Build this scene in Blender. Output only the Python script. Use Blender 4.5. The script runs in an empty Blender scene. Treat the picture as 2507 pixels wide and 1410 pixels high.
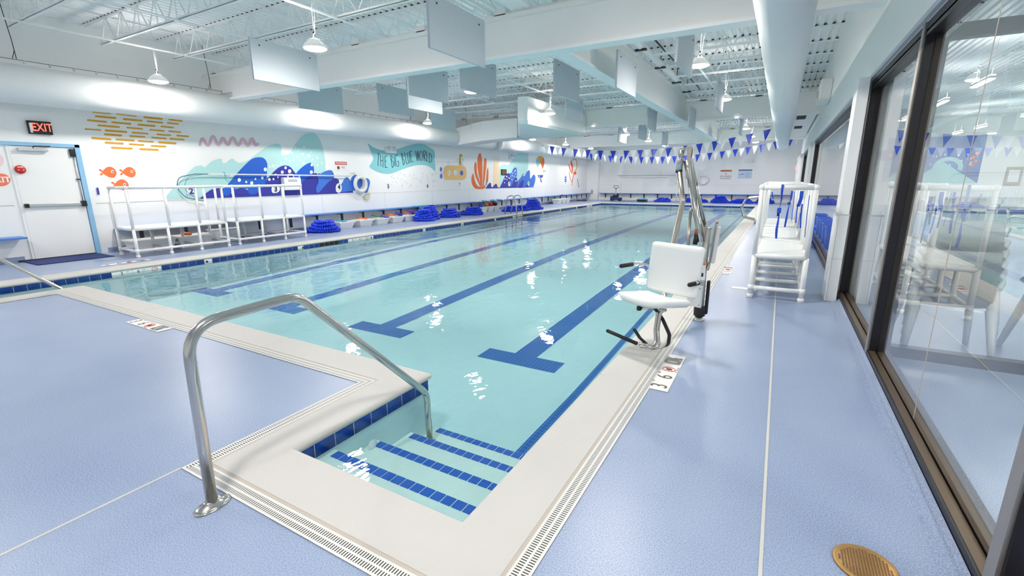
import bpy, bmesh, math, random
from mathutils import Vector, Matrix
from mathutils.geometry import tessellate_polygon
PI = math.pi
SC = bpy.context.scene
COL = SC.collection

# ------------------------------------------------------------------ camera, world, exposure
F_PX = 1130.706
cd = bpy.data.cameras.new('camera'); cam = bpy.data.objects.new('camera', cd); COL.objects.link(cam)
cd.sensor_fit = 'HORIZONTAL'; cd.sensor_width = 36.0; cd.lens = 36.0 * F_PX / 2507.0
cd.clip_start = 0.05; cd.clip_end = 200
_r = Vector((0.869347, 0.494181, -0.004437)); _u = Vector((-0.109474, 0.201322, 0.973388)); _f = Vector((-0.481924, 0.845727, -0.229119))
cam.matrix_world = Matrix(((_r.x, _u.x, -_f.x, 0), (_r.y, _u.y, -_f.y, 0), (_r.z, _u.z, -_f.z, 1.5), (0, 0, 0, 1)))
SC.camera = cam
w = bpy.data.worlds.new('world'); SC.world = w; w.use_nodes = True
w.node_tree.nodes['Background'].inputs[0].default_value = (0.9, 0.95, 1.0, 1); w.node_tree.nodes['Background'].inputs[1].default_value = 0.3
SC.view_settings.view_transform = 'Standard'; SC.view_settings.look = 'None'
SC.view_settings.exposure = 0.08; SC.view_settings.gamma = 1.0; SC.view_settings.use_curve_mapping = False
SC.cycles.max_bounces = 12; SC.cycles.diffuse_bounces = 8; SC.cycles.transparent_max_bounces = 12
SC.cycles.sample_clamp_indirect = 6.0
LAMP_POWER = 300.0      # radiance of every pendant lens
TUBE_POWER = 230.0

# ------------------------------------------------------------------ materials
MAT = {}
def srgb(h):
    if isinstance(h, str):
        h = h.lstrip('#'); c = [int(h[i:i+2], 16) / 255 for i in (0, 2, 4)]
    else: c = list(h)
    return tuple(x / 12.92 if x <= 0.04045 else ((x + 0.055) / 1.055) ** 2.4 for x in c) + (1,)
def mat(name, col, rough=0.5, metal=0.0, emit=0.0, ecol=None, noise=None, bump=None, spec=0.5):
    """procedural principled material; noise=(scale, amount) varies the colour, bump=(scale, strength)"""
    m = bpy.data.materials.new(name); m.use_nodes = True; nt = m.node_tree; p = nt.nodes['Principled BSDF']
    c = srgb(col)
    p.inputs['Base Color'].default_value = c; p.inputs['Roughness'].default_value = rough; p.inputs['Metallic'].default_value = metal
    p.inputs['Specular IOR Level'].default_value = spec
    if emit: p.inputs['Emission Color'].default_value = srgb(ecol or col); p.inputs['Emission Strength'].default_value = emit
    if noise or bump:
        geo = nt.nodes.new('ShaderNodeNewGeometry')
    if noise:
        n = nt.nodes.new('ShaderNodeTexNoise'); n.inputs['Scale'].default_value = noise[0]; n.inputs['Detail'].default_value = 3
        nt.links.new(geo.outputs['Position'], n.inputs['Vector'])
        mx = nt.nodes.new('ShaderNodeMix'); mx.data_type = 'RGBA'
        a = noise[1]
        mx.inputs[6].default_value = tuple(max(0, x * (1 - a)) for x in c[:3]) + (1,); mx.inputs[7].default_value = tuple(min(1, x * (1 + a)) for x in c[:3]) + (1,)
        nt.links.new(n.outputs['Fac'], mx.inputs[0]); nt.links.new(mx.outputs[2], p.inputs['Base Color'])
    if bump:
        n2 = nt.nodes.new('ShaderNodeTexNoise'); n2.inputs['Scale'].default_value = bump[0]
        nt.links.new(geo.outputs['Position'], n2.inputs['Vector'])
        b = nt.nodes.new('ShaderNodeBump'); b.inputs['Strength'].default_value = bump[1]; b.inputs['Distance'].default_value = 0.01
        nt.links.new(n2.outputs['Fac'], b.inputs['Height']); nt.links.new(b.outputs['Normal'], p.inputs['Normal'])
    MAT[name] = m; return m
mat('wall_white', '#f3f3f1', 0.35, noise=(1.5, 0.015)); mat('wall_gloss', '#f3f3f2', 0.2)
mat('upper_white', '#f4f4f2', 0.6, noise=(1, 0.02)); mat('deck_metal', '#f1f2f1', 0.45, bump=(2, 0.2)); mat('steel_white', '#f3f4f3', 0.45)
mat('beam_white', '#f1f0ed', 0.5, noise=(2, 0.02)); mat('duct_fabric', '#e4e6e5', 0.6, noise=(3, 0.02), bump=(6, 0.3))
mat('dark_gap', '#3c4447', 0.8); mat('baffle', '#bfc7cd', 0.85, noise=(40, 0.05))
mat('coping', '#c4c1bd', 0.55, noise=(5, 0.02), bump=(60, 0.15)); mat('grout_strip', '#b9b0a6', 0.7, noise=(8, 0.08))
mat('plaster', '#d3e8ec', 0.6, noise=(6, 0.03)); mat('step_plaster', '#eaf2ee', 0.6, noise=(14, 0.04))
mat('seam', '#c9c8c2', 0.5); mat('pvc', '#f2f2f0', 0.25); mat('plastic_white', '#eff0ee', 0.3); mat('bag_white', '#e3e3e0', 0.5)
mat('chrome', '#cfcac4', 0.16, 1.0, noise=(5, 0.08)); mat('chrome_dull', '#b8b2a9', 0.3, 1.0, noise=(7, 0.1)); mat('alu', '#c9ccce', 0.35, 0.9)
mat('black', '#141416', 0.45); mat('black_rubber', '#1b1a1e', 0.7); mat('bronze', '#4a423a', 0.4, 0.5, noise=(3, 0.2)); mat('bronze_top', '#665443', 0.4, 0.5, noise=(4, 0.15)); mat('frame_black', '#17141b', 0.4, 0.2)
mat('mast_grey', '#c4c4c1', 0.4, 0.3); mat('silver_edge', '#98928d', 0.35, 0.6); mat('header_grey', '#b6bcc6', 0.4)
mat('blue_frame', '#8fbfe0', 0.4); mat('bench_blue', '#4a80c8', 0.4); mat('bin_blue', '#2b62d6', 0.35); mat('float_blue', '#1d3fd6', 0.12); mat('strap_blue', '#1c49c0', 0.5)
mat('mat_navy', '#26376e', 0.9, noise=(60, 0.3)); mat('red', '#c8261c', 0.3); mat('red_glow', '#ff6a58', 0.4, emit=2.2, ecol='#ff5a48')
mat('brass', '#b98f58', 0.4, 0.6, noise=(30, 0.15)); mat('brass_dark', '#6a4c2a', 0.7); mat('case_white', '#e6e6e4', 0.5)
mat('flag_blue', '#1a3fc4', 0.35); mat('flag_white', '#eff2f2', 0.35); mat('orange', '#f0733a', 0.5); mat('green', '#2f8a4a', 0.5); mat('purple', '#5a45a0', 0.5); mat('cyan', '#4aa7c8', 0.5)
mat('sign_white', '#f0f0ef', 0.4); mat('sign_orange', '#e0702a', 0.4); mat('sign_red', '#d8564a', 0.4); mat('sign_blue', '#3f5f9a', 0.4); mat('sign_pale', '#c6d6e8', 0.4); mat('text_dark', '#23262c', 0.5); mat('text_brown', '#5a5148', 0.6); mat('decal', '#eceae6', 0.5)
mat('lens', '#ffffff', 0.4, emit=LAMP_POWER, ecol='#fff7f0'); mat('added_tube_uplight', '#ffffff', 0.4, emit=60.0); mat('added_uplight', '#ffffff', 0.4, emit=320.0, ecol='#fff4ea'); mat('lamp_body', '#f3f4f2', 0.3, emit=0.18, ecol='#fff8f2'); mat('tube_light', '#ffffff', 0.4, emit=TUBE_POWER, ecol='#fff8f0')
mat('pole_white', '#eef1f1', 0.3); mat('hook_teal', '#1d5c70', 0.4); mat('rope_white', '#dadada', 0.8); mat('clip_teal', '#2aa9b0', 0.4); mat('paper_tan', '#d8cfae', 0.7); mat('copper', '#b0653a', 0.35, 0.8)
# mural paints
for n, c in dict(mustard='#d69c14', fishorange='#f4743b', white='#f1f2f1', ink='#17334f', pink='#dfb3c0', paleteal='#b5dedd', teal='#86c9ce', royal='#1f5fc8', midblue='#3f74cf', navy='#33359c', bubble='#e4f2f0', bubble2='#cfe9ea', sand='#efc37c', sandpale='#f0d8ae', rope='#e6b9a8', speckle='#c9dcdb', coral='#ef6f22', coral2='#e5602a', slate='#45526a', slate2='#bcc6ca', pinkpale='#f3d6da', coral3='#f67f5b', octo='#6d83b4').items():
    mat('paint_' + n, c, 0.4)

def nodes(name):
    m = bpy.data.materials.new(name); m.use_nodes = True; nt = m.node_tree; nt.nodes.clear(); MAT[name] = m
    return m, nt, nt.nodes.new('ShaderNodeOutputMaterial')
def mth(nt, op, a, b=None, c=None):
    n = nt.nodes.new('ShaderNodeMath'); n.operation = op
    for i, v in enumerate((a, b, c)):
        if v is None: continue
        if isinstance(v, (int, float)): n.inputs[i].default_value = v
        else: nt.links.new(v, n.inputs[i])
    return n.outputs[0]
def mixc(nt, fac, c1, c2):
    n = nt.nodes.new('ShaderNodeMix'); n.data_type = 'RGBA'
    for i, v in ((0, fac), (6, c1), (7, c2)):
        if isinstance(v, (int, float, tuple)): n.inputs[i].default_value = v
        else: nt.links.new(v, n.inputs[i])
    return n.outputs[2]
def build_special():
    # speckled blue deck coating
    m = mat('deck_blue', '#8ea5d6', 0.33); nt = m.node_tree; p = nt.nodes['Principled BSDF']
    g = nt.nodes.new('ShaderNodeNewGeometry')
    n1 = nt.nodes.new('ShaderNodeTexNoise'); n1.inputs['Scale'].default_value = 190; n1.inputs['Detail'].default_value = 2
    n2 = nt.nodes.new('ShaderNodeTexNoise'); n2.inputs['Scale'].default_value = 0.9; n2.inputs['Detail'].default_value = 5
    for n in (n1, n2): nt.links.new(g.outputs['Position'], n.inputs['Vector'])
    r = nt.nodes.new('ShaderNodeMapRange'); r.inputs[1].default_value = 0.35; r.inputs[2].default_value = 0.65; nt.links.new(n1.outputs['Fac'], r.inputs[0])
    r2 = nt.nodes.new('ShaderNodeMapRange'); r2.inputs[1].default_value = 0.35; r2.inputs[2].default_value = 0.7; nt.links.new(n2.outputs['Fac'], r2.inputs[0])
    c1 = mixc(nt, r.outputs[0], srgb('#687aa2'), srgb('#a3b1c8'))
    c2 = mixc(nt, mth(nt, 'MULTIPLY', r2.outputs[0], 0.45), c1, srgb('#a3b1c8'))
    nt.links.new(c2, p.inputs['Base Color'])
    b = nt.nodes.new('ShaderNodeBump'); b.inputs['Strength'].default_value = 0.25; b.inputs['Distance'].default_value = 0.002
    nt.links.new(n1.outputs['Fac'], b.inputs['Height']); nt.links.new(b.outputs['Normal'], p.inputs['Normal'])
    # glazed tiles
    m = mat('tile_blue', '#10307f', 0.12); nt = m.node_tree; p = nt.nodes['Principled BSDF']
    g = nt.nodes.new('ShaderNodeNewGeometry'); n1 = nt.nodes.new('ShaderNodeTexNoise'); n1.inputs['Scale'].default_value = 11; n1.inputs['Detail'].default_value = 5
    nt.links.new(g.outputs['Position'], n1.inputs['Vector'])
    nt.links.new(mixc(nt, n1.outputs['Fac'], srgb('#081d66'), srgb('#1d4fa8')), p.inputs['Base Color'])
    # submerged mosaic of small blue tiles with pale joints
    m = mat('mosaic', '#1768bd', 0.5); nt = m.node_tree; p = nt.nodes['Principled BSDF']
    g = nt.nodes.new('ShaderNodeNewGeometry'); s = nt.nodes.new('ShaderNodeSeparateXYZ'); nt.links.new(g.outputs['Position'], s.inputs[0])
    fx = mth(nt, 'FRACT', mth(nt, 'MULTIPLY', s.outputs[0], 20.0)); fy = mth(nt, 'FRACT', mth(nt, 'MULTIPLY', s.outputs[1], 20.0))
    k = mth(nt, 'MAXIMUM', mth(nt, 'GREATER_THAN', fx, 0.9), mth(nt, 'GREATER_THAN', fy, 0.9))
    nt.links.new(mixc(nt, k, srgb('#0d55b2'), srgb('#4c97d8')), p.inputs['Base Color'])
    # slotted grates: one material for channels along Y, one for channels along X
    for nm, ax in (('grate_y', 1), ('grate_x', 0)):
        m = mat(nm, '#d9d8d4', 0.45); nt = m.node_tree; p = nt.nodes['Principled BSDF']
        tc = nt.nodes.new('ShaderNodeTexCoord'); s = nt.nodes.new('ShaderNodeSeparateXYZ'); nt.links.new(tc.outputs['UV'], s.inputs[0])
        a = mth(nt, 'LESS_THAN', mth(nt, 'FRACT', mth(nt, 'MULTIPLY', s.outputs[0], 1 / 0.0135)), 0.42)
        v = s.outputs[1]
        r1 = mth(nt, 'MULTIPLY', mth(nt, 'GREATER_THAN', v, 0.14), mth(nt, 'LESS_THAN', v, 0.44)); r2_ = mth(nt, 'MULTIPLY', mth(nt, 'GREATER_THAN', v, 0.56), mth(nt, 'LESS_THAN', v, 0.86))
        k = mth(nt, 'MULTIPLY', a, mth(nt, 'ADD', r1, r2_))
        nt.links.new(mixc(nt, k, srgb('#d9d8d4'), srgb('#2b2a2a')), p.inputs['Base Color'])
    # water: clear tinted surface with Fresnel reflection of the room
    m, nt, out = nodes('water')
    tr = nt.nodes.new('ShaderNodeBsdfTransparent'); tr.inputs[0].default_value = srgb('#e6f8f8')
    gl = nt.nodes.new('ShaderNodeBsdfGlossy'); gl.inputs['Roughness'].default_value = 0.015
    g = nt.nodes.new('ShaderNodeNewGeometry')
    mp = nt.nodes.new('ShaderNodeMapping'); mp.inputs['Scale'].default_value = (0.9, 0.55, 1); nt.links.new(g.outputs['Position'], mp.inputs[0])
    n1 = nt.nodes.new('ShaderNodeTexNoise'); n1.inputs['Scale'].default_value = 2.2; n1.inputs['Detail'].default_value = 2.5; n1.inputs['Roughness'].default_value = 0.45
    n2 = nt.nodes.new('ShaderNodeTexNoise'); n2.inputs['Scale'].default_value = 14; n2.inputs['Detail'].default_value = 1.5
    nt.links.new(mp.outputs[0], n1.inputs['Vector']); nt.links.new(mp.outputs[0], n2.inputs['Vector'])
    n3 = nt.nodes.new('ShaderNodeTexNoise'); n3.inputs['Scale'].default_value = 45; nt.links.new(mp.outputs[0], n3.inputs['Vector'])
    h = mth(nt, 'ADD', mth(nt, 'ADD', n1.outputs['Fac'], mth(nt, 'MULTIPLY', n2.outputs['Fac'], 0.11)), mth(nt, 'MULTIPLY', n3.outputs['Fac'], 0.022))
    b = nt.nodes.new('ShaderNodeBump'); b.inputs['Strength'].default_value = 1.0; b.inputs['Distance'].default_value = 0.019
    nt.links.new(h, b.inputs['Height']); nt.links.new(b.outputs[0], gl.inputs['Normal'])
    fr = nt.nodes.new('ShaderNodeFresnel'); fr.inputs[0].default_value = 1.33; nt.links.new(b.outputs[0], fr.inputs['Normal'])
    mx = nt.nodes.new('ShaderNodeMixShader'); nt.links.new(fr.outputs[0], mx.inputs[0]); nt.links.new(tr.outputs[0], mx.inputs[1]); nt.links.new(gl.outputs[0], mx.inputs[2])
    nt.links.new(mx.outputs[0], out.inputs[0])
    # window glass: both faces of a pane reflect
    m, nt, out = nodes('glass')
    tr = nt.nodes.new('ShaderNodeBsdfTransparent'); tr.inputs[0].default_value = srgb('#eef5f3')
    gl = nt.nodes.new('ShaderNodeBsdfGlossy'); gl.inputs['Roughness'].default_value = 0.0
    fr = nt.nodes.new('ShaderNodeFresnel'); gg = nt.nodes.new('ShaderNodeNewGeometry'); nt.links.new(mth(nt, 'SUBTRACT', 1.52, mth(nt, 'MULTIPLY', gg.outputs['Backfacing'], 1.52 - 1/1.52)), fr.inputs[0])
    k = mth(nt, 'MINIMUM', mth(nt, 'MULTIPLY', fr.outputs[0], 1.9), 0.92)
    mx = nt.nodes.new('ShaderNodeMixShader'); nt.links.new(k, mx.inputs[0]); nt.links.new(tr.outputs[0], mx.inputs[1]); nt.links.new(gl.outputs[0], mx.inputs[2])
    nt.links.new(mx.outputs[0], out.inputs[0])
    # ribbed floor under the steps etc. done in geometry
    m = mat('clear_plastic', '#dfe9ee', 0.15)
build_special()

# ------------------------------------------------------------------ mesh builder
class MB:
    def __init__(s): s.bm = bmesh.new(); s.mats = []; s.uv = None
    def mi(s, m):
        if m not in s.mats: s.mats.append(m)
        return s.mats.index(m)
    def face(s, pts, m, smooth=False):
        f = s.bm.faces.new([s.bm.verts.new(p) for p in pts]); f.material_index = s.mi(m); f.smooth = smooth; return f
    def uvface(s, pts, uvs, m):
        if s.uv is None: s.uv = s.bm.loops.layers.uv.new('UVMap')
        f = s.face(pts, m)
        for l, t in zip(f.loops, uvs): l[s.uv].uv = t
        return f
    def box(s, lo, hi, m, bev=0.0, M=None):
        x0, y0, z0 = lo; x1, y1, z1 = hi
        v = [s.bm.verts.new(p) for p in ((x0,y0,z0),(x1,y0,z0),(x1,y1,z0),(x0,y1,z0),(x0,y0,z1),(x1,y0,z1),(x1,y1,z1),(x0,y1,z1))]
        fs = [s.bm.faces.new([v[i] for i in q]) for q in ((3,2,1,0),(4,5,6,7),(0,1,5,4),(1,2,6,5),(2,3,7,6),(3,0,4,7))]
        k = s.mi(m)
        for f in fs: f.material_index = k
        if bev:
            es = list({e for f in fs for e in f.edges})
            r = bmesh.ops.bevel(s.bm, geom=es, offset=bev, segments=2, affect='EDGES', profile=0.6)
            for f in r['faces']: f.material_index = k; f.smooth = True
            v = list({vv for f in r['faces'] for vv in f.verts} | {x for x in v if x.is_valid})
        if M is not None:
            for vv in v: vv.co = M @ vv.co
        return v
    def tube(s, path, r, m, n=10, cap=True, closed=False, smooth=True):
        P = [Vector(p) for p in path]; N = len(P); k = s.mi(m); rings = []; up = None
        for i in range(N):
            if closed: t = (P[(i+1) % N] - P[i-1])
            else: t = P[min(i+1, N-1)] - P[max(i-1, 0)]
            t.normalize()
            if up is None:
                up = Vector((0,0,1)) if abs(t.z) < 0.9 else Vector((1,0,0))
            a = up - t * up.dot(t)
            if a.length < 1e-6: a = t.orthogonal()
            a.normalize(); up = a; b = t.cross(a)
            rr = r[i] if isinstance(r, (list, tuple)) else r
            rings.append([s.bm.verts.new(P[i] + (a * math.cos(2*PI*j/n) + b * math.sin(2*PI*j/n)) * rr) for j in range(n)])
        for i in range(N if closed else N-1):
            A, B = rings[i], rings[(i+1) % N]
            for j in range(n):
                f = s.bm.faces.new((A[j], A[(j+1) % n], B[(j+1) % n], B[j])); f.material_index = k; f.smooth = smooth
        if cap and not closed:
            for R_, rev in ((rings[0], False), (rings[-1], True)):
                f = s.bm.faces.new(R_ if rev else R_[::-1]); f.material_index = k
        return rings
    def lathe(s, prof, o, m, n=24, axis='z', smooth=True):
        k = s.mi(m) ; rings = []
        for r_, h in prof:
            R_ = []
            for j in range(n):
                a = 2*PI*j/n; c, d = r_*math.cos(a), r_*math.sin(a)
                p = {'z': (c, d, h), 'x': (h, c, d), 'y': (c, h, d)}[axis]
                R_.append(s.bm.verts.new((o[0]+p[0], o[1]+p[1], o[2]+p[2])))
            rings.append(R_)
        for i in range(len(rings)-1):
            for j in range(n):
                f = s.bm.faces.new((rings[i][j], rings[i][(j+1) % n], rings[i+1][(j+1) % n], rings[i+1][j])); f.material_index = k; f.smooth = smooth
        for R_ in (rings[0], rings[-1]):
            f = s.bm.faces.new(R_); f.material_index = k
        return rings
    def ball(s, c, r, m, u=10, v=7, M=None):
        q = bmesh.ops.create_uvsphere(s.bm, u_segments=u, v_segments=v, radius=1.0)
        sc = r if isinstance(r, (tuple, list)) else (r, r, r); k = s.mi(m)
        T = Matrix.Translation(c) @ (M or Matrix.Identity(4)) @ Matrix.Diagonal((*sc, 1))
        fs = set()
        for x in q['verts']: x.co = T @ x.co; fs.update(x.link_faces)
        for f in fs: f.material_index = k; f.smooth = True
    def prism(s, poly, z0, z1, m, M=None, smooth=False):
        """poly in XY extruded from z0 to z1, M places it"""
        M = M or Matrix.Identity(4); k = s.mi(m)
        A = [s.bm.verts.new(M @ Vector((x, y, z0))) for x, y in poly]; B = [s.bm.verts.new(M @ Vector((x, y, z1))) for x, y in poly]
        n = len(poly)
        fs = [s.bm.faces.new(A[::-1]), s.bm.faces.new(B)]
        for j in range(n):
            f = s.bm.faces.new((A[j], A[(j+1) % n], B[(j+1) % n], B[j])); f.smooth = smooth; fs.append(f)
        for f in fs: f.material_index = k
    def text(s, body, size, M, m, ext=0.0, bold=0.0):
        """lettering turned into mesh; M maps the text plane (x right, y up) into the world"""
        cu = bpy.data.curves.new('lettering', 'FONT'); cu.body = body; cu.size = size; cu.align_x = 'CENTER'; cu.align_y = 'CENTER'; cu.extrude = ext; cu.offset = bold
        ob = bpy.data.objects.new('lettering', cu); COL.objects.link(ob)
        dg = bpy.context.evaluated_depsgraph_get(); me = bpy.data.meshes.new_from_object(ob.evaluated_get(dg))
        me.transform(M); k = s.mi(m); n0 = len(s.bm.faces)
        s.bm.from_mesh(me); s.bm.faces.ensure_lookup_table()
        for i in range(n0, len(s.bm.faces)): s.bm.faces[i].material_index = k
        bpy.data.objects.remove(ob); bpy.data.curves.remove(cu); bpy.data.meshes.remove(me)
    def build(s, name, parent=None, loc=None, rot=0.0, recalc=False):
        if recalc: bmesh.ops.recalc_face_normals(s.bm, faces=s.bm.faces)
        me = bpy.data.meshes.new(name); s.bm.to_mesh(me); s.bm.free()
        for m in s.mats: me.materials.append(MAT[m])
        o = bpy.data.objects.new(name, me); COL.objects.link(o)
        if parent is not None: o.parent = parent
        if loc is not None: o.location = loc
        if rot: o.rotation_euler = (0, 0, rot)
        return o
def fillet(path, rad, seg=6):
    P = [Vector(p) for p in path]; out = [P[0]]
    for i in range(1, len(P)-1):
        a = (P[i-1]-P[i]); b = (P[i+1]-P[i]); la, lb = a.length, b.length; a.normalize(); b.normalize()
        ang = a.angle(b)
        if ang > PI - 0.02: out.append(P[i]); continue
        t = min(rad / math.tan(ang/2), la*0.49, lb*0.49); p0, p1 = P[i]+a*t, P[i]+b*t
        for k in range(seg+1):
            u = k/seg; out.append(p0*(1-u)**2 + P[i]*2*u*(1-u) + p1*u*u)
    out.append(P[-1]); return out
def tag(o, label, cat, group=None):
    o['label'] = label; o['category'] = cat
    if group: o['group'] = group
    return o
def struct(o, label=None):
    o['kind'] = 'structure'
    if label: o['label'] = label
    return o
def thing(name, label, cat, loc=(0,0,0), rot=0.0, group=None):
    o = bpy.data.objects.new(name, None); COL.objects.link(o); o.location = loc; o.rotation_euler = (0,0,rot)
    o.empty_display_size = 0.2
    return tag(o, label, cat, group)
def dup(root, loc=None, rot=None, label=None, group=None):
    r_ = root.copy(); COL.objects.link(r_)
    if loc is not None: r_.location = loc
    if rot is not None: r_.rotation_euler = (0,0,rot)
    if label: r_['label'] = label
    if group: r_['group'] = group
    def rec(src, dst):
        for ch in [c for c in KIDS.get(src.name, [])]:
            c = ch.copy(); COL.objects.link(c); c.parent = dst; rec(ch, c)
    rec(root, r_)
    return r_
KIDS = {}
def note_kids():
    KIDS.clear()
    for o in COL.objects:
        if o.parent: KIDS.setdefault(o.parent.name, []).append(o)

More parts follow.
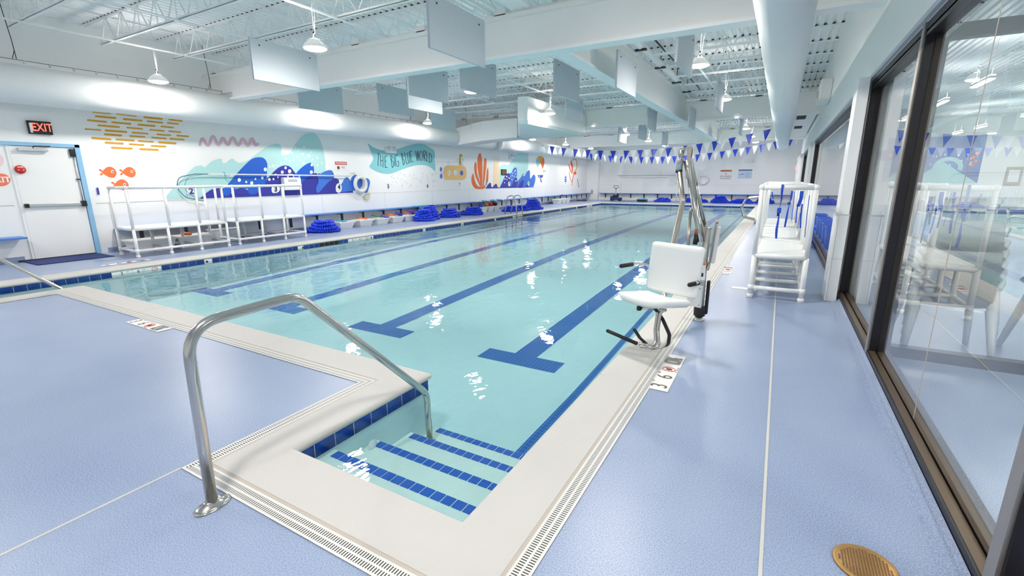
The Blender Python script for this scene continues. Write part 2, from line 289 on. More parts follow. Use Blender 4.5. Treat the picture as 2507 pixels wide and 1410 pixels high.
# mural outlines on the left wall: flat lists of y, z in metres
MURAL=[
('painted_dashes','rows of mustard yellow dashes painted on the wall above the fish',[('mustard',1,[4.507,2.873,4.656,2.873,4.809,2.875,4.814,2.876,4.818,2.88,4.82,2.885,4.82,2.89,4.818,2.894,4.814,2.895,4.661,2.893,4.511,2.893,4.507,2.892,4.503,2.888,4.501,2.883,4.501,2.878,4.503,2.875]),('mustard',1,[4.913,2.883,5.085,2.877,5.262,2.873,5.267,2.875,5.271,2.879,5.274,2.884,5.274,2.889,5.271,2.893,5.267,2.895,5.09,2.898,4.919,2.903,4.914,2.902,4.91,2.898,4.907,2.893,4.907,2.888,4.909,2.884]),('mustard',1,[5.414,2.863,5.583,2.861,5.758,2.861,5.769,2.864,5.777,2.871,5.783,2.882,5.783,2.893,5.777,2.9,5.768,2.903,5.594,2.903,5.424,2.904,5.414,2.901,5.406,2.894,5.401,2.883,5.401,2.873,5.405,2.866]),('mustard',1,[5.908,2.866,6.041,2.862,6.177,2.859,6.185,2.861,6.193,2.868,6.198,2.877,6.198,2.885,6.193,2.892,6.186,2.895,6.05,2.897,5.917,2.901,5.909,2.899,5.901,2.892,5.897,2.884,5.897,2.875,5.901,2.869]),('mustard',1,[4.544,2.79,4.706,2.788,4.873,2.788,4.882,2.791,4.89,2.798,4.895,2.808,4.895,2.818,4.89,2.825,4.883,2.828,4.716,2.827,4.554,2.829,4.545,2.826,4.538,2.819,4.533,2.81,4.533,2.8,4.537,2.793]),('mustard',1,[5.021,2.783,5.183,2.781,5.349,2.781,5.359,2.784,5.367,2.792,5.372,2.802,5.372,2.812,5.367,2.82,5.359,2.822,5.193,2.822,5.031,2.823,5.022,2.82,5.014,2.813,5.009,2.803,5.009,2.793,5.014,2.786]),('mustard',1,[5.463,2.785,5.607,2.782,5.755,2.781,5.764,2.784,5.771,2.79,5.775,2.798,5.775,2.807,5.771,2.813,5.764,2.816,5.616,2.816,5.471,2.818,5.463,2.816,5.456,2.81,5.452,2.802,5.452,2.793,5.456,2.787]),('mustard',1,[5.868,2.789,5.974,2.785,6.082,2.784,6.091,2.786,6.098,2.792,6.103,2.801,6.103,2.81,6.098,2.817,6.091,2.819,5.983,2.82,5.877,2.824,5.868,2.822,5.861,2.815,5.857,2.807,5.856,2.798,5.86,2.792]),('mustard',1,[4.399,2.7,4.547,2.696,4.7,2.693,4.709,2.696,4.716,2.703,4.721,2.712,4.721,2.722,4.717,2.729,4.71,2.732,4.557,2.734,4.408,2.738,4.4,2.735,4.393,2.729,4.388,2.719,4.388,2.71,4.392,2.703]),('mustard',1,[4.802,2.697,4.962,2.694,5.127,2.693,5.136,2.696,5.144,2.703,5.149,2.714,5.149,2.724,5.144,2.731,5.136,2.734,4.972,2.734,4.812,2.736,4.803,2.733,4.795,2.726,4.791,2.716,4.791,2.707,4.795,2.699]),('mustard',1,[5.274,2.693,5.43,2.69,5.59,2.69,5.6,2.693,5.609,2.701,5.614,2.711,5.614,2.722,5.609,2.729,5.6,2.732,5.44,2.732,5.284,2.734,5.275,2.731,5.267,2.724,5.262,2.713,5.262,2.703,5.266,2.696]),('mustard',1,[5.724,2.698,5.844,2.695,5.967,2.694,5.976,2.696,5.983,2.703,5.988,2.712,5.988,2.72,5.983,2.727,5.976,2.729,5.853,2.73,5.732,2.732,5.724,2.73,5.717,2.724,5.712,2.715,5.712,2.707,5.716,2.7]),('mustard',1,[4.556,2.614,4.729,2.61,4.908,2.608,4.917,2.611,4.925,2.618,4.929,2.628,4.929,2.638,4.925,2.645,4.917,2.648,4.739,2.649,4.566,2.652,4.557,2.65,4.55,2.643,4.545,2.633,4.545,2.624,4.549,2.616]),('mustard',1,[5.056,2.615,5.194,2.612,5.335,2.611,5.343,2.613,5.35,2.619,5.354,2.627,5.354,2.635,5.35,2.642,5.343,2.644,5.202,2.645,5.064,2.648,5.057,2.646,5.05,2.64,5.046,2.632,5.046,2.624,5.05,2.618]),('mustard',1,[4.329,2.524,4.451,2.524,4.576,2.525,4.583,2.527,4.589,2.533,4.593,2.541,4.593,2.549,4.589,2.554,4.583,2.556,4.458,2.555,4.336,2.555,4.33,2.553,4.324,2.547,4.32,2.54,4.32,2.532,4.324,2.526]),('mustard',1,[4.664,2.521,4.841,2.518,5.024,2.517,5.033,2.52,5.041,2.527,5.046,2.537,5.045,2.548,5.041,2.555,5.033,2.558,4.85,2.558,4.673,2.56,4.664,2.558,4.657,2.551,4.652,2.541,4.652,2.531,4.656,2.524]),('mustard',1,[5.141,2.519,5.281,2.516,5.425,2.516,5.433,2.518,5.44,2.524,5.444,2.533,5.444,2.541,5.439,2.547,5.432,2.549,5.289,2.55,5.149,2.552,5.141,2.55,5.134,2.544,5.13,2.536,5.13,2.527,5.134,2.521]),('mustard',1,[5.483,2.606,5.62,2.603,5.76,2.601,5.768,2.604,5.775,2.61,5.779,2.618,5.779,2.627,5.775,2.633,5.768,2.636,5.628,2.637,5.492,2.64,5.484,2.638,5.477,2.632,5.472,2.624,5.472,2.615,5.476,2.609]),('mustard',1,[5.868,2.605,5.984,2.602,6.103,2.601,6.112,2.604,6.12,2.61,6.124,2.619,6.124,2.628,6.119,2.634,6.111,2.637,5.993,2.637,5.876,2.64,5.868,2.638,5.86,2.631,5.856,2.623,5.856,2.614,5.86,2.608]),('mustard',1,[4.635,2.441,4.776,2.439,4.921,2.439,4.93,2.442,4.938,2.449,4.942,2.459,4.942,2.469,4.938,2.476,4.93,2.479,4.785,2.479,4.644,2.48,4.635,2.478,4.628,2.471,4.623,2.461,4.623,2.451,4.628,2.444]),('mustard',1,[5.082,2.44,5.215,2.44,5.352,2.442,5.36,2.444,5.367,2.451,5.37,2.459,5.37,2.467,5.366,2.474,5.359,2.476,5.222,2.473,5.089,2.473,5.082,2.471,5.075,2.465,5.072,2.457,5.072,2.448,5.076,2.442]),('mustard',1,[5.613,2.515,5.744,2.514,5.878,2.516,5.887,2.518,5.894,2.525,5.898,2.533,5.898,2.542,5.893,2.548,5.885,2.551,5.752,2.549,5.621,2.549,5.612,2.547,5.605,2.541,5.601,2.532,5.602,2.524,5.606,2.518]),('mustard',1,[6.022,2.52,6.142,2.518,6.265,2.518,6.274,2.52,6.281,2.527,6.286,2.536,6.285,2.545,6.28,2.552,6.272,2.554,6.15,2.554,6.031,2.556,6.022,2.553,6.014,2.547,6.01,2.538,6.01,2.529,6.015,2.523]),('mustard',1,[4.411,2.351,4.562,2.347,4.717,2.346,4.726,2.348,4.734,2.355,4.738,2.365,4.738,2.375,4.733,2.382,4.726,2.385,4.57,2.386,4.419,2.389,4.411,2.386,4.404,2.38,4.399,2.37,4.399,2.36,4.403,2.353]),('mustard',1,[4.821,2.35,4.973,2.347,5.13,2.347,5.139,2.35,5.147,2.357,5.152,2.367,5.152,2.378,5.147,2.385,5.139,2.388,4.982,2.388,4.83,2.389,4.821,2.387,4.813,2.38,4.809,2.37,4.809,2.36,4.813,2.352]),('mustard',1,[5.228,2.347,5.363,2.345,5.5,2.345,5.508,2.347,5.515,2.353,5.519,2.362,5.519,2.37,5.515,2.377,5.508,2.379,5.37,2.379,5.236,2.381,5.228,2.379,5.221,2.373,5.217,2.364,5.217,2.356,5.221,2.35]),('mustard',1,[5.497,2.438,5.635,2.436,5.776,2.437,5.785,2.439,5.792,2.446,5.796,2.454,5.796,2.463,5.791,2.469,5.784,2.471,5.642,2.471,5.505,2.472,5.496,2.469,5.489,2.463,5.486,2.455,5.486,2.446,5.49,2.44]),('mustard',1,[5.866,2.438,6.007,2.437,6.152,2.437,6.161,2.44,6.169,2.446,6.173,2.455,6.173,2.464,6.168,2.471,6.16,2.473,6.015,2.472,5.874,2.473,5.865,2.47,5.858,2.464,5.854,2.455,5.854,2.447,5.858,2.44]),('mustard',1,[4.619,2.27,4.766,2.269,4.918,2.269,4.927,2.272,4.935,2.279,4.939,2.289,4.939,2.299,4.934,2.307,4.926,2.309,4.774,2.308,4.627,2.309,4.618,2.307,4.611,2.299,4.606,2.29,4.607,2.28,4.611,2.273]),('mustard',1,[5.046,2.269,5.172,2.267,5.302,2.266,5.31,2.268,5.317,2.275,5.32,2.283,5.32,2.291,5.316,2.298,5.309,2.3,5.179,2.3,5.053,2.302,5.046,2.3,5.039,2.294,5.035,2.286,5.035,2.277,5.039,2.271]),('mustard',1,[5.626,2.341,5.791,2.337,5.96,2.335,5.971,2.338,5.98,2.346,5.985,2.357,5.985,2.368,5.979,2.376,5.969,2.379,5.8,2.38,5.636,2.383,5.626,2.381,5.617,2.373,5.612,2.362,5.612,2.352,5.617,2.344]),('mustard',1,[5.46,2.257,5.597,2.255,5.739,2.255,5.747,2.258,5.754,2.264,5.758,2.273,5.758,2.282,5.753,2.288,5.746,2.29,5.605,2.29,5.467,2.291,5.459,2.289,5.452,2.283,5.448,2.275,5.448,2.266,5.452,2.26]),('mustard',1,[4.713,2.175,4.888,2.174,5.068,2.174,5.078,2.177,5.086,2.184,5.09,2.195,5.09,2.205,5.085,2.212,5.077,2.215,4.896,2.214,4.721,2.215,4.712,2.212,4.705,2.205,4.7,2.195,4.701,2.185,4.705,2.178]),('mustard',1,[5.226,2.17,5.394,2.169,5.568,2.169,5.578,2.172,5.587,2.18,5.591,2.19,5.591,2.201,5.585,2.209,5.576,2.212,5.403,2.211,5.234,2.212,5.224,2.209,5.216,2.201,5.212,2.191,5.212,2.181,5.217,2.173])]),
('painted_fish','orange fish on the white wall, left one of the upper pair',[('fishorange',1,[4.463,1.685,4.471,1.705,4.49,1.725,4.511,1.743,4.53,1.762,4.55,1.779,4.571,1.791,4.594,1.798,4.619,1.799,4.641,1.795,4.662,1.784,4.681,1.766,4.696,1.746,4.706,1.725,4.712,1.701,4.713,1.677,4.708,1.652,4.699,1.628,4.687,1.607,4.672,1.591,4.654,1.578,4.634,1.571,4.614,1.57,4.592,1.574,4.571,1.582,4.55,1.593,4.529,1.609,4.509,1.626,4.489,1.644,4.471,1.665]),('fishorange',1,[4.469,1.686,4.462,1.687,4.452,1.694,4.443,1.702,4.435,1.706,4.428,1.71,4.422,1.715,4.419,1.722,4.418,1.73,4.419,1.737,4.425,1.742,4.435,1.747,4.444,1.748,4.452,1.745,4.461,1.738,4.468,1.729,4.471,1.714,4.472,1.697]),('fishorange',1,[4.468,1.675,4.47,1.667,4.469,1.654,4.467,1.642,4.461,1.633,4.453,1.625,4.445,1.62,4.437,1.617,4.43,1.617,4.424,1.62,4.421,1.625,4.42,1.633,4.421,1.641,4.427,1.649,4.435,1.657,4.443,1.663,4.452,1.67,4.461,1.675]),('white',2,[4.667,1.699,4.663,1.687,4.656,1.677,4.647,1.67,4.636,1.668,4.627,1.67,4.62,1.677,4.616,1.687,4.616,1.698,4.62,1.71,4.627,1.72,4.636,1.727,4.646,1.729,4.656,1.727,4.663,1.72,4.667,1.71]),('ink',3,[4.655,1.696,4.653,1.69,4.65,1.686,4.646,1.683,4.641,1.682,4.637,1.683,4.633,1.686,4.632,1.69,4.632,1.696,4.633,1.701,4.637,1.705,4.641,1.708,4.646,1.71,4.65,1.709,4.653,1.706,4.655,1.701])]),
('painted_fish','orange fish on the white wall, right one of the upper pair',[('fishorange',1,[4.814,1.689,4.823,1.709,4.842,1.728,4.862,1.746,4.881,1.763,4.901,1.78,4.922,1.792,4.945,1.798,4.969,1.8,4.992,1.796,5.013,1.784,5.032,1.767,5.047,1.748,5.057,1.727,5.063,1.704,5.064,1.681,5.06,1.657,5.051,1.634,5.039,1.613,5.024,1.598,5.006,1.585,4.987,1.578,4.966,1.577,4.945,1.581,4.923,1.589,4.902,1.6,4.881,1.615,4.862,1.631,4.841,1.65,4.823,1.67]),('fishorange',1,[4.821,1.689,4.814,1.69,4.804,1.698,4.794,1.705,4.787,1.709,4.779,1.713,4.774,1.718,4.771,1.725,4.769,1.732,4.771,1.739,4.777,1.744,4.786,1.749,4.795,1.75,4.804,1.747,4.813,1.741,4.819,1.732,4.822,1.717,4.823,1.7]),('fishorange',1,[4.819,1.679,4.822,1.671,4.821,1.658,4.819,1.647,4.813,1.638,4.805,1.631,4.797,1.626,4.79,1.623,4.782,1.623,4.777,1.626,4.774,1.631,4.772,1.639,4.774,1.647,4.779,1.654,4.787,1.662,4.795,1.668,4.804,1.674,4.813,1.679]),('white',2,[5.018,1.702,5.015,1.691,5.007,1.681,4.998,1.675,4.988,1.672,4.978,1.675,4.971,1.681,4.967,1.69,4.967,1.702,4.971,1.713,4.978,1.723,4.987,1.729,4.997,1.732,5.007,1.729,5.014,1.723,5.018,1.714]),('ink',3,[5.006,1.699,5.005,1.694,5.001,1.69,4.997,1.687,4.992,1.686,4.988,1.687,4.985,1.69,4.983,1.694,4.983,1.699,4.985,1.704,4.988,1.709,4.992,1.712,4.997,1.713,5.001,1.712,5.004,1.709,5.006,1.705])]),
('painted_fish','orange fish below the other two, behind the rail',[('fishorange',1,[4.631,1.423,4.64,1.443,4.659,1.462,4.681,1.481,4.7,1.499,4.721,1.516,4.743,1.528,4.767,1.535,4.792,1.536,4.815,1.531,4.837,1.519,4.857,1.5,4.873,1.48,4.883,1.457,4.889,1.433,4.89,1.408,4.886,1.383,4.877,1.358,4.864,1.337,4.848,1.32,4.829,1.308,4.809,1.301,4.788,1.3,4.766,1.305,4.744,1.313,4.722,1.326,4.7,1.342,4.68,1.36,4.659,1.38,4.639,1.401]),('fishorange',1,[4.638,1.422,4.631,1.424,4.62,1.432,4.61,1.44,4.602,1.444,4.595,1.449,4.589,1.454,4.586,1.461,4.584,1.469,4.586,1.476,4.592,1.482,4.602,1.486,4.611,1.487,4.62,1.484,4.629,1.477,4.636,1.467,4.639,1.452,4.64,1.434]),('fishorange',1,[4.636,1.411,4.639,1.403,4.638,1.39,4.635,1.378,4.629,1.368,4.621,1.361,4.613,1.355,4.605,1.353,4.597,1.353,4.592,1.356,4.588,1.362,4.587,1.37,4.588,1.378,4.594,1.386,4.602,1.394,4.611,1.4,4.62,1.406,4.629,1.411]),('white',2,[4.843,1.431,4.839,1.419,4.831,1.409,4.822,1.403,4.811,1.4,4.801,1.403,4.794,1.41,4.79,1.42,4.79,1.432,4.794,1.444,4.801,1.454,4.811,1.461,4.821,1.463,4.831,1.46,4.839,1.454,4.843,1.443]),('ink',3,[4.83,1.429,4.828,1.423,4.825,1.419,4.821,1.416,4.816,1.415,4.811,1.416,4.808,1.419,4.806,1.424,4.806,1.429,4.808,1.434,4.811,1.439,4.816,1.442,4.82,1.443,4.825,1.442,4.828,1.439,4.83,1.434])]),
('painted_squiggle','dusty pink zigzag squiggle left of the tall wave',[('pink',1,[6.533,2.347,6.544,2.374,6.482,2.387,6.472,2.361]),('pink',1.04,[6.544,2.374,6.56,2.413,6.497,2.427,6.482,2.387]),('pink',1.08,[6.56,2.413,6.576,2.453,6.517,2.472,6.497,2.427]),('pink',1.12,[6.576,2.453,6.59,2.477,6.542,2.514,6.517,2.472]),('pink',1.16,[6.59,2.477,6.574,2.475,6.597,2.543,6.542,2.514]),('pink',1.2,[6.574,2.475,6.575,2.468,6.635,2.513,6.597,2.543]),('pink',1.24,[6.575,2.468,6.594,2.428,6.657,2.467,6.635,2.513]),('pink',1.28,[6.594,2.428,6.616,2.378,6.679,2.418,6.657,2.467]),('pink',1.32,[6.616,2.378,6.643,2.332,6.698,2.384,6.679,2.418]),('pink',1.36,[6.643,2.332,6.699,2.313,6.691,2.378,6.698,2.384]),('pink',1.4,[6.699,2.313,6.751,2.36,6.695,2.389,6.691,2.378]),('pink',1.44,[6.751,2.36,6.785,2.425,6.723,2.443,6.695,2.389]),('pink',1.48,[6.785,2.425,6.816,2.493,6.754,2.512,6.723,2.443]),('pink',1.52,[6.816,2.493,6.843,2.545,6.788,2.575,6.754,2.512]),('pink',1.56,[6.843,2.545,6.84,2.552,6.846,2.621,6.788,2.575]),('pink',1.6,[6.84,2.552,6.834,2.545,6.897,2.589,6.846,2.621]),('pink',1.64,[6.834,2.545,6.852,2.498,6.92,2.533,6.897,2.589]),('pink',1.68,[6.852,2.498,6.871,2.436,6.939,2.469,6.92,2.533]),('pink',1.72,[6.871,2.436,6.892,2.377,6.957,2.419,6.939,2.469]),('pink',1.76,[6.892,2.377,6.933,2.338,6.959,2.408,6.957,2.419]),('pink',1.8,[6.933,2.338,6.997,2.37,6.946,2.409,6.959,2.408]),('pink',1.84,[6.997,2.37,7.03,2.422,6.968,2.446,6.946,2.409]),('pink',1.88,[7.03,2.422,7.058,2.477,6.996,2.5,6.968,2.446]),('pink',1.92,[7.058,2.477,7.082,2.518,7.027,2.553,6.996,2.5]),('pink',1.96,[7.082,2.518,7.076,2.521,7.083,2.592,7.027,2.553]),('pink',2,[7.076,2.521,7.07,2.516,7.133,2.565,7.083,2.592]),('pink',2.04,[7.07,2.516,7.087,2.481,7.156,2.519,7.133,2.565]),('pink',2.08,[7.087,2.481,7.106,2.431,7.175,2.47,7.156,2.519]),('pink',2.12,[7.106,2.431,7.13,2.385,7.192,2.434,7.175,2.47]),('pink',2.16,[7.13,2.385,7.182,2.358,7.187,2.429,7.192,2.434]),('pink',2.2,[7.182,2.358,7.239,2.397,7.184,2.434,7.187,2.429]),('pink',2.24,[7.239,2.397,7.274,2.451,7.21,2.476,7.184,2.434]),('pink',2.28,[7.274,2.451,7.305,2.508,7.242,2.533,7.21,2.476]),('pink',2.32,[7.305,2.508,7.331,2.548,7.277,2.587,7.242,2.533]),('pink',2.36,[7.331,2.548,7.325,2.552,7.34,2.624,7.277,2.587]),('pink',2.4,[7.325,2.552,7.324,2.544,7.39,2.593,7.34,2.624]),('pink',2.44,[7.324,2.544,7.344,2.503,7.416,2.541,7.39,2.593]),('pink',2.48,[7.344,2.503,7.366,2.446,7.438,2.484,7.416,2.541]),('pink',2.52,[7.366,2.446,7.391,2.393,7.458,2.44,7.438,2.484]),('pink',2.56,[7.391,2.393,7.439,2.359,7.46,2.432,7.458,2.44]),('pink',2.6,[7.439,2.359,7.504,2.39,7.452,2.434,7.46,2.432]),('pink',2.64,[7.504,2.39,7.541,2.441,7.477,2.47,7.452,2.434]),('pink',2.68,[7.541,2.441,7.573,2.494,7.508,2.522,7.477,2.47]),('pink',2.72,[7.573,2.494,7.599,2.532,7.544,2.573,7.508,2.522]),('pink',2.76,[7.599,2.532,7.593,2.535,7.605,2.609,7.544,2.573]),('pink',2.8,[7.593,2.535,7.59,2.53,7.657,2.58,7.605,2.609]),('pink',2.84,[7.59,2.53,7.609,2.493,7.682,2.532,7.657,2.58]),('pink',2.88,[7.609,2.493,7.629,2.442,7.703,2.481,7.682,2.532]),('pink',2.92,[7.629,2.442,7.653,2.395,7.722,2.445,7.703,2.481]),('pink',2.96,[7.653,2.395,7.707,2.366,7.714,2.44,7.722,2.445]),('pink',3,[7.707,2.366,7.767,2.405,7.706,2.442,7.714,2.44]),('pink',3.04,[7.767,2.405,7.8,2.459,7.73,2.482,7.706,2.442]),('pink',3.08,[7.8,2.459,7.829,2.515,7.758,2.537,7.73,2.482]),('pink',3.12,[7.829,2.515,7.853,2.558,7.788,2.59,7.758,2.537]),('pink',3.16,[7.853,2.558,7.846,2.56,7.841,2.632,7.788,2.59]),('pink',3.2,[7.846,2.56,7.828,2.559,7.898,2.609,7.841,2.632]),('pink',3.24,[7.828,2.559,7.841,2.531,7.918,2.567,7.898,2.609]),('pink',3.28,[7.841,2.531,7.855,2.487,7.933,2.521,7.918,2.567]),('pink',3.32,[7.855,2.487,7.869,2.443,7.946,2.481,7.933,2.521]),('pink',3.36,[7.869,2.443,7.889,2.409,7.955,2.464,7.946,2.481]),('pink',3.4,[7.889,2.409,7.928,2.392,7.949,2.468,7.955,2.464]),('pink',3.44,[7.928,2.392,7.968,2.401,7.944,2.468,7.949,2.468]),('pink',3.48,[7.968,2.401,7.993,2.416,7.951,2.473,7.944,2.468]),('pink',3.52,[7.993,2.416,8.008,2.428,7.964,2.484,7.951,2.473]),('pink',3.56,[8.008,2.428,8.016,2.433,7.977,2.492,7.964,2.484]),('pink',0.95,[6.536,2.356,6.529,2.339,6.515,2.325,6.497,2.32,6.481,2.324,6.471,2.335,6.469,2.352,6.476,2.369,6.49,2.383,6.507,2.388,6.523,2.385,6.534,2.373]),('pink',0.9,[8.037,2.465,8.029,2.446,8.012,2.431,7.991,2.425,7.971,2.429,7.958,2.441,7.955,2.46,7.963,2.479,7.98,2.494,8.001,2.5,8.021,2.496,8.034,2.484])]),
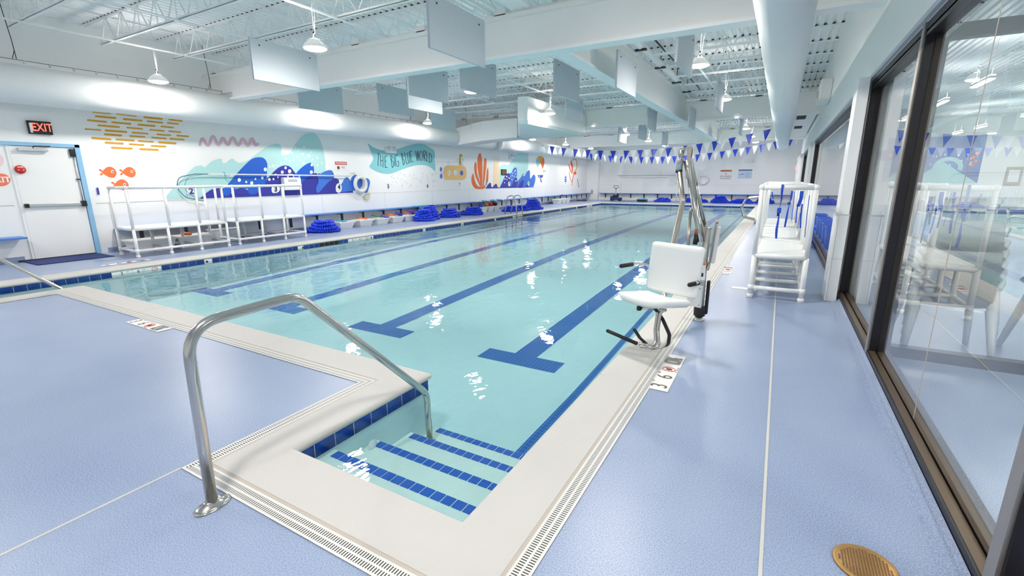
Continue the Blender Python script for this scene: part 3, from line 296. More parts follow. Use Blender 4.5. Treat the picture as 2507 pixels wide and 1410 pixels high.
('painted_waves','tall teal and blue waves with white bubbles behind the white platforms',[('paleteal',1,[5.517,1.08,5.553,1.12,5.606,1.177,5.669,1.244,5.747,1.322,5.835,1.409,5.92,1.49,5.996,1.561,6.067,1.626,6.132,1.685,6.19,1.739,6.242,1.787,6.29,1.824,6.334,1.845,6.374,1.854,6.409,1.859,6.442,1.864,6.471,1.865,6.493,1.861,6.505,1.848,6.511,1.831,6.52,1.822,6.532,1.825,6.549,1.836,6.577,1.856,6.623,1.894,6.682,1.941,6.741,1.981,6.801,2.008,6.861,2.028,6.911,2.041,6.946,2.045,6.97,2.042,6.985,2.029,6.988,2.002,6.982,1.966,6.986,1.941,7.01,1.934,7.043,1.938,7.078,1.95,7.115,1.976,7.153,2.01,7.19,2.036,7.222,2.05,7.251,2.056,7.278,2.053,7.299,2.035,7.317,2.008,7.341,1.985,7.371,1.97,7.408,1.96,7.454,1.96,7.515,1.972,7.587,1.993,7.658,2.023,7.721,2.06,7.783,2.106,7.861,2.16,7.969,2.231,8.093,2.311,8.208,2.38,8.305,2.429,8.392,2.466,8.47,2.491,8.537,2.504,8.594,2.504,8.639,2.493,8.669,2.468,8.686,2.43,8.694,2.391,8.687,2.349,8.671,2.306,8.661,2.268,8.662,2.236,8.669,2.209,8.686,2.193,8.714,2.191,8.751,2.2,8.793,2.212,8.837,2.22,8.887,2.232,8.941,2.265,9.001,2.332,9.065,2.42,9.134,2.507,9.208,2.589,9.287,2.671,9.365,2.74,9.44,2.791,9.514,2.829,9.587,2.859,9.662,2.882,9.737,2.895,9.804,2.896,9.86,2.882,9.908,2.855,9.952,2.814,9.995,2.759,10.035,2.69,10.069,2.61,10.094,2.519,10.112,2.417,10.127,2.316,10.138,2.226,10.145,2.138,10.145,2.033,10.137,1.906,10.123,1.762,10.107,1.611,10.087,1.434,10.065,1.248,10.049,1.117,10.046,1.091,5.515,1.07]),('royal',3,[7.01,1.379,7.085,1.454,7.177,1.547,7.261,1.632,7.328,1.695,7.386,1.749,7.447,1.804,7.515,1.865,7.586,1.926,7.652,1.98,7.71,2.023,7.764,2.059,7.82,2.086,7.885,2.105,7.952,2.116,8.013,2.119,8.061,2.116,8.102,2.104,8.136,2.082,8.165,2.048,8.188,2.003,8.2,1.951,8.196,1.892,8.181,1.825,8.165,1.756,8.153,1.682,8.14,1.605,8.119,1.531,8.089,1.463,8.052,1.398,8.003,1.336,7.934,1.271,7.854,1.208,7.787,1.161,7.746,1.138,7.717,1.13,7.688,1.127,7.655,1.124,7.623,1.126,7.596,1.134,7.576,1.15,7.561,1.172,7.551,1.197,7.552,1.227,7.559,1.261,7.556,1.285,7.538,1.291,7.509,1.288,7.465,1.286,7.391,1.296,7.303,1.307,7.23,1.305,7.186,1.28,7.157,1.242,7.129,1.207,7.096,1.181,7.063,1.158,7.033,1.139,7.006,1.125,6.981,1.115,6.958,1.113,6.933,1.12,6.909,1.134,6.894,1.157,6.891,1.194,6.897,1.24,6.912,1.283,6.933,1.311,6.964,1.337]),('navy',2,[6.297,1.069,6.326,1.089,6.366,1.116,6.406,1.144,6.439,1.17,6.472,1.197,6.509,1.223,6.552,1.249,6.599,1.275,6.653,1.295,6.715,1.306,6.784,1.312,6.861,1.312,6.947,1.302,7.042,1.287,7.139,1.278,7.237,1.287,7.337,1.303,7.437,1.301,7.535,1.256,7.633,1.193,7.725,1.163,7.807,1.195,7.882,1.263,7.955,1.337,8.026,1.409,8.094,1.486,8.164,1.561,8.24,1.632,8.318,1.7,8.39,1.759,8.45,1.804,8.503,1.839,8.557,1.868,8.617,1.893,8.678,1.91,8.737,1.918,8.797,1.915,8.856,1.901,8.909,1.875,8.955,1.83,8.995,1.772,9.035,1.719,9.071,1.674,9.107,1.634,9.15,1.609,9.208,1.603,9.273,1.611,9.341,1.625,9.405,1.645,9.47,1.671,9.541,1.692,9.621,1.704,9.706,1.712,9.801,1.71,9.92,1.693,10.05,1.665,10.142,1.645,10.558,1.525,10.507,1.07,6.297,1.069]),('navy',2,[9.579,1.647,9.759,1.677,9.811,1.515,10.371,1.544,10.489,1.559,10.601,1.512,10.61,1.419,10.692,1.261,11.017,1.255,11.1,1.254,11.166,1.084,9.512,1.089]),('royal',4,[8.911,1.386,8.913,1.424,8.929,1.464,8.954,1.513,8.99,1.578,9.036,1.651,9.09,1.72,9.154,1.78,9.227,1.834,9.297,1.882,9.361,1.923,9.424,1.957,9.48,1.983,9.529,2.002,9.572,2.013,9.609,2.011,9.643,1.994,9.672,1.963,9.691,1.923,9.701,1.867,9.701,1.8,9.685,1.742,9.648,1.704,9.595,1.675,9.535,1.642,9.468,1.602,9.394,1.559,9.327,1.512,9.268,1.457,9.215,1.4,9.174,1.351,9.154,1.315,9.146,1.288,9.127,1.271,9.082,1.261,9.026,1.261,8.979,1.273,8.946,1.302,8.922,1.344]),('midblue',5,[9.806,1.619,9.86,1.664,9.941,1.705,10.019,1.739,10.086,1.767,10.151,1.788,10.211,1.801,10.268,1.809,10.319,1.808,10.361,1.794,10.392,1.76,10.413,1.713,10.423,1.667,10.425,1.624,10.416,1.582,10.39,1.544,10.341,1.513,10.276,1.486,10.209,1.453,10.142,1.408,10.074,1.357,10.005,1.303,9.933,1.239,9.86,1.172,9.801,1.126,9.76,1.113,9.732,1.122,9.713,1.143,9.702,1.178,9.7,1.225,9.711,1.278,9.744,1.334,9.79,1.395,9.822,1.455,9.818,1.512,9.799,1.568]),('midblue',3,[10.706,1.387,10.751,1.438,10.798,1.497,10.843,1.543,10.887,1.573,10.93,1.591,10.971,1.591,11.011,1.558,11.05,1.507,11.082,1.479,11.099,1.496,11.11,1.535,11.134,1.575,11.179,1.614,11.237,1.653,11.313,1.672,11.417,1.652,11.539,1.61,11.649,1.575,11.737,1.563,11.811,1.558,11.869,1.542,11.909,1.509,11.933,1.464,11.937,1.408,11.914,1.333,11.871,1.247,11.832,1.175,11.81,1.121,11.79,1.08,11.752,1.059,11.685,1.066,11.6,1.091,11.514,1.115,11.443,1.132,11.37,1.147,11.258,1.154,11.07,1.145,10.848,1.129,10.676,1.119,10.586,1.117,10.541,1.12,10.52,1.139,10.52,1.183,10.544,1.242,10.576,1.294,10.614,1.327,10.659,1.353]),('white',5,[11.6,1.526,11.64,1.551,11.692,1.555,11.734,1.542,11.759,1.51,11.773,1.462,11.774,1.409,11.761,1.355,11.736,1.298,11.704,1.244,11.667,1.19,11.625,1.141,11.58,1.113,11.522,1.12,11.461,1.148,11.433,1.183,11.464,1.218,11.528,1.26,11.578,1.312,11.59,1.385,11.589,1.466]),('white',6,[7.393,1.514,7.383,1.488,7.364,1.469,7.34,1.462,7.318,1.469,7.305,1.488,7.302,1.514,7.312,1.54,7.331,1.558,7.355,1.565,7.376,1.558,7.39,1.539]),('white',6,[7.558,1.459,7.552,1.443,7.54,1.432,7.525,1.428,7.512,1.432,7.503,1.444,7.501,1.46,7.507,1.476,7.519,1.487,7.534,1.491,7.548,1.487,7.556,1.475]),('white',6,[7.721,1.432,7.711,1.407,7.692,1.389,7.669,1.382,7.648,1.389,7.634,1.408,7.631,1.433,7.641,1.457,7.66,1.475,7.683,1.482,7.704,1.475,7.718,1.457]),('white',6,[7.823,1.539,7.817,1.524,7.806,1.513,7.792,1.509,7.78,1.513,7.771,1.524,7.77,1.539,7.775,1.553,7.787,1.564,7.8,1.568,7.813,1.564,7.822,1.553]),('white',6,[8.036,1.568,8.028,1.547,8.012,1.532,7.992,1.526,7.973,1.532,7.961,1.547,7.959,1.568,7.967,1.589,7.983,1.604,8.003,1.61,8.021,1.604,8.033,1.589]),('white',6,[8.167,1.798,8.157,1.771,8.136,1.751,8.11,1.743,8.086,1.75,8.07,1.77,8.067,1.796,8.078,1.823,8.098,1.843,8.124,1.851,8.148,1.844,8.164,1.825]),('white',6,[8.78,1.854,8.773,1.834,8.756,1.818,8.736,1.813,8.717,1.818,8.705,1.832,8.703,1.852,8.71,1.873,8.726,1.888,8.747,1.893,8.765,1.888,8.778,1.874]),('white',6,[8.665,1.728,8.656,1.705,8.637,1.688,8.614,1.681,8.593,1.687,8.579,1.704,8.576,1.727,8.585,1.75,8.603,1.768,8.626,1.774,8.648,1.768,8.662,1.751]),('white',6,[8.914,1.758,8.903,1.729,8.88,1.708,8.851,1.7,8.825,1.708,8.808,1.728,8.804,1.756,8.815,1.784,8.837,1.805,8.866,1.813,8.892,1.806,8.91,1.786]),('white',6,[8.24,1.527,8.232,1.506,8.216,1.491,8.195,1.485,8.176,1.491,8.164,1.506,8.161,1.528,8.17,1.549,8.186,1.564,8.206,1.57,8.225,1.564,8.238,1.549]),('white',6,[8.355,1.538,8.349,1.521,8.336,1.509,8.319,1.504,8.304,1.509,8.294,1.521,8.292,1.538,8.299,1.555,8.312,1.567,8.328,1.571,8.343,1.567,8.353,1.555]),('white',6,[8.498,1.584,8.492,1.568,8.48,1.557,8.465,1.553,8.451,1.557,8.442,1.568,8.44,1.584,8.446,1.599,8.458,1.61,8.473,1.614,8.487,1.61,8.496,1.599]),('white',6,[8.815,1.6,8.809,1.584,8.797,1.573,8.781,1.568,8.766,1.573,8.757,1.584,8.755,1.6,8.761,1.615,8.773,1.627,8.789,1.631,8.804,1.627,8.813,1.616]),('white',6,[8.823,1.446,8.815,1.425,8.798,1.41,8.778,1.405,8.759,1.411,8.746,1.426,8.744,1.446,8.752,1.467,8.768,1.481,8.788,1.487,8.807,1.481,8.82,1.466]),('white',6,[9.19,1.625,9.184,1.61,9.173,1.6,9.158,1.596,9.144,1.6,9.135,1.61,9.133,1.625,9.139,1.639,9.15,1.65,9.165,1.653,9.179,1.65,9.188,1.639]),('white',6,[9.675,1.952,9.666,1.931,9.649,1.915,9.626,1.908,9.605,1.914,9.591,1.929,9.588,1.95,9.596,1.971,9.614,1.987,9.636,1.994,9.658,1.988,9.672,1.973]),('white',6,[9.643,1.738,9.633,1.712,9.611,1.693,9.584,1.685,9.558,1.692,9.541,1.711,9.537,1.737,9.547,1.764,9.569,1.783,9.596,1.79,9.622,1.784,9.639,1.765]),('white',6,[7.136,1.182,7.131,1.169,7.121,1.16,7.11,1.157,7.099,1.16,7.093,1.17,7.092,1.183,7.096,1.195,7.106,1.205,7.117,1.208,7.128,1.204,7.134,1.194]),('white',6,[8.427,1.668,8.423,1.657,8.414,1.649,8.404,1.646,8.394,1.649,8.388,1.657,8.387,1.667,8.391,1.678,8.399,1.686,8.409,1.689,8.419,1.686,8.426,1.678]),('bubble',2,[9.477,2.471,9.466,2.446,9.443,2.43,9.417,2.429,9.398,2.443,9.393,2.467,9.404,2.491,9.427,2.508,9.453,2.509,9.472,2.495]),('bubble',2,[9.166,2.447,9.158,2.428,9.141,2.416,9.122,2.414,9.108,2.425,9.104,2.443,9.112,2.462,9.129,2.474,9.149,2.475,9.163,2.465]),('bubble',2,[9.239,2.345,9.233,2.33,9.219,2.321,9.203,2.32,9.192,2.328,9.189,2.343,9.196,2.358,9.209,2.368,9.225,2.369,9.236,2.36]),('bubble',2,[9.037,2.284,9.029,2.266,9.012,2.254,8.993,2.253,8.979,2.264,8.975,2.282,8.984,2.3,9,2.312,9.019,2.313,9.033,2.303]),('bubble',2,[9.677,2.334,9.671,2.32,9.659,2.312,9.644,2.311,9.634,2.319,9.631,2.332,9.637,2.345,9.649,2.354,9.664,2.355,9.675,2.347]),('bubble',2,[9.4,2.258,9.39,2.235,9.369,2.22,9.345,2.219,9.328,2.232,9.323,2.254,9.333,2.277,9.354,2.292,9.378,2.293,9.396,2.28]),('bubble',2,[9.623,2.222,9.608,2.189,9.578,2.168,9.543,2.167,9.517,2.186,9.511,2.217,9.525,2.25,9.556,2.271,9.59,2.273,9.616,2.254]),('bubble',2,[9.213,2.174,9.201,2.148,9.177,2.131,9.15,2.13,9.13,2.145,9.125,2.171,9.136,2.197,9.16,2.214,9.188,2.215,9.208,2.2]),('bubble',2,[8.822,2.098,8.814,2.079,8.798,2.068,8.779,2.067,8.765,2.078,8.762,2.096,8.77,2.114,8.787,2.126,8.805,2.127,8.819,2.116]),('bubble',2,[9.063,2.075,9.053,2.054,9.035,2.041,9.014,2.04,8.998,2.052,8.994,2.072,9.003,2.093,9.022,2.106,9.043,2.107,9.059,2.095]),('bubble',2,[8.94,2.04,8.932,2.023,8.917,2.012,8.9,2.012,8.888,2.022,8.885,2.038,8.892,2.055,8.907,2.065,8.924,2.066,8.937,2.056]),('bubble',2,[9.287,2.079,9.279,2.06,9.261,2.048,9.241,2.047,9.227,2.058,9.223,2.077,9.232,2.095,9.249,2.107,9.269,2.108,9.283,2.097]),('bubble',2,[9.437,2.13,9.432,2.118,9.421,2.111,9.409,2.111,9.401,2.117,9.398,2.128,9.403,2.14,9.414,2.147,9.426,2.148,9.435,2.141]),('bubble',2,[9.715,2.116,9.707,2.099,9.69,2.088,9.672,2.087,9.658,2.097,9.654,2.114,9.662,2.132,9.679,2.143,9.697,2.144,9.711,2.134]),('bubble',2,[9.891,2.158,9.883,2.141,9.866,2.129,9.847,2.129,9.833,2.139,9.829,2.156,9.837,2.174,9.854,2.185,9.873,2.186,9.887,2.176]),('bubble',2,[9.413,2.005,9.4,1.977,9.374,1.959,9.344,1.958,9.322,1.975,9.316,2.003,9.329,2.031,9.355,2.05,9.385,2.05,9.407,2.034]),('bubble',2,[8.652,1.974,8.644,1.956,8.628,1.945,8.61,1.944,8.597,1.955,8.593,1.973,8.601,1.991,8.617,2.003,8.636,2.003,8.649,1.992]),('bubble',2,[8.409,1.899,8.397,1.872,8.374,1.855,8.347,1.854,8.328,1.87,8.324,1.897,8.335,1.923,8.359,1.94,8.385,1.941,8.404,1.925]),('bubble',2,[8.297,1.875,8.289,1.857,8.273,1.846,8.256,1.846,8.243,1.856,8.24,1.874,8.248,1.892,8.263,1.903,8.281,1.903,8.294,1.893]),('bubble',2,[8.493,1.916,8.486,1.901,8.474,1.892,8.459,1.892,8.449,1.9,8.447,1.915,8.453,1.929,8.466,1.938,8.48,1.938,8.49,1.93]),('bubble',2,[8.735,2.01,8.729,1.998,8.718,1.989,8.705,1.989,8.696,1.997,8.693,2.009,8.699,2.022,8.71,2.03,8.723,2.031,8.733,2.023]),('bubble',2,[9.171,1.944,9.164,1.928,9.15,1.919,9.135,1.919,9.123,1.928,9.12,1.942,9.127,1.957,9.141,1.967,9.156,1.967,9.168,1.958]),('bubble',2,[9.054,1.917,9.048,1.904,9.036,1.896,9.023,1.896,9.013,1.903,9.011,1.916,9.016,1.929,9.028,1.938,9.042,1.938,9.051,1.93]),('bubble',2,[9.873,1.947,9.864,1.927,9.846,1.915,9.825,1.914,9.809,1.926,9.805,1.945,9.814,1.965,9.832,1.977,9.853,1.978,9.869,1.966]),('bubble',2,[10.033,2.01,10.027,1.997,10.014,1.988,9.998,1.987,9.987,1.996,9.984,2.009,9.99,2.023,10.004,2.032,10.019,2.032,10.03,2.024]),('bubble',2,[8.263,1.99,8.258,1.979,8.249,1.972,8.238,1.972,8.231,1.978,8.229,1.989,8.233,1.999,8.243,2.006,8.253,2.006,8.261,2]),('bubble',2,[7.201,1.624,7.191,1.601,7.172,1.587,7.151,1.587,7.136,1.601,7.132,1.624,7.142,1.647,7.161,1.662,7.182,1.662,7.198,1.648])]),
('painted_banner','teal painted ribbon banner lettered THE BIG BLUE WORLD',[('teal',1,[11.967,2.723,12.021,2.705,12.11,2.657,12.207,2.612,12.306,2.583,12.414,2.556,12.524,2.537,12.633,2.524,12.745,2.518,12.858,2.518,12.969,2.525,13.081,2.539,13.209,2.563,13.362,2.6,13.531,2.647,13.703,2.694,13.877,2.737,14.053,2.779,14.218,2.814,14.362,2.841,14.492,2.86,14.618,2.872,14.741,2.876,14.859,2.871,14.971,2.858,15.077,2.834,15.176,2.8,15.274,2.761,15.384,2.725,15.493,2.685,15.569,2.625,15.589,2.538,15.576,2.432,15.563,2.309,15.57,2.144,15.578,1.963,15.561,1.845,15.507,1.841,15.428,1.901,15.334,1.96,15.224,1.998,15.099,2.034,14.969,2.06,14.834,2.071,14.695,2.071,14.556,2.064,14.426,2.052,14.296,2.033,14.153,2.007,13.988,1.973,13.81,1.931,13.635,1.888,13.461,1.84,13.291,1.789,13.137,1.749,13.008,1.725,12.895,1.711,12.783,1.706,12.67,1.71,12.558,1.723,12.449,1.743,12.336,1.771,12.225,1.806,12.132,1.841,12.055,1.876,11.994,1.911,11.962,1.946,11.97,1.98,12.006,2.015,12.047,2.056,12.091,2.104,12.139,2.159,12.168,2.213,12.166,2.262,12.145,2.311,12.119,2.364,12.093,2.427,12.062,2.494,12.034,2.558,11.999,2.625,11.966,2.689]),('ink',2,[12.381,2.403,12.488,2.385,12.498,2.405,12.39,2.422]),('ink',2,[12.422,2.401,12.354,1.986,12.383,1.985,12.451,2.401]),('ink',2,[12.511,2.365,12.489,1.972,12.518,1.973,12.54,2.366]),('ink',2,[12.628,2.33,12.59,1.935,12.62,1.936,12.657,2.332]),('ink',2,[12.517,2.149,12.63,2.171,12.626,2.191,12.512,2.168]),('ink',2,[12.718,2.318,12.702,1.929,12.732,1.93,12.748,2.32]),('ink',2,[12.736,2.309,12.849,2.334,12.843,2.354,12.73,2.329]),('ink',2,[12.731,2.139,12.81,2.154,12.805,2.174,12.726,2.159]),('ink',2,[12.719,1.919,12.835,1.937,12.831,1.958,12.715,1.94]),('ink',2,[13.012,2.36,13.056,1.934,13.086,1.938,13.043,2.364]),('ink',2,[13.021,2.352,13.045,2.347,13.075,2.339,13.092,2.328,13.094,2.306,13.087,2.274,13.077,2.247,13.061,2.229,13.038,2.211,13.031,2.185,13.062,2.17,13.103,2.16,13.13,2.143,13.143,2.105,13.147,2.055,13.141,2.013,13.119,1.984,13.086,1.96,13.061,1.943,13.081,1.929,13.107,1.946,13.143,1.973,13.17,2.009,13.177,2.057,13.173,2.11,13.158,2.154,13.121,2.178,13.078,2.189,13.058,2.196,13.063,2.202,13.085,2.217,13.106,2.241,13.117,2.272,13.125,2.307,13.121,2.338,13.093,2.357,13.058,2.367,13.034,2.372]),('ink',2,[13.188,2.359,13.213,1.978,13.244,1.981,13.218,2.363]),('ink',2,[13.407,2.372,13.388,2.388,13.36,2.41,13.322,2.416,13.292,2.394,13.272,2.36,13.259,2.315,13.254,2.254,13.255,2.182,13.261,2.118,13.274,2.066,13.291,2.023,13.313,1.992,13.343,1.975,13.378,1.974,13.408,1.984,13.426,2.003,13.435,2.029,13.439,2.058,13.44,2.099,13.438,2.145,13.428,2.179,13.392,2.186,13.361,2.173,13.343,2.163,13.361,2.146,13.378,2.156,13.397,2.166,13.4,2.167,13.406,2.141,13.409,2.096,13.407,2.058,13.403,2.03,13.396,2.009,13.388,1.999,13.375,1.995,13.357,1.995,13.339,2.005,13.321,2.032,13.304,2.073,13.292,2.122,13.286,2.185,13.285,2.256,13.29,2.315,13.302,2.356,13.319,2.385,13.33,2.396,13.339,2.392,13.363,2.373,13.381,2.358]),('ink',2,[13.573,2.456,13.656,2.037,13.688,2.041,13.605,2.461]),('ink',2,[13.584,2.448,13.607,2.445,13.636,2.44,13.654,2.431,13.662,2.408,13.663,2.376,13.658,2.348,13.641,2.329,13.616,2.309,13.603,2.283,13.629,2.265,13.663,2.256,13.688,2.241,13.707,2.21,13.723,2.169,13.726,2.133,13.71,2.1,13.681,2.067,13.659,2.044,13.686,2.034,13.708,2.057,13.739,2.092,13.759,2.132,13.755,2.175,13.738,2.219,13.716,2.254,13.682,2.275,13.647,2.284,13.635,2.29,13.642,2.298,13.667,2.318,13.689,2.344,13.695,2.378,13.694,2.413,13.683,2.443,13.653,2.46,13.618,2.466,13.594,2.469]),('ink',2,[13.757,2.497,13.835,2.083,13.868,2.087,13.789,2.502]),('ink',2,[13.858,2.075,13.941,2.103,13.929,2.122,13.845,2.095]),('ink',2,[13.895,2.503,13.907,2.407,13.925,2.272,13.944,2.169,13.964,2.126,13.997,2.114,14.024,2.122,14.045,2.133,14.059,2.158,14.065,2.21,14.058,2.316,14.043,2.45,14.033,2.546,14,2.542,14.01,2.446,14.024,2.312,14.031,2.207,14.026,2.16,14.017,2.144,14.008,2.141,14.001,2.136,13.994,2.138,13.977,2.175,13.958,2.277,13.94,2.411,13.928,2.508]),('ink',2,[14.062,2.561,14.115,2.158,14.149,2.162,14.096,2.566]),('ink',2,[14.137,2.15,14.266,2.188,14.254,2.208,14.126,2.17]),('ink',2,[14.081,2.553,14.206,2.572,14.203,2.594,14.077,2.574]),('ink',2,[14.108,2.36,14.179,2.375,14.172,2.396,14.101,2.381]),('ink',2,[14.367,2.6,14.455,2.202,14.49,2.207,14.401,2.606]),('ink',2,[14.49,2.205,14.512,2.598,14.477,2.596,14.455,2.204]),('ink',2,[14.478,2.594,14.551,2.222,14.586,2.227,14.512,2.599]),('ink',2,[14.586,2.225,14.594,2.614,14.559,2.611,14.551,2.223]),('ink',2,[14.719,2.6,14.74,2.586,14.768,2.566,14.788,2.541,14.796,2.507,14.798,2.466,14.794,2.424,14.785,2.382,14.77,2.339,14.753,2.303,14.735,2.272,14.717,2.249,14.711,2.244,14.703,2.249,14.683,2.271,14.667,2.3,14.656,2.335,14.65,2.376,14.649,2.418,14.656,2.459,14.669,2.501,14.685,2.537,14.704,2.564,14.726,2.587,14.742,2.602,14.713,2.613,14.697,2.597,14.673,2.573,14.651,2.542,14.635,2.504,14.621,2.46,14.614,2.416,14.614,2.373,14.621,2.33,14.632,2.292,14.65,2.26,14.674,2.234,14.709,2.221,14.745,2.237,14.768,2.265,14.787,2.298,14.805,2.336,14.82,2.38,14.83,2.424,14.834,2.468,14.832,2.512,14.822,2.55,14.798,2.58,14.768,2.602,14.746,2.616]),('ink',2,[14.859,2.626,14.865,2.215,14.901,2.218,14.895,2.629]),('ink',2,[14.874,2.616,14.904,2.615,14.942,2.613,14.965,2.603,14.973,2.571,14.971,2.524,14.96,2.486,14.938,2.463,14.905,2.445,14.879,2.432,14.9,2.415,14.926,2.428,14.965,2.449,14.995,2.481,15.007,2.525,15.009,2.575,14.998,2.616,14.958,2.635,14.911,2.638,14.88,2.639]),('ink',2,[14.873,2.418,14.997,2.215,15.032,2.225,14.907,2.429]),('ink',2,[15.038,2.608,15.035,2.212,15.072,2.214,15.075,2.611]),('ink',2,[15.056,2.201,15.131,2.212,15.125,2.235,15.051,2.224]),('ink',2,[15.195,2.545,15.191,2.163,15.228,2.164,15.232,2.547]),('ink',2,[15.202,2.536,15.237,2.523,15.283,2.503,15.318,2.474,15.336,2.429,15.346,2.372,15.345,2.32,15.335,2.28,15.316,2.245,15.292,2.217,15.263,2.197,15.227,2.183,15.201,2.173,15.218,2.154,15.245,2.164,15.286,2.18,15.323,2.205,15.35,2.237,15.372,2.276,15.383,2.321,15.383,2.375,15.373,2.435,15.352,2.486,15.31,2.52,15.26,2.542,15.224,2.556])]),
('painted_submarine','small orange-yellow submarine towing the banner',[('rope',1,[15.542,2.221,15.796,2.229,16.321,2.24,17.069,2.214,17.308,2.22,17.309,2.232,17.071,2.225,16.323,2.252,15.797,2.24,15.543,2.232]),('rope',1,[15.567,2.47,15.759,2.233,15.582,2.039,15.595,2.035,15.774,2.234,15.58,2.474]),('sand',2,[16.105,1.786,16.111,1.854,16.123,1.919,16.148,1.974,16.188,2.016,16.241,2.048,16.311,2.071,16.4,2.085,16.507,2.091,16.633,2.093,16.787,2.094,16.961,2.091,17.131,2.089,17.294,2.092,17.453,2.095,17.579,2.089,17.657,2.07,17.701,2.042,17.735,2.002,17.766,1.944,17.787,1.873,17.797,1.802,17.795,1.732,17.781,1.661,17.751,1.6,17.711,1.554,17.656,1.518,17.568,1.494,17.446,1.484,17.293,1.485,17.099,1.487,16.822,1.486,16.51,1.485,16.276,1.494,16.173,1.512,16.141,1.539,16.124,1.579,16.106,1.64,16.102,1.714]),('mustard',1,[17.266,2.072,17.286,2.589,17.5,2.598,17.494,2.48,17.397,2.471,17.376,2.074]),('white',3,[16.592,1.781,16.58,1.736,16.551,1.697,16.51,1.671,16.462,1.662,16.416,1.67,16.378,1.696,16.354,1.734,16.348,1.779,16.36,1.824,16.388,1.862,16.429,1.889,16.476,1.898,16.523,1.89,16.561,1.865,16.586,1.827]),('sand',4,[16.473,1.79,16.467,1.753,16.454,1.722,16.436,1.701,16.416,1.694,16.397,1.701,16.382,1.722,16.372,1.752,16.371,1.789,16.377,1.825,16.39,1.856,16.407,1.877,16.427,1.884,16.447,1.877,16.462,1.857,16.471,1.826]),('bubble2',3,[17.074,1.795,17.062,1.749,17.03,1.709,16.985,1.683,16.933,1.673,16.882,1.682,16.841,1.708,16.814,1.747,16.806,1.793,16.819,1.839,16.85,1.878,16.895,1.905,16.946,1.915,16.997,1.906,17.039,1.881,17.067,1.842]),('royal',4,[17.529,1.784,17.518,1.742,17.49,1.706,17.451,1.682,17.405,1.674,17.36,1.682,17.323,1.705,17.299,1.74,17.292,1.782,17.303,1.823,17.331,1.859,17.37,1.883,17.416,1.892,17.461,1.884,17.498,1.861,17.522,1.826]),('bubble2',1,[16.422,2.281,16.41,2.073,16.415,2.06,16.431,2.051,16.453,2.048,16.476,2.052,16.493,2.062,16.5,2.075,16.512,2.284,16.507,2.297,16.491,2.306,16.468,2.309,16.446,2.304,16.429,2.294]),('midblue',2,[16.024,1.92,16.015,1.882,15.996,1.851,15.968,1.829,15.937,1.822,15.907,1.829,15.883,1.849,15.867,1.88,15.864,1.917,15.872,1.954,15.891,1.986,15.919,2.007,15.95,2.015,15.98,2.008,16.004,1.988,16.02,1.957]),('midblue',2,[16.028,1.645,16.019,1.605,15.998,1.572,15.968,1.549,15.935,1.542,15.902,1.549,15.876,1.572,15.859,1.605,15.855,1.644,15.864,1.683,15.885,1.717,15.914,1.739,15.948,1.747,15.98,1.74,16.007,1.718,16.024,1.684]),('ink',2,[15.95,1.779,16.105,1.78,16.106,1.792,15.951,1.79]),('ink',3,[17.314,2.225,17.116,2.286,17.137,2.386,17.239,2.38,17.299,2.228,17.319,2.231,17.257,2.387,17.122,2.393,17.098,2.279,17.303,2.215]),('ink',3,[17.312,2.215,17.562,2.292,17.568,2.398,17.43,2.394,17.316,2.232,17.335,2.228,17.445,2.387,17.551,2.391,17.547,2.299,17.304,2.225]),('ink',3,[17.301,2.224,17.126,2.132,17.139,2.124,17.315,2.216]),('ink',3,[17.336,2.216,17.557,2.123,17.57,2.133,17.349,2.226])]),
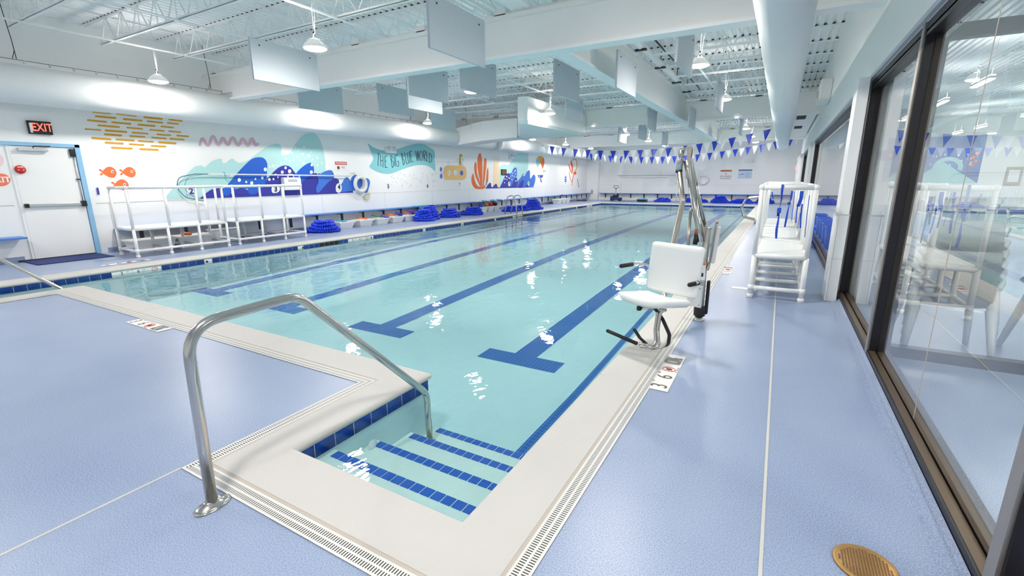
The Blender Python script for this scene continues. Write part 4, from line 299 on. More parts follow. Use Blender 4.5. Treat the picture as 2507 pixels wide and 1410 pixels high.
('painted_speckles','faint grey-green bubbles under the banner',[('speckle',1,[13.581,1.707,13.574,1.695,13.557,1.691,13.541,1.695,13.536,1.706,13.543,1.718,13.56,1.722,13.575,1.718]),('speckle',1,[13.149,1.547,13.138,1.528,13.115,1.52,13.093,1.528,13.085,1.547,13.096,1.565,13.119,1.573,13.141,1.565]),('speckle',1,[15.041,1.649,15.032,1.635,15.011,1.629,14.991,1.635,14.983,1.648,14.993,1.662,15.014,1.668,15.034,1.662]),('speckle',1,[13.415,1.704,13.408,1.684,13.394,1.675,13.381,1.683,13.378,1.704,13.385,1.724,13.399,1.732,13.411,1.724]),('speckle',1,[15.214,1.309,15.203,1.296,15.177,1.291,15.152,1.297,15.142,1.31,15.154,1.323,15.18,1.328,15.205,1.322]),('speckle',1,[13.757,1.424,13.746,1.404,13.724,1.396,13.704,1.404,13.697,1.424,13.707,1.444,13.729,1.452,13.749,1.444]),('speckle',1,[15.394,1.729,15.383,1.71,15.36,1.702,15.338,1.709,15.33,1.728,15.341,1.747,15.364,1.755,15.386,1.748]),('speckle',1,[14.3,1.67,14.292,1.659,14.273,1.655,14.255,1.659,14.248,1.67,14.257,1.681,14.276,1.686,14.294,1.681]),('speckle',1,[15.53,1.271,15.519,1.256,15.497,1.251,15.476,1.257,15.468,1.271,15.478,1.286,15.5,1.291,15.521,1.285]),('speckle',1,[15.47,1.444,15.457,1.423,15.429,1.414,15.402,1.423,15.392,1.445,15.405,1.466,15.433,1.475,15.46,1.466]),('speckle',1,[14.299,1.539,14.29,1.524,14.269,1.518,14.249,1.524,14.242,1.539,14.252,1.554,14.272,1.56,14.292,1.554]),('speckle',1,[13.389,1.598,13.379,1.588,13.357,1.584,13.336,1.588,13.328,1.598,13.338,1.608,13.36,1.612,13.381,1.608]),('speckle',1,[13.076,1.429,13.069,1.413,13.055,1.407,13.041,1.413,13.037,1.429,13.044,1.444,13.059,1.451,13.072,1.444]),('speckle',1,[14.209,1.578,14.197,1.566,14.17,1.561,14.145,1.566,14.135,1.578,14.147,1.591,14.173,1.596,14.199,1.591]),('speckle',1,[14.048,1.655,14.039,1.642,14.018,1.637,13.998,1.642,13.991,1.655,14,1.668,14.021,1.674,14.041,1.668]),('speckle',1,[13.865,1.357,13.857,1.341,13.841,1.334,13.826,1.341,13.821,1.358,13.829,1.374,13.845,1.381,13.86,1.374]),('speckle',1,[15.455,1.721,15.448,1.708,15.434,1.702,15.421,1.707,15.417,1.721,15.423,1.734,15.437,1.74,15.45,1.734]),('speckle',1,[15.018,1.422,15.011,1.408,14.994,1.402,14.979,1.408,14.974,1.422,14.981,1.437,14.997,1.442,15.013,1.436]),('speckle',1,[13.408,1.516,13.402,1.498,13.39,1.491,13.38,1.498,13.377,1.516,13.383,1.534,13.395,1.541,13.405,1.534]),('speckle',1,[15.411,1.22,15.399,1.197,15.374,1.188,15.35,1.198,15.341,1.221,15.353,1.243,15.378,1.252,15.402,1.243]),('speckle',1,[13.036,1.606,13.025,1.588,13.001,1.58,12.979,1.588,12.971,1.606,12.982,1.624,13.006,1.631,13.028,1.624]),('speckle',1,[14.009,1.247,13.999,1.228,13.978,1.22,13.958,1.228,13.952,1.248,13.962,1.268,13.982,1.276,14.002,1.267]),('speckle',1,[13.727,1.66,13.719,1.649,13.702,1.644,13.685,1.649,13.679,1.66,13.687,1.671,13.705,1.676,13.721,1.671]),('speckle',1,[13.924,1.238,13.917,1.229,13.901,1.225,13.885,1.229,13.88,1.239,13.887,1.249,13.903,1.253,13.918,1.248]),('speckle',1,[13.103,1.669,13.094,1.655,13.073,1.649,13.053,1.655,13.045,1.668,13.055,1.682,13.076,1.687,13.096,1.682]),('speckle',1,[13.734,1.711,13.723,1.696,13.698,1.69,13.674,1.696,13.665,1.71,13.676,1.725,13.701,1.731,13.725,1.726]),('speckle',1,[13.504,1.73,13.498,1.718,13.487,1.713,13.476,1.718,13.472,1.729,13.478,1.741,13.49,1.746,13.5,1.741]),('speckle',1,[14.775,1.689,14.769,1.672,14.756,1.666,14.744,1.672,14.74,1.688,14.746,1.705,14.759,1.711,14.771,1.705]),('speckle',1,[13.569,1.224,13.562,1.209,13.549,1.202,13.538,1.209,13.534,1.225,13.54,1.241,13.553,1.247,13.565,1.24]),('speckle',1,[15.07,1.541,15.057,1.524,15.028,1.518,15.001,1.524,14.99,1.541,15.003,1.557,15.032,1.564,15.059,1.557]),('speckle',1,[13.575,1.542,13.569,1.527,13.558,1.521,13.547,1.527,13.544,1.542,13.55,1.556,13.561,1.562,13.572,1.556]),('speckle',1,[13.586,1.283,13.576,1.268,13.553,1.261,13.531,1.268,13.523,1.284,13.534,1.299,13.557,1.305,13.578,1.299]),('speckle',1,[13.057,1.624,13.05,1.612,13.037,1.607,13.024,1.612,13.019,1.624,13.026,1.636,13.04,1.64,13.052,1.636]),('speckle',1,[13.529,1.294,13.523,1.284,13.51,1.28,13.498,1.285,13.494,1.295,13.5,1.305,13.513,1.309,13.525,1.305]),('speckle',1,[15.532,1.448,15.518,1.433,15.489,1.426,15.46,1.433,15.449,1.449,15.462,1.464,15.492,1.471,15.521,1.464]),('speckle',1,[15.44,1.397,15.428,1.377,15.401,1.368,15.376,1.377,15.367,1.397,15.379,1.417,15.405,1.425,15.43,1.417]),('speckle',1,[14.266,1.717,14.259,1.697,14.244,1.688,14.23,1.696,14.226,1.717,14.233,1.737,14.248,1.746,14.262,1.738]),('speckle',1,[15.414,1.237,15.406,1.218,15.387,1.211,15.369,1.219,15.363,1.238,15.372,1.257,15.391,1.264,15.408,1.256]),('speckle',1,[15.133,1.405,15.121,1.389,15.095,1.382,15.07,1.389,15.061,1.406,15.073,1.423,15.099,1.43,15.123,1.423]),('speckle',1,[14.694,1.384,14.686,1.362,14.669,1.353,14.654,1.363,14.649,1.384,14.657,1.406,14.674,1.415,14.689,1.406]),('speckle',1,[15.638,1.738,15.625,1.715,15.595,1.705,15.566,1.714,15.556,1.737,15.57,1.76,15.599,1.77,15.628,1.761]),('speckle',1,[14.774,1.748,14.762,1.736,14.736,1.731,14.711,1.736,14.701,1.747,14.713,1.759,14.739,1.764,14.764,1.76]),('speckle',1,[15.632,1.387,15.625,1.375,15.611,1.369,15.597,1.375,15.593,1.388,15.599,1.4,15.613,1.405,15.627,1.4]),('speckle',1,[14.653,1.45,14.642,1.429,14.618,1.42,14.595,1.429,14.587,1.451,14.599,1.472,14.623,1.481,14.645,1.472]),('speckle',1,[13.551,1.76,13.54,1.75,13.517,1.746,13.494,1.75,13.485,1.759,13.496,1.769,13.519,1.773,13.542,1.769]),('speckle',1,[15.386,1.712,15.374,1.691,15.348,1.683,15.323,1.691,15.314,1.711,15.326,1.732,15.352,1.74,15.377,1.732]),('speckle',1,[15.375,1.458,15.363,1.445,15.336,1.439,15.309,1.445,15.299,1.458,15.311,1.471,15.338,1.476,15.365,1.471]),('speckle',1,[14.771,1.586,14.759,1.566,14.732,1.558,14.707,1.566,14.698,1.586,14.71,1.605,14.737,1.614,14.762,1.605]),('speckle',1,[14.181,1.477,14.175,1.466,14.163,1.462,14.152,1.467,14.148,1.477,14.154,1.487,14.166,1.491,14.177,1.487]),('speckle',1,[14.543,1.496,14.532,1.479,14.506,1.472,14.482,1.479,14.473,1.497,14.485,1.514,14.51,1.521,14.534,1.514]),('speckle',1,[13.328,1.567,13.318,1.552,13.297,1.545,13.277,1.552,13.27,1.567,13.279,1.583,13.301,1.589,13.321,1.583]),('speckle',1,[12.989,1.318,12.979,1.308,12.958,1.304,12.937,1.309,12.929,1.319,12.939,1.329,12.96,1.333,12.981,1.329]),('speckle',1,[14.402,1.557,14.392,1.543,14.368,1.538,14.345,1.543,14.336,1.557,14.347,1.571,14.371,1.577,14.394,1.571]),('speckle',1,[13.569,1.501,13.558,1.49,13.534,1.486,13.51,1.49,13.501,1.501,13.512,1.511,13.536,1.516,13.56,1.511]),('speckle',1,[13.257,1.43,13.247,1.415,13.224,1.409,13.202,1.415,13.194,1.431,13.205,1.446,13.228,1.452,13.25,1.446]),('speckle',1,[14.079,1.294,14.069,1.283,14.046,1.279,14.024,1.284,14.016,1.294,14.026,1.305,14.049,1.309,14.071,1.304]),('speckle',1,[15.386,1.665,15.378,1.644,15.36,1.635,15.343,1.644,15.337,1.665,15.346,1.686,15.364,1.695,15.381,1.686]),('speckle',1,[14.038,1.327,14.031,1.307,14.017,1.298,14.004,1.307,14,1.328,14.007,1.348,14.021,1.356,14.034,1.348]),('speckle',1,[13.428,1.681,13.42,1.668,13.402,1.662,13.385,1.667,13.379,1.681,13.388,1.694,13.405,1.7,13.422,1.694]),('speckle',1,[14.374,1.264,14.364,1.254,14.341,1.25,14.319,1.255,14.311,1.265,14.321,1.275,14.343,1.278,14.365,1.274])]),
('painted_coral','orange finger coral',[('coral',2,[18.322,1.768,18.286,1.746,18.245,1.694,18.213,1.639,18.193,1.584,18.182,1.525,18.179,1.466,18.185,1.407,18.2,1.348,18.224,1.293,18.259,1.244,18.302,1.199,18.35,1.16,18.394,1.129,18.443,1.104,18.506,1.085,18.603,1.07,18.716,1.062,18.803,1.064,18.852,1.08,18.873,1.107,18.861,1.137,18.799,1.168,18.704,1.201,18.62,1.244,18.559,1.302,18.509,1.368,18.467,1.436,18.437,1.505,18.417,1.576,18.396,1.639,18.373,1.697,18.35,1.747]),('coral',2,[18.528,2.296,18.5,2.274,18.471,2.236,18.45,2.186,18.439,2.128,18.434,2.059,18.436,1.985,18.444,1.907,18.457,1.823,18.479,1.741,18.511,1.663,18.551,1.587,18.603,1.508,18.679,1.42,18.767,1.328,18.838,1.257,18.878,1.213,18.901,1.19,18.918,1.181,18.939,1.181,18.955,1.197,18.947,1.24,18.901,1.327,18.831,1.441,18.767,1.552,18.717,1.652,18.674,1.75,18.643,1.844,18.635,1.937,18.639,2.027,18.64,2.104,18.633,2.164,18.622,2.211,18.606,2.248,18.583,2.277,18.556,2.295]),('coral',2,[18.946,2.707,18.896,2.691,18.841,2.652,18.793,2.599,18.756,2.533,18.725,2.452,18.704,2.366,18.695,2.274,18.697,2.175,18.706,2.077,18.723,1.98,18.748,1.884,18.776,1.787,18.807,1.691,18.84,1.596,18.874,1.493,18.908,1.366,18.942,1.232,18.971,1.136,18.992,1.089,19.009,1.081,19.026,1.12,19.05,1.221,19.075,1.369,19.096,1.522,19.111,1.67,19.121,1.823,19.126,1.967,19.126,2.099,19.121,2.222,19.111,2.335,19.096,2.44,19.077,2.535,19.052,2.61,19.022,2.663,18.987,2.696]),('coral',2,[19.388,2.513,19.354,2.504,19.322,2.47,19.295,2.414,19.274,2.33,19.257,2.223,19.243,2.117,19.229,2.018,19.218,1.919,19.204,1.82,19.189,1.724,19.171,1.627,19.152,1.522,19.125,1.392,19.097,1.253,19.083,1.149,19.094,1.09,19.119,1.065,19.151,1.088,19.189,1.176,19.234,1.31,19.276,1.447,19.316,1.574,19.353,1.702,19.388,1.822,19.419,1.929,19.447,2.028,19.469,2.122,19.485,2.214,19.495,2.301,19.491,2.375,19.465,2.439,19.426,2.489]),('coral',2,[19.595,2.042,19.57,2.022,19.543,1.974,19.519,1.913,19.5,1.842,19.485,1.759,19.469,1.672,19.444,1.576,19.419,1.476,19.417,1.401,19.457,1.355,19.52,1.335,19.574,1.354,19.607,1.436,19.631,1.559,19.647,1.673,19.655,1.764,19.655,1.846,19.649,1.915,19.636,1.975,19.617,2.023]),('coral',2,[18.48,1.1,18.546,1.124,18.679,1.151,18.807,1.168,18.905,1.165,18.997,1.152,19.083,1.149,19.17,1.172,19.252,1.206,19.311,1.221,19.343,1.197,19.352,1.153,19.336,1.114,19.293,1.09,19.225,1.071,19.136,1.058,19.016,1.05,18.875,1.049,18.748,1.053,18.628,1.064,18.521,1.081])]),
('painted_reeds','tall pale sand reeds beside the coral',[('sandpale',1,[20.237,2.733,20.255,2.734,20.282,2.139,20.266,1.114,20.163,1.116,20.192,2.137]),('sandpale',1,[20.447,2.681,20.465,2.682,20.496,2.143,20.482,1.111,20.377,1.113,20.404,2.142]),('sandpale',1,[20.646,2.689,20.665,2.69,20.697,2.148,20.685,1.107,20.578,1.109,20.604,2.146]),('sandpale',1,[20.334,2.417,20.353,2.417,20.389,2.141,20.374,1.113,20.269,1.114,20.297,2.139]),('sandpale',1,[20.548,2.408,20.566,2.408,20.604,2.146,20.591,1.109,20.485,1.111,20.511,2.144]),('sandpale',1,[20.148,2.197,20.166,2.198,20.207,2.137,20.19,1.116,20.087,1.117,20.117,2.136])]),
('painted_mountains','teal peak over navy and blue waves on the far half of the left wall',[('paleteal',1,[20.685,1.092,20.705,2.085,20.864,2.198,21.152,2.252,21.61,2.231,22.085,2.504,22.398,2.744,22.504,2.863,23.004,2.893,23.865,2.888,23.87,2.284,23.604,1.689,23.531,1.061]),('navy',2,[20.749,1.138,20.818,1.204,20.917,1.298,21.008,1.391,21.078,1.476,21.14,1.559,21.206,1.631,21.282,1.691,21.362,1.74,21.438,1.777,21.508,1.801,21.575,1.813,21.638,1.815,21.697,1.805,21.753,1.786,21.805,1.764,21.847,1.74,21.884,1.712,21.941,1.682,22.033,1.647,22.146,1.61,22.251,1.584,22.345,1.583,22.431,1.593,22.498,1.584,22.532,1.539,22.546,1.474,22.569,1.415,22.606,1.363,22.651,1.316,22.712,1.296,22.801,1.32,22.907,1.37,23.005,1.413,23.085,1.441,23.158,1.462,23.227,1.464,23.299,1.441,23.368,1.399,23.416,1.342,23.43,1.255,23.423,1.153,23.417,1.08,23.417,1.036,20.684,1.068]),('navy',2,[19.363,1.068,19.57,1.233,19.718,1.323,19.807,1.345,19.88,1.29,19.891,1.167,19.979,1.104,20.132,1.21,20.316,1.286,20.423,1.269,20.467,1.158,20.559,1.094,20.685,1.092,20.684,1.057]),('midblue',3,[21.867,1.121,21.842,1.152,21.817,1.206,21.8,1.271,21.798,1.346,21.804,1.432,21.803,1.518,21.776,1.606,21.742,1.694,21.738,1.763,21.788,1.8,21.869,1.819,21.942,1.847,21.991,1.898,22.032,1.959,22.081,2.013,22.145,2.058,22.217,2.095,22.29,2.115,22.367,2.118,22.444,2.102,22.5,2.052,22.527,1.942,22.531,1.798,22.516,1.685,22.478,1.639,22.42,1.626,22.357,1.601,22.29,1.549,22.218,1.486,22.145,1.418,22.07,1.338,21.995,1.253,21.936,1.187,21.903,1.145,21.885,1.121]),('midblue',3,[22.532,1.145,22.553,1.219,22.587,1.323,22.64,1.415,22.725,1.477,22.83,1.529,22.931,1.584,23.024,1.658,23.114,1.737,23.189,1.79,23.245,1.805,23.287,1.796,23.32,1.774,23.338,1.73,23.348,1.674,23.377,1.654,23.437,1.702,23.516,1.786,23.603,1.863,23.706,1.922,23.817,1.972,23.911,1.997,23.974,1.99,24.019,1.956,24.048,1.902,24.056,1.815,24.048,1.707,24.051,1.62,24.072,1.567,24.104,1.535,24.151,1.532,24.221,1.577,24.307,1.651,24.388,1.71,24.46,1.739,24.528,1.752,24.59,1.747,24.649,1.722,24.702,1.679,24.735,1.622,24.742,1.548,24.729,1.46,24.698,1.369,24.636,1.264,24.555,1.157,24.498,1.081,24.478,1.042,22.567,1.051]),('navy',4,[22.639,1.062,22.657,1.125,22.755,1.214,22.858,1.294,22.943,1.358,23.033,1.413,23.115,1.447,23.193,1.456,23.262,1.443,23.302,1.412,23.297,1.353,23.262,1.276,23.228,1.205,23.219,1.144,23.211,1.09,23.153,1.053,22.985,1.036,22.771,1.036]),('navy',4,[23.417,1.063,23.684,1.217,23.879,1.126,23.801,1.053]),('white',5,[21.482,1.64,21.468,1.615,21.434,1.6,21.391,1.6,21.357,1.615,21.344,1.64,21.358,1.664,21.392,1.68,21.435,1.68,21.469,1.665]),('white',5,[21.269,1.514,21.257,1.493,21.228,1.48,21.193,1.48,21.164,1.493,21.154,1.514,21.165,1.535,21.194,1.548,21.229,1.548,21.258,1.535]),('white',5,[21.611,1.58,21.602,1.565,21.581,1.555,21.555,1.555,21.533,1.565,21.525,1.58,21.534,1.595,21.555,1.605,21.582,1.605,21.603,1.595]),('white',5,[21.767,1.554,21.754,1.531,21.721,1.517,21.681,1.517,21.649,1.531,21.637,1.554,21.65,1.577,21.682,1.591,21.722,1.591,21.754,1.577]),('white',5,[21.475,1.486,21.466,1.469,21.442,1.458,21.412,1.458,21.389,1.469,21.38,1.486,21.389,1.503,21.413,1.514,21.442,1.514,21.466,1.503]),('white',5,[21.241,1.328,21.231,1.309,21.204,1.298,21.172,1.298,21.146,1.31,21.137,1.329,21.147,1.348,21.173,1.36,21.205,1.359,21.231,1.347]),('white',5,[22.051,1.691,22.04,1.672,22.012,1.66,21.978,1.66,21.951,1.671,21.941,1.691,21.951,1.71,21.979,1.722,22.013,1.722,22.04,1.711]),('white',5,[21.859,1.649,21.852,1.636,21.833,1.627,21.809,1.627,21.79,1.636,21.783,1.649,21.791,1.663,21.81,1.671,21.833,1.671,21.852,1.663]),('white',5,[22.018,1.481,22.007,1.462,21.98,1.45,21.946,1.45,21.918,1.462,21.908,1.481,21.919,1.501,21.946,1.513,21.98,1.513,22.008,1.501]),('white',5,[22.459,1.413,22.446,1.389,22.412,1.374,22.37,1.375,22.336,1.39,22.323,1.413,22.336,1.437,22.37,1.451,22.412,1.451,22.446,1.436]),('white',5,[22.255,1.65,22.244,1.631,22.216,1.619,22.182,1.619,22.154,1.631,22.144,1.65,22.154,1.67,22.182,1.682,22.217,1.682,22.245,1.67]),('white',5,[22.391,1.951,22.378,1.927,22.344,1.912,22.303,1.912,22.269,1.926,22.256,1.949,22.269,1.973,22.303,1.988,22.345,1.988,22.378,1.974]),('white',5,[22.408,1.776,22.399,1.759,22.373,1.747,22.342,1.747,22.317,1.758,22.307,1.776,22.317,1.793,22.342,1.804,22.373,1.805,22.399,1.794]),('white',5,[22.094,1.815,22.085,1.798,22.06,1.787,22.029,1.787,22.005,1.797,21.995,1.814,22.005,1.832,22.03,1.843,22.06,1.843,22.085,1.833]),('white',5,[22.264,1.883,22.257,1.869,22.237,1.861,22.213,1.86,22.194,1.869,22.186,1.882,22.194,1.896,22.213,1.905,22.238,1.905,22.257,1.897]),('white',5,[23.322,1.711,23.31,1.688,23.277,1.674,23.236,1.674,23.203,1.688,23.191,1.71,23.203,1.732,23.236,1.746,23.277,1.746,23.31,1.733])]),
('painted_balloon','small hot air balloon in teal, yellow and red',[('teal',1,[24.983,2.746,24.923,2.715,24.86,2.652,24.815,2.585,24.797,2.523,24.797,2.458,24.819,2.391,24.871,2.309,24.944,2.226,25.016,2.179,25.08,2.196,25.142,2.25,25.197,2.302,25.251,2.333,25.297,2.362,25.31,2.403,25.268,2.469,25.192,2.546,25.122,2.614,25.073,2.675,25.03,2.727]),('mustard',2,[25.064,2.779,25.206,2.805,25.415,2.817,25.58,2.818,25.65,2.809,25.673,2.788,25.676,2.752,25.66,2.692,25.625,2.618,25.586,2.55,25.552,2.492,25.515,2.441,25.472,2.407,25.422,2.394,25.366,2.399,25.31,2.423,25.252,2.475,25.194,2.547,25.145,2.615,25.09,2.676,25.045,2.735]),('coral2',2,[25.699,2.773,25.763,2.76,25.836,2.715,25.892,2.66,25.917,2.598,25.924,2.527,25.921,2.459,25.909,2.403,25.886,2.351,25.853,2.296,25.808,2.225,25.753,2.152,25.701,2.112,25.654,2.127,25.61,2.175,25.57,2.23,25.527,2.285,25.488,2.346,25.472,2.407,25.494,2.468,25.54,2.529,25.585,2.59,25.62,2.662,25.655,2.734]),('navy',1,[25.038,1.735,25.796,1.739,25.68,1.586,25.142,1.582]),('white',2,[25.321,1.662,25.309,1.641,25.277,1.628,25.237,1.628,25.204,1.641,25.191,1.662,25.203,1.683,25.235,1.696,25.275,1.696,25.308,1.684]),('slate',1,[25.354,1.529,25.461,1.337,25.478,1.323,25.51,1.314,25.546,1.314,25.578,1.321,25.598,1.334,25.599,1.35,25.49,1.543,25.473,1.556,25.442,1.565,25.405,1.565,25.373,1.558,25.354,1.545]),('slate',1,[25.838,1.967,25.83,1.933,25.806,1.912,25.777,1.912,25.752,1.932,25.742,1.965,25.751,1.999,25.774,2.02,25.803,2.02,25.828,2]),('slate',1,[26.06,1.969,26.051,1.936,26.028,1.915,25.998,1.914,25.973,1.935,25.963,1.968,25.971,2.002,25.995,2.023,26.025,2.023,26.049,2.003])]),
('painted_plant','orange tulip shaped plant near the far corner',[('coral2',1,[29.688,2.517,29.752,2.468,29.843,2.368,29.945,2.251,30.085,2.104,30.237,1.941,30.308,1.844,30.231,1.864,30.072,1.952,29.927,2.046,29.823,2.133,29.731,2.227,29.671,2.314,29.648,2.403,29.655,2.486]),('coral2',1,[30.006,2.717,30.121,2.666,30.274,2.568,30.39,2.466,30.438,2.379,30.449,2.289,30.44,2.191,30.41,2.053,30.36,1.908,30.308,1.844,30.261,1.922,30.213,2.081,30.159,2.232,30.086,2.348,30.007,2.455,29.956,2.546,29.942,2.629,29.956,2.696]),('mustard',1,[30.247,2.677,30.285,2.699,30.334,2.731,30.392,2.759,30.455,2.776,30.553,2.787,30.679,2.793,30.797,2.79,30.882,2.773,30.949,2.735,31.006,2.674,31.048,2.602,31.073,2.528,31.086,2.451,31.083,2.37,31.058,2.289,31.005,2.21,30.899,2.127,30.748,2.04,30.599,1.961,30.497,1.907,30.485,1.894,30.491,1.881,30.514,1.871,30.548,1.867,30.583,1.869,30.61,1.878,30.713,1.932,30.865,2.012,31.022,2.103,31.138,2.194,31.198,2.281,31.224,2.369,31.227,2.455,31.214,2.534,31.187,2.613,31.142,2.69,31.077,2.759,30.983,2.811,30.843,2.839,30.684,2.844,30.533,2.836,30.404,2.821,30.3,2.794,30.224,2.757,30.17,2.723,30.134,2.701,30.124,2.688,30.131,2.676,30.155,2.667,30.188,2.664,30.222,2.667]),('coral2',2,[29.738,1.998,29.751,1.922,29.77,1.813,29.801,1.693,29.855,1.585,29.949,1.493,30.072,1.407,30.192,1.328,30.274,1.26,30.307,1.2,30.311,1.146,30.302,1.101,30.297,1.068,30.302,1.06,30.317,1.053,30.338,1.05,30.36,1.051,30.377,1.056,30.384,1.064,30.389,1.097,30.398,1.143,30.393,1.202,30.356,1.269,30.268,1.342,30.147,1.422,30.026,1.506,29.936,1.593,29.885,1.697,29.854,1.816,29.835,1.925,29.822,2,29.814,2.008,29.798,2.013,29.777,2.015,29.756,2.012,29.742,2.006]),('coral2',2,[30.878,1.976,30.796,1.923,30.677,1.847,30.552,1.758,30.453,1.666,30.39,1.562,30.345,1.446,30.313,1.341,30.29,1.268,30.295,1.257,30.313,1.248,30.34,1.244,30.368,1.245,30.391,1.251,30.402,1.261,30.425,1.334,30.456,1.44,30.5,1.554,30.561,1.653,30.655,1.74,30.777,1.827,30.895,1.902,30.978,1.955,30.986,1.966,30.978,1.976,30.957,1.984,30.928,1.987,30.899,1.984]),('coral2',2,[30.493,1.868,30.618,1.923,30.828,1.986,30.989,2.013,31.05,1.97,31.061,1.889,31.034,1.826,30.962,1.802,30.854,1.796,30.749,1.8,30.633,1.814,30.521,1.837]),('midblue',1,[29.219,1.768,29.25,1.205,29.297,1.205,29.266,1.769]),('midblue',1,[29.364,1.65,29.356,1.608,29.245,1.568,29.098,1.553,29,1.572,29.008,1.614,29.117,1.654,29.265,1.67]),('midblue',1,[29.372,1.515,29.363,1.473,29.253,1.433,29.105,1.418,29.007,1.438,29.015,1.48,29.125,1.52,29.272,1.534]),('midblue',1,[29.378,1.402,29.37,1.359,29.259,1.32,29.111,1.306,29.013,1.326,29.021,1.368,29.131,1.407,29.279,1.422])]),
('painted_poem','block of small dark handwriting beside the plant',[('slate2',1,[28.16,2.794,29.58,2.81,29.581,2.821,28.161,2.805]),('slate2',1,[28.245,2.726,29.585,2.736,29.586,2.748,28.247,2.737]),('slate2',1,[28.167,2.653,29.589,2.663,29.59,2.674,28.168,2.663]),('slate2',1,[28.252,2.584,29.594,2.589,29.595,2.6,28.253,2.595]),('slate2',1,[28.173,2.511,29.598,2.515,29.599,2.527,28.175,2.522]),('slate2',1,[28.259,2.442,29.602,2.442,29.604,2.453,28.26,2.453]),('slate2',1,[28.18,2.369,29.607,2.368,29.608,2.379,28.181,2.379]),('slate2',1,[28.266,2.299,29.611,2.293,29.613,2.305,28.267,2.31])]),
('painted_disc','pale pink disc at the left edge',[('pinkpale',1,[3.042,1.879,3.033,1.845,3.019,1.814,3.001,1.79,2.982,1.774,2.962,1.768,2.945,1.773,2.931,1.788,2.922,1.812,2.919,1.842,2.922,1.875,2.931,1.908,2.945,1.939,2.963,1.963,2.982,1.979,3.002,1.985,3.019,1.98,3.033,1.966,3.042,1.942,3.045,1.912])]),
('exit_sticker','orange oval sticker lettered EXIT',[('coral3',1,[3.066,1.529,3.057,1.499,3.039,1.471,3.015,1.447,2.986,1.429,2.954,1.418,2.922,1.415,2.891,1.419,2.864,1.431,2.842,1.449,2.827,1.473,2.82,1.501,2.821,1.53,2.831,1.559,2.848,1.586,2.871,1.61,2.899,1.628,2.931,1.639,2.963,1.643,2.994,1.64,3.022,1.629,3.044,1.61,3.06,1.587,3.067,1.559])]),
('number_plate','white number backings on the waves',[('white',7,[6.031,1.261,6.036,1.297,6.043,1.337,6.059,1.365,6.088,1.376,6.124,1.376,6.159,1.371,6.19,1.359,6.219,1.342,6.24,1.323,6.249,1.302,6.249,1.28,6.242,1.256,6.228,1.228,6.206,1.199,6.18,1.178,6.147,1.17,6.111,1.171,6.079,1.174,6.056,1.178,6.038,1.184,6.027,1.196,6.023,1.213,6.026,1.235]),('white',7,[8.237,1.302,8.265,1.341,8.304,1.374,8.342,1.392,8.376,1.388,8.409,1.367,8.438,1.345,8.462,1.326,8.481,1.305,8.49,1.282,8.486,1.254,8.472,1.224,8.453,1.198,8.428,1.178,8.396,1.162,8.361,1.153,8.317,1.148,8.269,1.149,8.236,1.164,8.223,1.203,8.225,1.255]),('white',7,[10.443,1.156,10.438,1.208,10.444,1.273,10.462,1.327,10.497,1.366,10.544,1.395,10.588,1.403,10.629,1.382,10.666,1.34,10.687,1.293,10.684,1.239,10.664,1.181,10.638,1.136,10.607,1.112,10.57,1.101,10.535,1.101,10.499,1.108,10.465,1.126]),('white',7,[21.787,1.263,21.776,1.214,21.748,1.172,21.706,1.145,21.656,1.136,21.608,1.146,21.567,1.175,21.54,1.217,21.531,1.266,21.541,1.314,21.569,1.355,21.611,1.383,21.66,1.392,21.708,1.382,21.75,1.354,21.777,1.312]),('white',7,[23.999,1.258,23.99,1.21,23.961,1.17,23.918,1.144,23.867,1.135,23.816,1.145,23.773,1.172,23.744,1.213,23.734,1.26,23.744,1.307,23.772,1.347,23.814,1.373,23.865,1.382,23.916,1.373,23.959,1.346,23.989,1.305]),('white',7,[19.514,1.287,19.506,1.251,19.487,1.22,19.458,1.2,19.425,1.193,19.392,1.201,19.365,1.222,19.347,1.252,19.342,1.288,19.35,1.324,19.369,1.354,19.398,1.374,19.431,1.381,19.463,1.374,19.491,1.353,19.508,1.323])]),]
NUMS=[('1', (4.323, 1.286), 0.19), ('2', (6.131, 1.252), 0.2), ('3', (8.354, 1.257), 0.2), ('4', (10.577, 1.277), 0.2), ('5', (12.805, 1.271), 0.2), ('6', (15.014, 1.254), 0.2), ('7', (17.207, 1.277), 0.2), ('8', (19.43, 1.29), 0.2), ('9', (21.66, 1.288), 0.2), ('10', (23.868, 1.266), 0.2)]

# ------------------------------------------------------------------ dimensions of the hall
XL, XR, YB, YF, ZC = -12.5, 0.79, -4.0, 33.56, 4.58
IN = [(-1.09,1.447),(-1.09,29.3),(-9.95,29.3),(-9.95,1.447),(-8.81,1.447),(-8.81,2.66),(-2.26,2.66),(-2.26,1.447)]
OUT = [(-.78,1.127),(-.78,29.58),(-10.23,29.58),(-10.23,1.127),(-8.53,1.127),(-8.53,2.35),(-2.52,2.35),(-2.52,1.127)]
ZW = -0.10
def flat(b, x0, y0, x1, y1, z, m): b.face([(x0,y0,z),(x1,y0,z),(x1,y1,z),(x0,y1,z)], m)

# floor
b = MB()
for q in ((-.78,YB,XR+.18,YF),(XL,YB,-10.23,YF),(-10.23,29.58,-.78,YF),(-10.23,YB,-.78,1.127),(-8.53,1.127,-2.52,2.35)): flat(b, *q, 0, 'deck_blue')
NX0 = 0.97
for q in ((NX0,YB,5.6,YF),(12.6,YB,14.2,YF),(5.6,YB,12.6,6.0),(5.6,31.0,12.6,YF)): flat(b, *q, 0, 'deck_blue')
struct(b.build('floor'), 'speckled blue pool deck floor')
